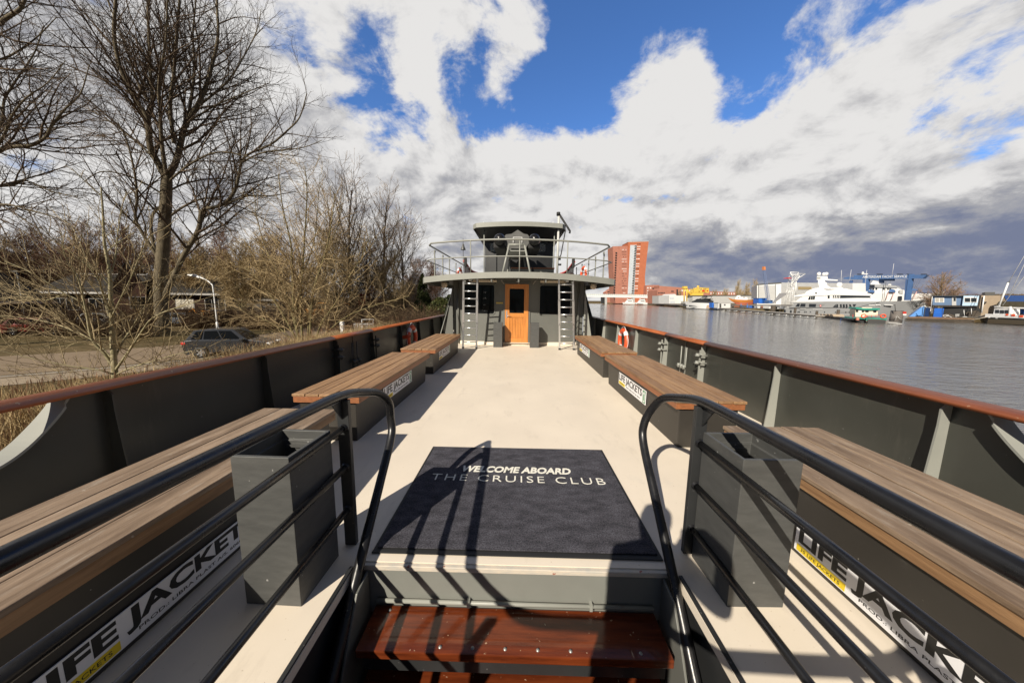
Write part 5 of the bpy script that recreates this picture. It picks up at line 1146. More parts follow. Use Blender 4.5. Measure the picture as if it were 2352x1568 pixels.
# photographer standing behind the stair opening -----------------------------------------------------------------
# (a person holding a camera; casts the shadow beside the mat)
def photographer():
    t = thing('person', 'person in dark jacket and trousers standing aft of the stairs with a raised camera', 'person', (-.33, -.19, 0)); t.scale = (1, 1, 1.06)
    me = bpy.data.meshes.new('body'); bx, by = 0.0, 0.0
    J = dict(pel=(0, 0, .88), sp=(0, .02, 1.08), ch=(0, .01, 1.28), nk=(0, .0, 1.42), hd=(0, .02, 1.50), ht=(0, .0, 1.62),
             ls=(-.17, 0, 1.35), le=(.02, .10, 1.13), lw=(.22, .06, 1.34), lh=(.25, .09, 1.37), rs=(.17, 0, 1.35), re=(.42, .0, 1.11), rw=(.44, .06, 1.34), rh=(.41, .09, 1.37),
             lp=(-.10, 0, .85), lk=(-.12, .03, .47), la=(-.13, -.02, .09), lt=(-.14, .15, .045), rp=(.10, 0, .85), rk=(.12, .03, .47), ra=(.13, -.02, .09), rt=(.14, .15, .045))
    rad = dict(pel=.155, sp=.145, ch=.165, nk=.058, hd=.085, ht=.075, ls=.068, le=.050, lw=.036, lh=.034, rs=.068, re=.050, rw=.036, rh=.034, lp=.095, lk=.066, la=.048, lt=.04, rp=.095, rk=.066, ra=.048, rt=.04)
    ks = list(J); E_ = [('pel', 'sp'), ('sp', 'ch'), ('ch', 'nk'), ('nk', 'hd'), ('hd', 'ht'), ('ch', 'ls'), ('ls', 'le'), ('le', 'lw'), ('lw', 'lh'), ('ch', 'rs'), ('rs', 're'), ('re', 'rw'), ('rw', 'rh'), ('pel', 'lp'), ('lp', 'lk'), ('lk', 'la'), ('la', 'lt'), ('pel', 'rp'), ('rp', 'rk'), ('rk', 'ra'), ('ra', 'rt')]
    # five separate fingers on each hand, curled forward round the camera
    co = {k: Vector(J[k]) for k in ks}
    for s_, h in ((1, 'lh'), (-1, 'rh')):
        for f in range(5):
            a, b_, c_ = f'{h}{f}a', f'{h}{f}b', f'{h}{f}c'
            if f < 4: p0 = co[h] + Vector((s_ * .012, .035, .03 - .02 * f)); p1 = p0 + Vector((s_ * .004, .03, -.002)); p2 = p1 + Vector((s_ * .02, .012 - .003 * abs(f - 1), -.004))
            else: p0 = co[h] + Vector((s_ * .02, .0, .02)); p1 = p0 + Vector((s_ * .015, .015, .012)); p2 = p1 + Vector((s_ * .006, .02, .004))
            for k, p, r_ in ((a, p0, .0095), (b_, p1, .0088), (c_, p2, .0075)): co[k] = p; rad[k] = r_; ks.append(k)
            E_ += [(h, a), (a, b_), (b_, c_)]
    ix = {k: i for i, k in enumerate(ks)}
    me.from_pydata([tuple(co[k] + Vector((bx, by, 0))) for k in ks], [(ix[a], ix[b]) for a, b in E_], [])
    o = bpy.data.objects.new('body', me); COL.objects.link(o); o.parent = t
    md = o.modifiers.new('skin', 'SKIN'); sv = me.skin_vertices[0].data
    for k in ks: sv[ix[k]].radius = (rad[k], rad[k])
    sv[0].use_root = True
    sb = o.modifiers.new('sub', 'SUBSURF'); sb.levels = 1; sb.render_levels = 2
    me.materials.append(pbr('dark jacket cloth', (.025, .027, .032), .9, var=.2, vscale=20))
    def loc(x, y, z): return (x + bx, y + by, z)
    m_ = MB(); m_.lathe([(.0, -.115), (.05, -.10), (.078, -.03), (.085, .03), (.075, .09), (.04, .12), (.0, .125)], loc(0, .035, 1.535), sides=18)
    m_.lathe([(.014, 0), (.010, .02), (.0, .028)], loc(0, .112, 1.525), (0, 1, -.3), 8)
    for s_ in (-1, 1): m_.lathe([(.0, -.01), (.018, 0), (.0, .012)], loc(s_ * .086, .03, 1.53), (s_, 0, 0), 10)
    hd = m_.build('head', pbr('skin', (.45, .27, .19), .55), t, local=True)
    for s_ in (-1, 1): m_ = MB(); m_.lathe([(.0, .008), (.010, .004), (.012, 0)], loc(s_ * .03, .108, 1.548), (0, 1, 0), 10); m_.build('eye', M['ink'], hd, local=True)
    m_ = MB(); m_.box(*[q for ab in zip(loc(-.024, .100, 1.478), loc(.024, .112, 1.488)) for q in ab]); m_.build('mouth', pbr('lips', (.30, .10, .08), .5), hd, local=True)
    m_ = MB(); m_.lathe([(.087, .0), (.092, .05), (.078, .105), (.04, .135), (.0, .14)], loc(0, .015, 1.54), (0, -.25, 1), 18); m_.build('hair', pbr('brown hair', (.05, .03, .018), .7), t, local=True)
    c = thing('camera_body', 'black camera held up in front of the standing person', 'camera', (0, -.07, 1.40))
    m_ = MB(); m_.box(-.075, .075, -.125, -.06, 1.395, 1.495); m_.build('body', M['rubber'], c, bevel=.01)
    m_ = MB(); m_.box(-.03, .03, -.12, -.07, 1.495, 1.525); m_.build('viewfinder', M['rubber'], c, bevel=.008)
    m_ = MB(); m_.lathe([(.03, 0), (.036, .01), (.036, .045), (.031, .05), (.0, .046)], (0, -.06, 1.45), (0, 1, 0), 20); m_.build('lens', M['black'], c)
photographer()

# ================================================================== FAR SHORE
def ua(x, y): return ((1880 + x / 5.345) / 1.0884, (640 + y / 5.345) / 1.0884)
def ub(x, y): return ((2260 + x / 6.817) / 1.0884, (600 + y / 6.817) / 1.0884)
def uc(x, y): return ((1480 + x / 5.113) / 1.0884, (690 + y / 5.113) / 1.0884)
def ud(x, y): return ((1500 + x / 4.055) / 1.0884, (580 + y / 4.055) / 1.0884)
QZ = -1.9
class Far:
    """a thing standing on its own upright plane; outlines are given in picture crops f and get depth y0..y1"""
    def __init__(s, name, label, cat, f, x0, y0, x1, y1, Ya, Yb=None, group=None):
        a = f(x0, y0); b = f(x1, y1); A = PY(a[0], a[1], Ya); B = PY(b[0], b[1], Yb or Ya); s.f = f; s.P = Pl(A, B); s.t = thing(name, label, cat, (A.x, A.y, QZ), s.P.rz, group)
    def pts(s, lst): return [s.P.q(*s.f(x, y)) for x, y in lst]
    def solid(s, name, mat, lst, y0, y1, parent=None, bevel=0): m_ = MB(); s.P.prism(m_, s.pts(lst), y0, y1); return m_.build(name, mat, parent or s.t, fix=True, bevel=bevel)
    def rect(s, name, mat, x0, ya, x1, yb, y0, y1, parent=None): return s.solid(name, mat, [(x0, yb), (x1, yb), (x1, ya), (x0, ya)], y0, y1, parent)
    def rects(s, name, mat, lst, y0, y1, parent=None):
        m_ = MB()
        for x0, ya, x1, yb in lst: s.P.prism(m_, s.pts([(x0, yb), (x1, yb), (x1, ya), (x0, ya)]), y0, y1)
        return m_.build(name, mat, parent or s.t, fix=True)
    def polys(s, name, mat, lst, y0, y1, parent=None):
        m_ = MB()
        for pl_ in lst: s.P.prism(m_, s.pts(pl_), y0, y1)
        return m_.build(name, mat, parent or s.t, fix=True)
    def each(s, name, mat, lst, y0, y1, parent=None):
        for r_ in lst: s.rects(name, mat, [r_], y0, y1, parent)
    def rod(s, name, mat, lst, r_, y=0.0, parent=None, sides=6):
        m_ = MB()
        for ln in lst: m_.tube([s.P.w(a, y, z) for a, z in s.pts(ln)], r_, sides)
        return m_.build(name, mat, parent or s.t)
    def hull(s, name, mat, sheer, keel, half, bow=1, parent=None, n=26, full=.55, yc=None, deckm=None, drop=.0):
        """boat hull lofted from its picture outline; bow=1 to the right, -1 to the left"""
        S = sorted(s.pts(sheer)); K = sorted(s.pts(keel)); yc = half if yc is None else yc
        def ip(T, a):
            if a <= T[0][0]: return T[0][1]
            for i in range(len(T) - 1):
                if a <= T[i + 1][0]: f_ = (a - T[i][0]) / max(1e-6, T[i + 1][0] - T[i][0]); return T[i][1] + (T[i + 1][1] - T[i][1]) * f_
            return T[-1][1]
        a0, a1 = S[0][0], S[-1][0]; k0, k1 = K[0][0], K[-1][0]; rows = []
        for i in range(n + 1):
            f_ = i / n; a = a0 + (a1 - a0) * f_; b = k0 + (k1 - k0) * f_
            g = f_ if bow > 0 else 1 - f_
            hw = half * (1 - max(0, (g - full) / (1 - full)) ** 2.2 * .97) * (.86 + .14 * min(1, g / .25)); hk = hw * (.94 - .45 * max(0, (g - full) / (1 - full)))
            zt2, zk = ip(S, a), ip(K, b); zm = (zt2 + zk) / 2; am = (a + b) / 2; hm = hw * .6 + hk * .4
            rows.append([s.P.w(b, yc - hk, zk), s.P.w(am, yc - hm, zm), s.P.w(a, yc - hw, zt2), s.P.w(a, yc + hw, zt2), s.P.w(am, yc + hm, zm), s.P.w(b, yc + hk, zk)])
        m_ = MB(); m_.grid(rows, True, True)
        m_.f.append((0, 1, 2, 3, 4, 5)); m_.sm.append(False); b0 = len(m_.v) - 6; m_.f.append(tuple(b0 + k for k in range(6))); m_.sm.append(False)
        o_ = m_.build(name, mat, parent or s.t, fix=True)
        md_ = o_.modifiers.new('edges', 'EDGE_SPLIT'); md_.split_angle = R(38)
        return o_
conc = pbr('quay concrete', (.20, .185, .165), .9, col2=(.13, .12, .105), vscale=.3, det=10, world=True)
MB().add([(121.4, -200, QZ + .006), (700, -200, QZ + .006), (700, 600, QZ + .006), (176, 479, QZ + .006), (170.6, 405, QZ + .006), (128.6, 232, QZ + .006), (126.6, 180, QZ + .006), (158.6, 160, QZ + .006), (166.6, 126, QZ + .006), (121.4, 88, QZ + .006)], [tuple(range(10))]).build('quay', conc, kind='structure')
brick_o = pbr('orange red brick', (.44, .150, .080), .85, col2=(.37, .125, .066), vscale=.25, spec=.1)
brick_p = pbr('pinkish red brick', (.40, .180, .130), .85, col2=(.33, .145, .105), vscale=.3, spec=.1)
glz = pbr('pale blue glazing', (.38, .43, .48), .25, col2=(.55, .58, .60), vscale=.8)
shed = pbr('light grey shed cladding', (.40, .40, .39), .6, var=.05, vscale=.5)
shed_w = pbr('white shed cladding', (.60, .60, .59), .55, var=.04, vscale=.4)
gel = pbr('white gelcoat', (.70, .70, .69), .25, coat=.3)
silver = pbr('silver grey gelcoat', (.24, .245, .25), .25, coat=.4, var=.03, vscale=.4)
blue_s = pbr('blue steel paint', (.065, .135, .30), .45, var=.08, vscale=.6)
blue_b = pbr('bright blue paint', (.025, .13, .50), .45, var=.12, vscale=.5)
teal = pbr('teal paint', (.015, .23, .17), .45)
timber = pbr('dark wet timber', (.045, .035, .026), .8, col2=(.085, .068, .05), vscale=1.2)
ylw = pbr('yellow machine paint', (.62, .43, .07), .5)
win = pbr('dark far window', (.02, .024, .03), .1, spec=.8)

# red tower ----------------------------------------------------------------------------
F = Far('tower_block', 'tall orange brick tower leaning outward with a pale glazed strip, beyond the bridge', 'building', ud, 135, 715, 492, 715, 480)
F.solid('wall', brick_p, [(163, 722), (289, 722), (289, 137), (135, 142), (150, 560)], 3, 30)
F.solid('wall', brick_o, [(290, 722), (461, 722), (455, 450), (470, 300), (493, 97), (287, 102)], 0, 28)
F.solid('parapet', gel, [(284, 101), (494, 95.5), (494, 92.5), (284, 98)], -.3, 28)
F.solid('glazed_strip', glz, [(279, 628), (345, 628), (371, 132), (306, 133)], -.5, 0)
for k in range(20):
    y = 136 + k * 25; xc = 358 - 30 * k / 19
    o_ = F.rects('balcony', M['charcoal'], [(xc - 9, y + 4, xc + 9, y + 16)], -1.6, -.51); F.rects('balcony_front', gel, [(xc - 9, y + 16, xc + 9, y + 19)], -1.7, -1.0, o_)
for k in range(19):
    y = 202 + k * 25.2; xc = 170 - 22 * min(1, k / 17); F.rects('side_balcony', gel if k % 1 else M['charcoal'], [(xc - 8, y, xc + 8, y + 13)], 2.2, 2.99)
rg = random.Random(9); wl = []
for k in range(20):
    y = 172 + k * 24.5
    if y < 640:
        F.rects('window', gel if rg.random() < .5 else win, [(x, y, x + 8, y + 6) for x in (228, 241, 254, 266) if rg.random() < .75], 2.9, 2.99)
    y2 = 118 + k * 25
    if y2 < 610: F.rects('window', gel if rg.random() < .5 else win, [(x - 32 * k / 20, y2, x + 9 - 32 * k / 20, y2 + 8) for x in (378, 391, 402)], -.09, -.001)
# lower brick blocks
F = Far('brick_block', 'low stepped red brick block joining the foot of the tower', 'building', ud, 455, 715, 600, 715, 470)
F.solid('wall', brick_p, [(462, 722), (600, 722), (600, 538), (530, 536), (470, 540)], 0, 30)
F.rects('window', gel, [(x, y, x + 14, y + 12) for x in (478, 505) for y in (560, 590, 615)], -.1, -.01); F.rects('balcony', M['charcoal'], [(530, y, 578, y + 14) for y in (565, 590, 612)], -.2, -.01)
F = Far('brick_block', 'dark red brick office with regular windows right of the bridge', 'building', ud, 580, 715, 775, 715, 330)
F.solid('wall', brick_p, [(582, 722), (775, 722), (775, 566), (660, 568), (582, 590)], 0, 25); F.rects('window', win, [(x, y, x + 9, y + 14) for x in range(590, 655, 14) for y in (610, 640)], -.1, -.01)
F.rects('window', win, [(720, 596, 748, 606)], -.1, -.01); F.rects('stair_tower', M['charcoal'], [(775, 580, 800, 640)], 2, 12)
F = Far('brick_terrace', 'long low orange roofed terrace far behind the yellow machine', 'building', ud, 600, 640, 1400, 650, 420)
F.solid('wall', brick_p, [(600, 700), (1400, 700), (1400, 610), (1100, 600), (800, 560), (600, 545)], 0, 16)
F.rects('window', gel, [(x, 612 + .02 * (x - 1100), x + 9, 628 + .02 * (x - 1100)) for x in range(1120, 1380, 26)] + [(x, 585, x + 20, 600) for x in (820, 860, 905)], -.1, -.01)
F = Far('brick_block', 'small pink brick block under the wheelhouse overhang left of the tower', 'building', ud, 20, 715, 160, 715, 560)
F.solid('wall', brick_p, [(20, 722), (60, 722), (60, 610), (160, 545), (160, 722)][::1], 0, 20); F.rects('window', win, [(75, y, 125, y + 9) for y in (600, 622)], -.2, -.01)
# bridge
F = Far('foot_bridge', 'white bridge with glass railing crossing in front of the tower', 'bridge', uc, -60, 260, 832, 275, 430)
F.solid('deck_beam', gel, [(-120, 246), (832, 262), (832, 283), (-120, 264)], 0, 5)
F.rects('railing_post', gel, [(x, 222 + x * .018, x + 3, 248 + x * .018) for x in range(-60, 830, 26)], 0, .2)
F.solid('glass_panel', pbr('greenish glass', (.50, .54, .52), .2), [(-120, 228), (832, 240), (832, 261), (-120, 245)], .3, .34)
for x in (165, 520): F.rects('pier', shed, [(x, 262 + x * .018, x + 28, 360)], .4, 4.6)
F.rects('pier', M['charcoal'], [(122, 270, 160, 350)], .4, 4.6)
# two white motor boats below the bridge
for (x0, x1, Y_, lab) in ((398, 552, 400, 'white motor yacht moored under the bridge, its left one'), (560, 712, 380, 'white motor yacht moored under the bridge, its right one')):
    F = Far('motor_yacht', lab, 'boat', uc, x0, 350, x1, 352, Y_, group='white yachts by the bridge'); w_ = x1 - x0
    F.hull('hull', gel, [(x0, 336), (x0 + w_ * .5, 334), (x1, 338)], [(x0 + w_ * .06, 358), (x1 - w_ * .02, 366 if x0 > 500 else 358)], 3.0, -1)
    F.solid('cabin', gel, [(x0 + w_ * .25, 335), (x0 + w_ * .85, 335), (x0 + w_ * .8, 300), (x0 + w_ * .45, 300)], 1, 5); F.rects('window', win, [(x0 + w_ * .42, 316, x0 + w_ * .76, 326)], .9, .99)
    F.solid('flybridge', gel, [(x0 + w_ * .38, 300), (x0 + w_ * .78, 300), (x0 + w_ * .74, 288), (x0 + w_ * .45, 290)], 1.3, 4.7); F.rects('top_window', win, [(x0 + w_ * .45, 289, x0 + w_ * .72, 296)], 1.2, 1.29)
    if x0 > 500: F.solid('blue_stripe', M['rubber'], [(x0 + 10, 352), (x0 + 100, 356), (x0 + 60, 364), (x0 + 20, 362)], -.25, -.15)
# sheds on the far quay
F = Far('grey_shed', 'low grey shed with wide glazing beside the brick office', 'shed', uc, 885, 345, 985, 345, 300)
F.rects('wall', shed, [(885, 250, 985, 352)], 0, 20); F.rects('window', glz, [(890, 258, 980, 280), (890, 318, 980, 345)], -.1, -.01)
F = Far('grey_shed', 'white flat roofed shed with dark band windows left of the yellow machine', 'shed', uc, 985, 345, 1230, 345, 270)
F.solid('wall', shed_w, [(985, 352), (1230, 352), (1230, 248), (1080, 248), (1060, 228), (1030, 244), (985, 246)], 0, 20); F.rects('window', glz, [(992, 272, 1046, 292), (992, 318, 1060, 344)], -.1, -.01); F.rects('door', gel, [(1140, 278, 1200, 345)], -.1, -.01)
F = Far('long_shed', 'long pale shed behind the dark topped motor yacht and the wooden boat', 'shed', ud, 1090, 710, 1640, 720, 275)
F.rects('wall', shed, [(1090, 646, 1640, 722)], 0, 25); F.rects('roof_edge', M['zinc'], [(1085, 640, 1645, 646)], -.3, 25)
# yellow machine
F = Far('yellow_crane', 'bright yellow dredging crane standing behind the white shed', 'crane', ud, 870, 700, 1110, 700, 262)
F.polys('body', ylw, [[(932, 642), (1045, 642), (1050, 616), (940, 612)], [(948, 610), (1000, 612), (1004, 572), (955, 576)], [(1012, 612), (1060, 614), (1066, 590), (1020, 586)], [(1068, 614), (1104, 616), (1106, 572), (1076, 576)]], 0, 6); F.rod('truss', ylw, [[(935, 612), (1010, 565), (1106, 572)], [(950, 580), (1000, 560), (1012, 545)], [(1000, 612), (1030, 566)], [(1060, 612), (1040, 568)]], .4, 1)
F.rod('frame', ylw, [[(872, 710), (872, 560)], [(900, 710), (900, 560)], [(872, 570), (940, 640)], [(900, 575), (945, 640)], [(1010, 565), (1012, 540)]], .5, 3)
F.rects('cab', ylw, [(862, 548, 900, 572)], 2, 5); F.rects('red_panel', M['red'], [(1035, 585, 1060, 605), (1080, 590, 1095, 600)], -.2, -.01); F.rects('railing', ylw, [(x, 560, x + 2.5, 590) for x in range(945, 1100, 14)], -.3, -.05)
F.rects('base', shed, [(868, 700, 910, 722), (945, 640, 1040, 722)], 1, 8)
# dark topped motor yacht
F = Far('motor_yacht', 'long white motor yacht with a black open top and black hull windows', 'boat', uc, 1155, 405, 1622, 425, 215, 192)
F.hull('hull', gel, [(1152, 336), (1300, 338), (1450, 344), (1560, 350), (1622, 392)], [(1168, 408), (1300, 420), (1620, 430)], 3.0, -1, full=.4)
F.solid('boot_stripe', M['ink'], [(1162, 400), (1300, 414), (1622, 424), (1622, 432), (1300, 422), (1166, 410)], -.2, .4)
F.polys('hull_window', win, [[(1160, 362), (1220, 370), (1222, 384), (1166, 376)], [(1240, 372), (1350, 386), (1240, 390)]], -.15, -.02)
F.solid('deckhouse', M['charcoal'], [(1250, 338), (1480, 344), (1490, 318), (1440, 300), (1330, 298), (1270, 318)], 1.2, 4.8)
F.rod('arch', M['ink'], [[(1320, 300), (1380, 272), (1490, 256)], [(1390, 300), (1440, 262)], [(1370, 298), (1400, 290), (1480, 288), (1500, 254)]], .16, 2.5)
F.solid('hard_top', M['ink'], [(1300, 304), (1480, 300), (1480, 292), (1330, 290)], 1, 5); F.solid('stern_panel', pbr('tan panel', (.45, .33, .22), .5), [(1460, 410), (1540, 415), (1530, 362), (1470, 372)], -.12, -.02)
# quay huts
F = Far('container', 'small blue container beside the white motor yacht stern', 'container', uc, 1535, 400, 1612, 402, 190); F.rects('box', blue_b, [(1535, 340, 1612, 404)], 0, 3); F.rects('door', M['charcoal'], [(1598, 348, 1610, 400)], -.05, -.005)
F = Far('site_hut', 'white quay hut with a square dark window', 'hut', uc, 1614, 402, 1770, 406, 184); F.rects('wall', shed_w, [(1614, 345, 1770, 408)], 0, 4); F.rects('window', win, [(1688, 358, 1706, 378)], -.05, -.005); F.rects('roof', shed, [(1610, 338, 1774, 345)], -.2, 4.2)
F.rects('door', M['zinc'], [(1628, 352, 1652, 405)], -.05, -.005)
# wooden boat on stands
F = Far('wooden_boat', 'varnished wooden boat with red bottom propped on blue stands ashore', 'boat', uc, 1735, 370, 2140, 375, 186, 178)
var_w = pbr('varnished orange hull', (.42, .15, .03), .3, coat=.4, var=.1, vscale=1.5); red_b = pbr('red bottom paint', (.34, .09, .045), .6)
F.hull('hull', var_w, [(1733, 276), (1800, 296), (1950, 304), (2060, 300), (2142, 286)], [(1790, 325), (1950, 340), (2110, 322)], 2.0, 1, full=.35); F.hull('bottom', red_b, [(1788, 322), (1950, 336), (2112, 318)], [(1850, 362), (1950, 372), (2060, 362)], 1.7, 1, full=.3, yc=2.0)
F.solid('cabin', gel, [(1830, 298), (1990, 304), (1985, 270), (1900, 268), (1895, 245), (1855, 248), (1838, 270)], 1.2, 2.8); F.rects('cabin_window', win, [(1870, 266, 1882, 280), (1938, 268, 1950, 282)], 1.1, 1.19)
F.rod('rail', gel, [[(1740, 270), (1800, 288), (1950, 296), (2060, 292), (2138, 278)]], .05, 0.1)
F.rod('stand', blue_s, [[(1905, 350), (1895, 410)], [(1905, 350), (1925, 410)], [(1985, 350), (1975, 410)], [(1985, 350), (2005, 410)], [(1895, 385), (2005, 385)]], .1, .4)
# big white boat hall
F = Far('boat_hall', 'large white boat hall with grey sliding doors and a tan stripe behind the lattice crane', 'hall', ud, 1592, 720, 1840, 725, 192, 186)
F.solid('wall', shed_w, [(1592, 735), (1838, 735), (1838, 512), (1830, 512), (1592, 535)], 0, 40)
F.solid('roof_edge', M['zinc'], [(1588, 536), (1838, 518), (1838, 508), (1588, 527)], -.4, .8)
F.rects('sliding_door', shed, [(1610, 545, 1690, 722)], -.3, -.05); F.rects('sliding_door', shed, [(1695, 540, 1775, 722)], -.3, -.05); F.rects('door_frame', M['zinc'], [(1690, 540, 1695, 722), (1776, 530, 1781, 722), (1604, 540, 1609, 722)], -.4, -.06)
F = Far('hall_wing', 'long white hall side wall with a tan stripe behind the silver yacht', 'hall', ud, 1840, 725, 2700, 735, 200, 150)
F.solid('wall', shed_w, [(1840, 735), (2560, 742), (2560, 518), (1840, 512)], 0, 6); F.polys('tan_stripe', pbr('tan stripe', (.42, .32, .16), .6), [[(2010, 583), (2145, 583), (2145, 555), (2010, 553)]], -.1, -.01)
F = Far('container', 'blue container at the foot of the boat hall behind the wooden boat', 'container', ud, 1605, 715, 1692, 718, 176); F.rects('box', blue_b, [(1608, 673, 1692, 722)], 0, 4); F.rects('roof', blue_s, [(1604, 668, 1696, 673)], -.2, 4.2)
# lattice cranes
def lattice(F, name, mat, pts, w0, w1, r_, n):
    m_ = MB(); P_ = F.pts(pts); (a0, z0), (a1, z1) = P_[0], P_[-1]; prev = None
    for i in range(n + 1):
        f_ = i / n; a = a0 + (a1 - a0) * f_; z = z0 + (z1 - z0) * f_; w_ = w0 + (w1 - w0) * f_; ring = [F.P.w(a - w_, -w_, z), F.P.w(a + w_, -w_, z), F.P.w(a + w_, w_, z), F.P.w(a - w_, w_, z)]
        if prev:
            for k in range(4): m_.tube([prev[k], ring[k]], r_, 5, caps=False); m_.tube([prev[k], ring[(k + 1) % 4]], r_ * .7, 4, caps=False)
        for k in range(4): m_.tube([ring[k], ring[(k + 1) % 4]], r_ * .7, 4, caps=False)
        prev = ring
    return m_.build(name, mat, F.t)
F = Far('lattice_crane', 'thin blue lattice crane with an orange tip in front of the boat hall', 'crane', ud, 1650, 715, 1720, 715, 170)
lattice(F, 'jib', pbr('grey blue lattice', (.16, .21, .36), .5), [(1705, 690), (1690, 560), (1675, 470), (1660, 395)], 0.6, .45, .07, 14); F.solid('tip', pbr('orange crane tip', (.55, .20, .07), .5), [(1650, 385), (1672, 385), (1668, 352), (1652, 350)], -.6, .6)
F.rects('cab', blue_s, [(1690, 690, 1728, 722)], -1.5, 1.5); F.rects('cab_window', win, [(1705, 694, 1724, 702)], -1.56, -1.51)
F = Far('lattice_mast', 'white lattice gantry mast rising at the silver yacht stern', 'mast', ua, 440, 640, 620, 640, 160)
lattice(F, 'tower', gel, [(500, 600), (545, 450), (545, 260)], 1.3, .9, .09, 6); lattice(F, 'tower', gel, [(480, 500), (595, 470), (600, 250)], .6, .5, .08, 5)
F.rod('platform', gel, [[(510, 215), (620, 215)], [(505, 235), (715, 236)], [(520, 255), (640, 255)], [(715, 236), (610, 300)], [(640, 255), (600, 330)], [(510, 215), (545, 280)], [(620, 215), (600, 280)], [(470, 300), (540, 330)]], .16, 0)
F.rods = None
F.rod('leg', gel, [[(545, 330), (440, 640)], [(560, 380), (520, 640)], [(590, 340), (585, 520)]], .22, 0); F.solid('red_head', M['red'], [(420, 302), (525, 300), (500, 288), (450, 290)], -.5, .5)
F.solid('gangway', pbr('grey gangway', (.24, .24, .25), .5), [(300, 630), (460, 520), (480, 490), (400, 495)], .5, 1.5)

# crates and drums along the quay edge
rgq = random.Random(12); stuffm = [timber, shed, blue_b, pbr('rusty drum', (.22, .09, .05), .7), gel, M['charcoal']]
for i in range(22):
    u, v = uc(1180 + 62 * i, 398); Y_ = 228 - 2.4 * i + rgq.uniform(-2, 2); p = PY(u, v, Y_); p.z = QZ + .006; s_ = rgq.uniform(.9, 2.0); mt = rgq.choice(stuffm)
    if i % 3 == 1:
        t = thing('oil_drum', 'small drum among the clutter on the far quay edge', 'drum', p, rgq.uniform(0, 3), 'drums on the far quay'); m_ = MB(); m_.lathe([(.0, 0), (.55, 0), (.55, .5), (.58, .52), (.58, .58), (.55, .6), (.55, 1.3), (.5, 1.36), (.0, 1.34)], (0, 0, 0), sides=12); m_.build('drum', mt, t, local=True)
    else:
        t = thing('crate', 'small crate among the clutter on the far quay edge', 'crate', p, rgq.uniform(0, 3), 'crates on the far quay'); m_ = MB(); m_.box(-s_, s_, -s_ * .6, s_ * .6, .15, s_ * .9 + .15)
        for k in (-1, 0, 1): m_.box(k * s_ * .8 - .12, k * s_ * .8 + .12, -s_ * .6, s_ * .6, 0, .149)
        m_.build('crate', mt, t, local=True)
# silver yacht -------------------------------------------------------------------------------
F = Far('super_yacht', 'large silver grey yacht with white upper decks lying along the pontoon', 'yacht', ua, 430, 790, 2050, 830, 140, 117)
F.hull('hull', silver, [(432, 690), (560, 668), (1000, 612), (1700, 606), (2000, 602), (2345, 590)], [(425, 790), (1000, 805), (1500, 820), (2085, 835)], 4.2, 1, full=.62, n=34)
F.solid('boot_stripe', M['ink'], [(425, 786), (1000, 800), (1500, 815), (1700, 822), (1700, 832), (425, 798)], -.12, .3)
F.solid('main_deck', silver, [(500, 690), (1000, 688), (1420, 680), (1710, 612), (1000, 605), (530, 618), (560, 640)], -.25, 8.4)
F.solid('upper_deck', gel, [(500, 612), (1000, 608), (1720, 610), (1600, 555), (1590, 520), (1400, 512), (740, 516), (640, 560), (590, 600)], .5, 8)
F.solid('overhang', gel, [(560, 540), (1100, 520), (1610, 530), (1600, 508), (1500, 482), (1300, 468), (1000, 470), (720, 500), (560, 528)], .2, 8.2)
F.solid('sun_deck', gel, [(700, 510), (1000, 500), (1450, 480), (1250, 430), (1000, 462), (935, 425), (850, 425), (770, 450), (725, 475)], 1.4, 7)
F.solid('radar_arch', gel, [(850, 430), (1240, 440), (1200, 410), (1050, 420), (950, 340), (880, 345), (900, 415)], 2, 6)
F.polys('window', win, [[(745, 582), (770, 530), (784, 530), (780, 582)], [(786, 582), (790, 530), (812, 530), (810, 582)], [(814, 582), (816, 530), (846, 530), (836, 582)]], .38, .49)
F.rects('window', win, [(1012, 524, 1038, 566)], .38, .49); F.polys('window', win, [[(1078, 562), (1084, 524), (1098, 524), (1092, 562)], [(1104, 562), (1110, 524), (1124, 524), (1118, 562)], [(1130, 562), (1136, 524), (1148, 524), (1144, 562)], [(1152, 562), (1156, 524), (1170, 524), (1166, 562)]], .38, .49)
F.solid('long_window', win, [(1176, 562), (1400, 556), (1590, 556), (1570, 530), (1400, 522), (1180, 524)], .38, .49)
F.polys('saloon_window', win, [[(580, 674), (610, 634), (640, 636), (632, 676)], [(640, 678), (656, 634), (716, 636), (712, 678)], [(760, 680), (764, 638), (858, 640), (850, 682)]], -.36, -.26)
F.polys('slanted_window', win, [[(1080, 682), (1118, 642), (1122, 682)], [(1124, 684), (1126, 642), (1150, 642), (1150, 684)], [(1178, 684), (1174, 642), (1198, 642), (1200, 686)], [(1216, 686), (1212, 642), (1238, 642), (1242, 686)], [(1256, 688), (1252, 642), (1274, 642), (1278, 688)], [(1304, 688), (1296, 644), (1320, 644), (1334, 688)], [(1344, 644), (1396, 642), (1362, 686)]], -.36, -.26)
F.solid('recess', pbr('grey recess', (.16, .165, .17), .5), [(572, 680), (930, 684), (985, 640), (610, 632)], -.253, -.24)
F.rects('porthole', win, [(x, 736 + .012 * (x - 600), x + 10, 750 + .012 * (x - 600)) for x in (612, 630, 700, 720, 775, 965, 1110, 1250, 1295, 1360, 1400)], -.05, .2)
F.rects('hull_door', win, [(425, 715, 450, 755), (512, 722, 530, 765)], -.1, .3)
F.rects('rub_rail', gel, [(640, 704, 720, 708), (810, 712, 945, 716)], -.2, .2); F.rects('deck_rail', gel, [(1560, 652, 1640, 660), (1650, 652, 1720, 660), (1770, 650, 1880, 658)], .0, .6)
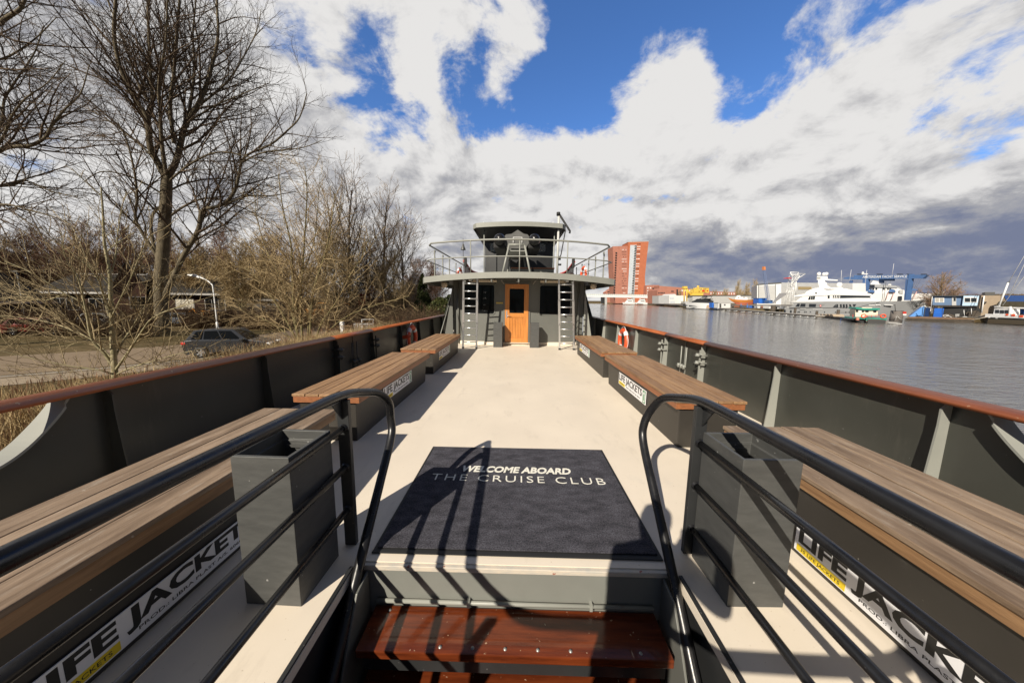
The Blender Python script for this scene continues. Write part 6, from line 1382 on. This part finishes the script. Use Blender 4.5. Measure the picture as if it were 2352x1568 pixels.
for (x, y, r_) in ((893, 228, 31), (962, 230, 28), (995, 228, 30), (965, 368, 42), (1172, 376, 46)):
    a, z = F.P.q(*F.f(x, y)); a2, _ = F.P.q(*F.f(x + r_, y)); rr_ = abs(a2 - a); m_ = MB(); m_.lathe([(.0, -rr_ * 1.1), (rr_ * .85, -rr_), (rr_, -rr_ * .3), (rr_ * .95, rr_ * .35), (rr_ * .6, rr_ * .85), (.0, rr_ * 1.05)], F.P.w(a, 4.2, z), sides=16); m_.build('radar_dome', gel, F.t)
F.polys('dome_stand', gel, [[(865, 312), (1015, 320), (1010, 262), (868, 262)], [(880, 350), (975, 350), (975, 312), (885, 312)], [(1010, 320), (1150, 324), (1150, 312), (1010, 300)]], 3, 5.4); F.rects('stand_gap', M['zinc'], [(x, 275, x + 9, 300) for x in (872, 888, 904)], 2.9, 2.99)
F.rod('antenna', gel, [[(1195, 340), (1200, 180)], [(1310, 330), (1333, 175)], [(1520, 400), (1545, 180)]], .05, 3); F.solid('emblem', win, [(838, 502), (872, 502), (866, 486), (845, 486)], .1, .19)
F.rod('mooring_line', M['zinc'], [[(1150, 740), (1280, 742), (1420, 700)]], .05, -.6); F.rects('safety_ring', M['red'], [(906, 650, 924, 676)], -.45, -.37)
F.rects('ring_centre', gel, [(911, 657, 919, 669)], -.49, -.46)
# second white yacht ashore in the travel lift
F = Far('white_yacht', 'white explorer yacht standing ashore inside the blue travel lift', 'yacht', ua, 1450, 640, 2352, 640, 168, 150)
F.hull('hull', gel, [(1200, 500), (1700, 490), (2050, 500), (2352, 500), (2560, 470)], [(1200, 640), (1800, 650), (2420, 650)], 4.2, 1, full=.5)
F.solid('deckhouse', gel, [(1450, 500), (2040, 505), (2030, 455), (1960, 440), (1930, 415), (1540, 420), (1450, 440)], .8, 7.6)
F.solid('bridge_roof', pbr('grey yacht roof', (.32, .33, .34), .5), [(1440, 412), (1940, 424), (1920, 395), (1700, 380), (1530, 380)], .3, 8); F.solid('funnel', gel, [(1560, 382), (1690, 382), (1665, 335), (1600, 325)], 2.5, 6)
F.rects('window', win, [(x, 427, x + 24, 450) for x in (1535, 1605, 1645, 1745, 1800, 1830)], .7, .79); F.rects('deck_box', shed, [(1970, 452, 2015, 500)], -.1, .6); F.rects('side_opening', win, [(1955, 535, 2005, 590)], -.2, .3)
F.solid('boat_cover', blue_s, [(1550, 485), (1640, 488), (1635, 460), (1600, 448), (1560, 462)], -1.2, .4); F.solid('boat_cover', blue_s, [(1835, 480), (1920, 482), (1910, 452), (1870, 440), (1840, 456)], -1.2, .4); F.solid('boat_cover', blue_s, [(2135, 465), (2225, 462), (2220, 432), (2140, 440)], -1.2, .4)
F.solid('deck_gear', pbr('navy deck covers', (.02, .03, .06), .6), [(2200, 515), (2330, 518), (2352, 500), (2330, 485), (2260, 488)], 2, 5)
F.rod('radio_mast', gel, [[(1855, 245), (1878, 95)]], .06, 3); F.rod('dark_pole', M['zinc'], [[(1768, 610), (1800, 340)]], .09, -1.5); F.solid('small_dome', gel, [(1808, 388), (1845, 388), (1840, 370), (1815, 370)], 2, 4)
F.rod('sling', pbr('pale red straps', (.62, .34, .30), .7), [[(1790, 590), (1830, 470)], [(1860, 590), (1910, 470)], [(2140, 590), (2215, 460)]], .12, -.6)
# travel lift with lettering
F = Far('travel_lift', 'blue boat lifting gantry with white lettering on its top beam', 'gantry', ua, 1470, 600, 2130, 600, 158, 141)
F.solid('top_beam', blue_s, [(1360, 308), (2280, 300), (2335, 250), (1360, 256)], 0, 1.6); 
F.solid('leg', blue_s, [(1478, 470), (1525, 470), (1550, 300), (1490, 300)], .1, 1.5); F.solid('leg_shade_side', pbr('shaded blue steel paint', (.055, .11, .25), .5), [(1460, 470), (1478, 470), (1490, 300), (1476, 300)], .2, 1.5)  # shade side of the leg painted as a darker copy of the blue
F.solid('leg', blue_s, [(2050, 590), (2090, 590), (2138, 240), (2100, 240)], -.2, 1.4); F.solid('leg_shaded_flank', pbr('shaded blue steel paint', (.055, .11, .25), .5), [(2028, 590), (2050, 590), (2100, 312), (2052, 312)], .0, 1.4)  # flank shade is put into the darker blue
F.solid('far_beam', blue_s, [(1030, 302), (1480, 318), (1480, 280), (1100, 272), (1040, 285)], 9, 10.4); F.rects('far_leg', pbr('shaded blue steel paint', (.055, .11, .25), .5), [(1110, 318, 1140, 378)], 9, 10)
F.rects('winch', M['charcoal'], [(x, 238, x + 60, 250) for x in (1400, 1660, 1930, 2060, 2250)], .2, 1.2); F.solid('beam_lights', gel, [(1455, 246), (1530, 246), (1528, 232), (1478, 230), (1474, 208), (1464, 208)], .3, .9)
F.rects('cross_beam', blue_s, [(1650, 300, 1700, 360), (1700, 300, 1840, 330)], 2, 3)
F.rod('cable', M['zinc'], [[(x, 310), (x - 60 + d, 430)] for x, d in ((1850, 20), (2180, 10), (2210, 10), (2240, 0), (1400, 10))], .035, .5)
a0, z0 = F.P.q(*F.f(1476, 293)); a1, _ = F.P.q(*F.f(2070, 285)); _, z1 = F.P.q(*F.f(1480, 262)); o3 = F.P.w(a0, -.012, z0); e3 = F.P.w(a1, -.012, F.P.q(*F.f(2070, 287))[1])
text_obj('AMSTERDAM YACHT SERVICE', (z1 - z0) * 1.33, o3, e3 - o3, (0, 0, 1), 'lettering', gel, F.t, depth=.01, bold=.02, width=(e3 - o3).length)
# pontoon pier with piles
F = Far('pontoon', 'low floating pontoon walkway with white float ends in front of the silver yacht', 'pontoon', ua, -400, 720, 860, 812, 174, 97)
F.polys('walkway', pbr('pale pontoon deck', (.34, .32, .29), .8), [[(-430, 700), (860, 800), (860, 792), (-430, 692)]], -.2, 2.2); F.polys('fender', timber, [[(-430, 712), (860, 818), (860, 801), (-430, 701)]], -.1, 2)
F.rects('float_end', gel, [(x, 722 + (x + 330) * .0805, x + 42, 730 + (x + 330) * .0805) for x in range(-330, 850, 95)], -.35, -.11)
for (f_, x0, x1, y0, y1, Y_, lab, mt) in ((ua, 568, 596, 690, 772, 119, 'dark mooring pile in front of the yacht stern', timber), (ua, 270, 325, 665, 760, 138, 'thick brown mooring pile left along the pontoon', timber), (ua, 1142, 1176, 720, 805, 103, 'dark mooring pile in front of the yacht middle', timber), (ua, 862, 890, 735, 775, 112, 'short dark mooring pile by the pontoon end', timber),
                                       (ua, 1930, 2052, 735, 860, 80, 'stout round steel dolphin with a small red and white flag', pbr('rusty grey steel', (.12, .105, .095), .7, var=.25, vscale=1.5))):
    F = Far('mooring_pile', lab, 'mooring pile', f_, x0, y1, x1, y1, Y_); (a0, _), (a1, _) = F.pts([(x0, y1), (x1, y1)]); z1 = F.P.q(*f_((x0 + x1) / 2, y0))[1]
    m_ = MB(); m_.cyl(F.P.w((a0 + a1) / 2, (a1 - a0) / 2, -3.6), (a1 - a0) / 2, z1 + 3.6, sides=18); m_.build('pile', mt, F.t)
    m_ = MB(); m_.cyl(F.P.w((a0 + a1) / 2, (a1 - a0) / 2, z1), (a1 - a0) / 2 * .92, .08, sides=18); m_.build('cap', M['charcoal'], F.t)
    if x0 == 1930:
        F.rects('red_half', M['red'], [(2010, 742, 2056, 770)], -.12, -.06); F.rects('white_half', gel, [(2010, 771, 2056, 792)], -.12, -.06)
        F.rod('lamp_arm', M['rubber'], [[(1928, 740), (1922, 650)], [(1910, 655), (1928, 650)]], .06, .2); F.rod('chain', shed, [[(1905, 860), (1915, 810), (1935, 800)], [(1940, 810), (1970, 845), (2050, 850)]], .05, -.2)
# small boats by the pontoon
F = Far('work_barge', 'long low black work barge with planks on deck left of the green boat', 'boat', ua, 860, 840, 1520, 905, 108, 78)
F.hull('hull', M['ink'], [(840, 805), (905, 812), (1200, 826), (1525, 845)], [(900, 850), (1520, 908)], 1.8, -1, full=.7); F.solid('deck', timber, [(900, 812), (1525, 846), (1525, 838), (1100, 812), (900, 806)], .2, 3.3)
F.polys('plank_stack', pbr('bleached planks', (.42, .34, .24), .8, island=.6, col2=(.30, .22, .15)), [[(840 + 45 * k, 800), (880 + 45 * k, 806), (860 + 45 * k, 776), (832 + 45 * k, 772)] for k in range(5)], .5, 3)
F.solid('blue_tag', blue_b, [(1180, 850), (1195, 835), (1190, 848)], -.1, .1)
F = Far('work_boat', 'small cream and teal workboat with a flat roofed wheelhouse, stern to the camera', 'boat', ua, 1410, 905, 1795, 905, 79, 76.6)
cream = pbr('cream boat paint', (.66, .60, .46), .5, var=.08, vscale=.8)
F.solid('hull', cream, [(1545, 905), (1770, 905), (1782, 852), (1525, 852)], 0, 8); F.solid('side', M['ink'], [(1340, 850), (1545, 905), (1530, 850), (1420, 830)], 1, 7); F.solid('sheer_band', teal, [(1524, 860), (1788, 862), (1800, 832), (1524, 830)], -.15, 8.1)
F.solid('bow_band', teal, [(1380, 835), (1530, 845), (1530, 828), (1400, 820)], .4, 7.5)
F.rects('wheelhouse', cream, [(1415, 712, 1535, 815), (1536, 712, 1720, 800)], 1.5, 5); F.solid('roof', teal, [(1405, 705), (1530, 722), (1735, 720), (1740, 698), (1530, 700), (1420, 682)], 1.0, 5.5); F.rects('roof_top', cream, [(1500, 688, 1640, 698)], 1.4, 5)
F.rects('window', win, [(1420, 722, 1452, 750), (1502, 726, 1530, 752), (1550, 722, 1594, 752), (1658, 722, 1700, 755)], 1.4, 1.49); F.rects('window_frame', gel, [(1456, 722, 1498, 750)], 1.42, 1.49)
F.rod('guard_rail', M['red'], [[(1545, 790), (1780, 788)], [(1550, 820), (1550, 790)], [(1600, 820), (1600, 788)], [(1660, 820), (1660, 788)], [(1720, 825), (1720, 785)], [(1778, 825), (1778, 785)]], .05, .2)
for x in (1500, 1745):
    a, z = F.P.q(*F.f(x, 800)); m_ = MB(); m_.tube([F.P.w(a + .42 * math.cos(q), -.3 if x > 1600 else .3, z + .42 * math.sin(q)) for q in [2 * PI * k / 14 for k in range(15)]], .12, 6); m_.build('ring_buoy', M['orange'], F.t)
F.rects('fender_ball', pbr('pink buoy', (.62, .20, .13), .5), [(1385, 825, 1420, 852)], -.5, .2); F.rects('stern_marks', M['ink'], [(1620, 888, 1645, 906), (1660, 888, 1690, 906)], -.05, -.005); F.rod('fore_pole', M['red'], [[(1358, 830), (1360, 780)]], .06, .5)
F = Far('skiff', 'small grey skiff moored between the green boat and the steel dolphin', 'boat', ua, 1795, 905, 2040, 910, 77); F.hull('hull', pbr('grey skiff', (.20, .19, .18), .6), [(1790, 868), (1900, 874), (2040, 880)], [(1800, 908), (2030, 910)], 1.0, 1); F.solid('gunwale', gel, [(1815, 892), (2000, 905), (2005, 900), (1815, 886)], -.1, .1)
# blue dock, containers and cabin on stilts
F = Far('dock_pontoon', 'long dark timber dock below the blue cabin', 'dock', ub, 20, 1390, 860, 1410, 93, 84); F.solid('fender', timber, [(8, 1410), (860, 1425), (860, 1350), (40, 1330), (8, 1345)], 0, 8); F.solid('deck', pbr('brown dock planks', (.20, .125, .075), .8, var=.2, vscale=1), [(40, 1330), (860, 1350), (860, 1335), (60, 1305)], .3, 9)
F = Far('blue_hull', 'bright blue slanted hull side beside the containers under the yacht bow', 'boat', ub, 90, 1300, 350, 1300, 103, 100.8); F.solid('hull', pbr('light blue hull paint', (.10, .27, .62), .4), [(90, 1305), (350, 1300), (345, 1125), (300, 1140)], 0, 6); F.solid('deck_edge', gel, [(300, 1140), (350, 1124), (350, 1112), (295, 1132)], -.1, 6)
for (x0, x1, y0, y1, Y_, mt, lab) in ((345, 430, 1150, 1300, 97, pbr('navy container paint', (.018, .05, .15), .5), 'navy container under the left end of the blue cabin'), (495, 655, 1160, 1315, 95, blue_b, 'bright blue container under the blue cabin')):
    F = Far('container', lab, 'container', ub, x0, y1, x1, y1, Y_, Y_ - (x1 - x0) * .0076); m_ = MB(); (a0, _), (a1, _) = F.pts([(x0, y1), (x1, y1)]); z0 = F.P.q(*ub(x0, y1))[1]; z1 = F.P.q(*ub(x0, y0))[1]; nn = 18; rows = []
    prof2 = [(a0 + (a1 - a0) * k / nn, (.06 if (k // 1) % 2 else 0)) for k in range(nn + 1)] + [(a1, 2.5), (a0, 2.5)]
    m_.prism([F.P.w(a, b, z0) for a, b in prof2], (0, 0, z1 - z0)); m_.build('box', mt, F.t, fix=True); F.rects('corner_post', M['charcoal'], [(x0, y0, x0 + 6, y1), (x1 - 6, y0, x1, y1)], -.05, -.005)
F = Far('stilt_cabin', 'blue site cabin on stilts with white framed windows above the dock', 'cabin', ub, 488, 1110, 1275, 1120, 98, 92)
cab_b = pbr('slate blue cladding', (.085, .15, .26), .6, var=.08, vscale=.5); cab_l = pbr('pale blue cladding', (.38, .52, .66), .55)
F.solid('cabin_wall', cab_b, [(488, 1108), (1000, 1112), (1000, 948), (488, 958)], 0, 4); F.solid('end_cabin', cab_l, [(985, 1118), (1240, 1118), (1275, 945), (1010, 945)], -.8, 4); F.rects('roof', M['zinc'], [(484, 944, 1008, 953), (1006, 938, 1280, 945)], -.9, 4.2)
F.rects('window', gel, [(525, 980, 684, 1062)], -.08, -.01); F.rects('pane', pbr('curtained far pane', (.34, .33, .29), .3), [(536, 990, 596, 1054), (610, 990, 672, 1054)], -.12, -.085)
F.rects('window', gel, [(1018, 975, 1240, 1064)], -.9, -.81); F.rects('pane', win, [(1030, 986, 1120, 1054), (1134, 986, 1228, 1054)], -.95, -.905); F.rects('door', shed, [(815, 965, 890, 1112)], -.08, -.01); F.rects('door_pane', win, [(845, 985, 880, 1040)], -.12, -.085)
F.rects('floor_beam', M['charcoal'], [(490, 1118, 1240, 1136)], -.5, 4); F.rod('stilt', shed, [[(960, 1140), (950, 1330)], [(1195, 1135), (1185, 1270)], [(960, 1190), (905, 1145)], [(970, 1190), (1030, 1140)], [(1190, 1190), (1150, 1140)], [(1200, 1190), (1240, 1140)], [(520, 1130), (515, 1310)]], .16, .5)
F.rod('stair_frame', gel, [[(418, 1300), (430, 1140)], [(440, 1300), (455, 1140)], [(380, 1150), (350, 1110)], [(460, 1140), (480, 960)]] + [[(422, 1290 - 18 * k), (442, 1290 - 18 * k)] for k in range(8)], .07, -.6)
F = Far('shadow_store', 'gear beneath the blue cabin before a black wall standing for shade', 'store', ub, 655, 1310, 1290, 1300, 96, 91); F.solid('shade_wall', M['ink'], [(655, 1330), (1300, 1330), (1300, 1170), (1240, 1140), (655, 1140)], 1, 6); F.polys('gear', timber, [[(1090, 1330), (1300, 1330), (1310, 1250), (1250, 1200), (1120, 1210), (1050, 1240)], [(620, 1320), (860, 1330), (880, 1290), (760, 1255), (640, 1270)]], -.5, .9)  # black wall stands in for the shade beneath the cabin
F.rod('hose', gel, [[(600, 1265), (640, 1290), (720, 1270), (800, 1310), (830, 1330)], [(640, 1270), (700, 1310), (760, 1275)], [(1030, 1290), (1020, 1190)], [(1150, 1260), (1145, 1160)]], .06, -.6); F.polys('white_tank', gel, [[(1000, 1325), (1075, 1325), (1080, 1300), (1000, 1300)]], -.9, -.4); F.polys('orange_net', M['orange'], [[(545, 1320), (610, 1320), (600, 1295), (560, 1298)], [(770, 1345), (840, 1348), (838, 1325), (790, 1322)]], -.8, -.55)
F.rod('railing', shed, [[(x, 1325), (x, 1262)] for x in range(880, 950, 14)] + [[(875, 1262), (950, 1262)]], .05, -.7)
# tan brick building and blue roofed hall
tanb = pbr('tan brick', (.33, .26, .185), .85, col2=(.27, .21, .15), vscale=1.0)
F = Far('brick_shed', 'tan brick shed wall with a tall white pole right of the blue cabin', 'building', ub, 1285, 1240, 1680, 1240, 99, 96); F.solid('wall', tanb, [(1250, 1330), (1640, 1330), (1640, 945), (1320, 945)], 0, 10); F.rects('roof', M['zinc'], [(1390, 885, 1560, 945), (1310, 938, 1645, 946)], 1, 10); F.rod('white_pole', gel, [[(1320, 1240), (1362, 950)]], .14, -.6); F.rects('lamp', M['charcoal'], [(1370, 1050, 1405, 1068), (1370, 1068, 1382, 1088)], -.5, -.01)
F.solid('buttress', pbr('dark tan brick', (.20, .16, .12), .85), [(1640, 1330), (1700, 1330), (1700, 945), (1640, 945)], 1.5, 9)
F = Far('blue_hall', 'boatyard hall with a bright blue roof at the right picture edge', 'hall', ub, 1650, 1130, 2200, 1140, 94, 88); F.solid('roof', pbr('deep blue roof', (.045, .11, .33), .5), [(1750, 1045), (2300, 1050), (2300, 945), (1705, 942)], 0, 8); F.solid('gable', tanb, [(1650, 1130), (1750, 1045), (1705, 945), (1660, 1000)], .1, 7.8); F.solid('canopy', pbr('brown canopy', (.085, .072, .045), .7, var=.2, vscale=.6, stretch=(3, 1, 1)), [(1680, 1130), (2300, 1140), (2300, 1050), (1750, 1047)], -2, 0); F.rects('wall', tanb, [(1700, 1120, 2300, 1330)], 3, 8)
F.rects('blue_door', blue_b, [(1690, 1180, 1830, 1250), (1840, 1190, 1960, 1250)], 2.6, 2.99)
# sailing barge
F = Far('sailing_barge', 'black hulled sailing barge with white lowered mast and rigging at the right edge', 'boat', ub, 1090, 1380, 2300, 1460, 86, 74)
F.hull('hull', pbr('black hull paint', (.022, .021, .019), .35, coat=.3), [(1080, 1290), (1330, 1310), (1700, 1335), (2300, 1352)], [(1110, 1395), (1330, 1440), (2300, 1492)], 2.6, -1, full=.6); F.solid('white_line', gel, [(1400, 1425), (2300, 1470), (2300, 1478), (1400, 1433)], -.22, .1); F.solid('bulwark', gel, [(1335, 1310), (2300, 1345), (2300, 1300), (1600, 1268), (1340, 1255)], .6, 4.6); F.solid('leeboard', pbr('dark varnish', (.07, .055, .035), .35), [(1440, 1420), (2200, 1450), (2200, 1370), (1460, 1345)], -.35, -.2)
F.solid('lowered_mast', gel, [(1375, 1148), (2300, 1185), (2300, 1152), (1375, 1134)], 2.2, 2.7); F.solid('deckhouse', gel, [(1400, 1275), (1680, 1285), (1680, 1170), (1420, 1165)], 1.6, 3.8); F.rects('deckhouse_window', win, [(1440, 1185, 1500, 1245), (1520, 1190, 1580, 1250), (1600, 1190, 1660, 1250)], 1.5, 1.59); F.rects('post', gel, [(1670, 1130, 1690, 1300), (1985, 1150, 2010, 1310)], 1.5, 1.9)
F.rod('upright_spar', gel, [[(1440, 1120), (1595, 720)]], .17, 2.4); F.rod('spar_head', M['zinc'], [[(1575, 722), (1615, 716)]], .14, 2.4); F.rod('rigging', gel, [[(1500, 1110), (2045, 365), (2300, 15)], [(1600, 960), (2045, 20), (2200, -300)], [(1590, 735), (2015, 0), (2150, -240)]], .055, 2.4)
F.rects('orange_gear', M['orange'], [(1690, 1255, 1730, 1285), (1790, 1258, 1850, 1295), (1920, 1280, 1985, 1315)], .5, .59); F.rod('deck_rail', gel, [[(1770, 1270), (1780, 1215), (1870, 1215), (1865, 1275)], [(1440, 1120), (1550, 1125)]], .06, 1.2); F.rod('mooring_rope', pbr('pale rope', (.55, .50, .42), .8), [[(1420, 1310), (1200, 1355), (940, 1395)], [(1000, 1350), (930, 1395)]], .06, -.1); F.rects('fairlead', gel, [(1435, 1310, 1460, 1322), (1565, 1325, 1590, 1335)], -.1, .1)
# trees on the far bank
def put(k, f, x, y, Y_, s, rz, label, name=None):
    p = PY(*f(x, y), Y_); p.z = QZ; c = copy_tree(k, p, rz, label, sc_=s); c['group'] = 'bare trees on the far shore'
    if name: c.name = name
    return c
big = bare_kind(201, 15.0, 1.35, bark_y, pbr('pinkish brown twigs', (.30, .20, .135), .9, col2=(.20, .135, .09), vscale=.5, spec=.1), 'shore_tree', 'big spreading bare tree behind the blue cabin on the far shore', PY(*ub(620, 960), 112), 1.35, 12, 'bare trees on the far shore', .30, .06, 1.9)
big.location.z = QZ; big.scale = (1.12, 1.12, 1.06)
for (x, y, Y_, s, lab) in ((1030, 960, 116, .62, 'round brown bare bush tree right of the big spreading tree'), (1230, 960, 116, .64, 'round brown bare bush tree above the tan brick shed'), (220, 960, 180, .84, 'low brown bare tree behind the gantry leg'), (500, 960, 150, .76, 'low brown tree at the foot of the big spreading tree'), (760, 960, 120, .60, 'low brown tree directly above the blue cabin'), (1950, 900, 118, .62, 'low brown tree above the blue roof'), (-100, 960, 195, 1.0, 'brown bare tree seen through the blue gantry')):
    put(kC, ub, x, y, Y_, s, x * .01, lab)
for (x, Y_, s, lab) in ((1390, 330, (1.5, 1.5, 3.4), 'left one of the thin tall poplars behind the long shed'), (1470, 330, (1.7, 1.7, 3.0), 'middle one of the thin tall poplars behind the long shed'), (1558, 330, (1.6, 1.6, 3.5), 'right one of the thin tall poplars beside the boat hall'), (1160, 360, (2, 2, 2.2), 'small thin poplar right of the yellow crane'), (1255, 360, (2, 2, 2.4), 'small thin poplar midway behind the long shed'), (940, 380, (2, 2, 2.5), 'small thin poplar left of the yellow crane'), (800, 380, (2, 2, 2.2), 'small thin poplar above the brick office')):
    put(kD, ud, x, 715, Y_, tuple(k * .74 for k in s), x * .03, lab)
mb = MB(); rng = random.Random(8)
for _ in range(2600):
    x = rng.uniform(1400, 2300); Y_ = rng.uniform(112, 128); p = PY(*ub(x, 960), Y_); p.z = QZ; h = rng.uniform(5.5, 7.6)
    q = p + Vector((rng.gauss(0, .5), rng.gauss(0, .5), h * .6)); e = q + Vector((rng.gauss(0, .9), rng.gauss(0, .9), h * .4)); mb.tube([p, q, e], [.12, .09, .03], 3, False, False)
    for k in range(3): e2 = q + Vector((rng.gauss(0, .9), rng.gauss(0, .9), rng.uniform(.3, 2.0))); mb.tube([q, e2], [.06, .02], 3, False, False)
mb.build('hedge_band', pbr('brown hedge', (.12, .085, .04), .9, col2=(.09, .062, .03), vscale=.3, spec=.1), kind='stuff', label='brown leafless thicket behind the blue roofed hall')
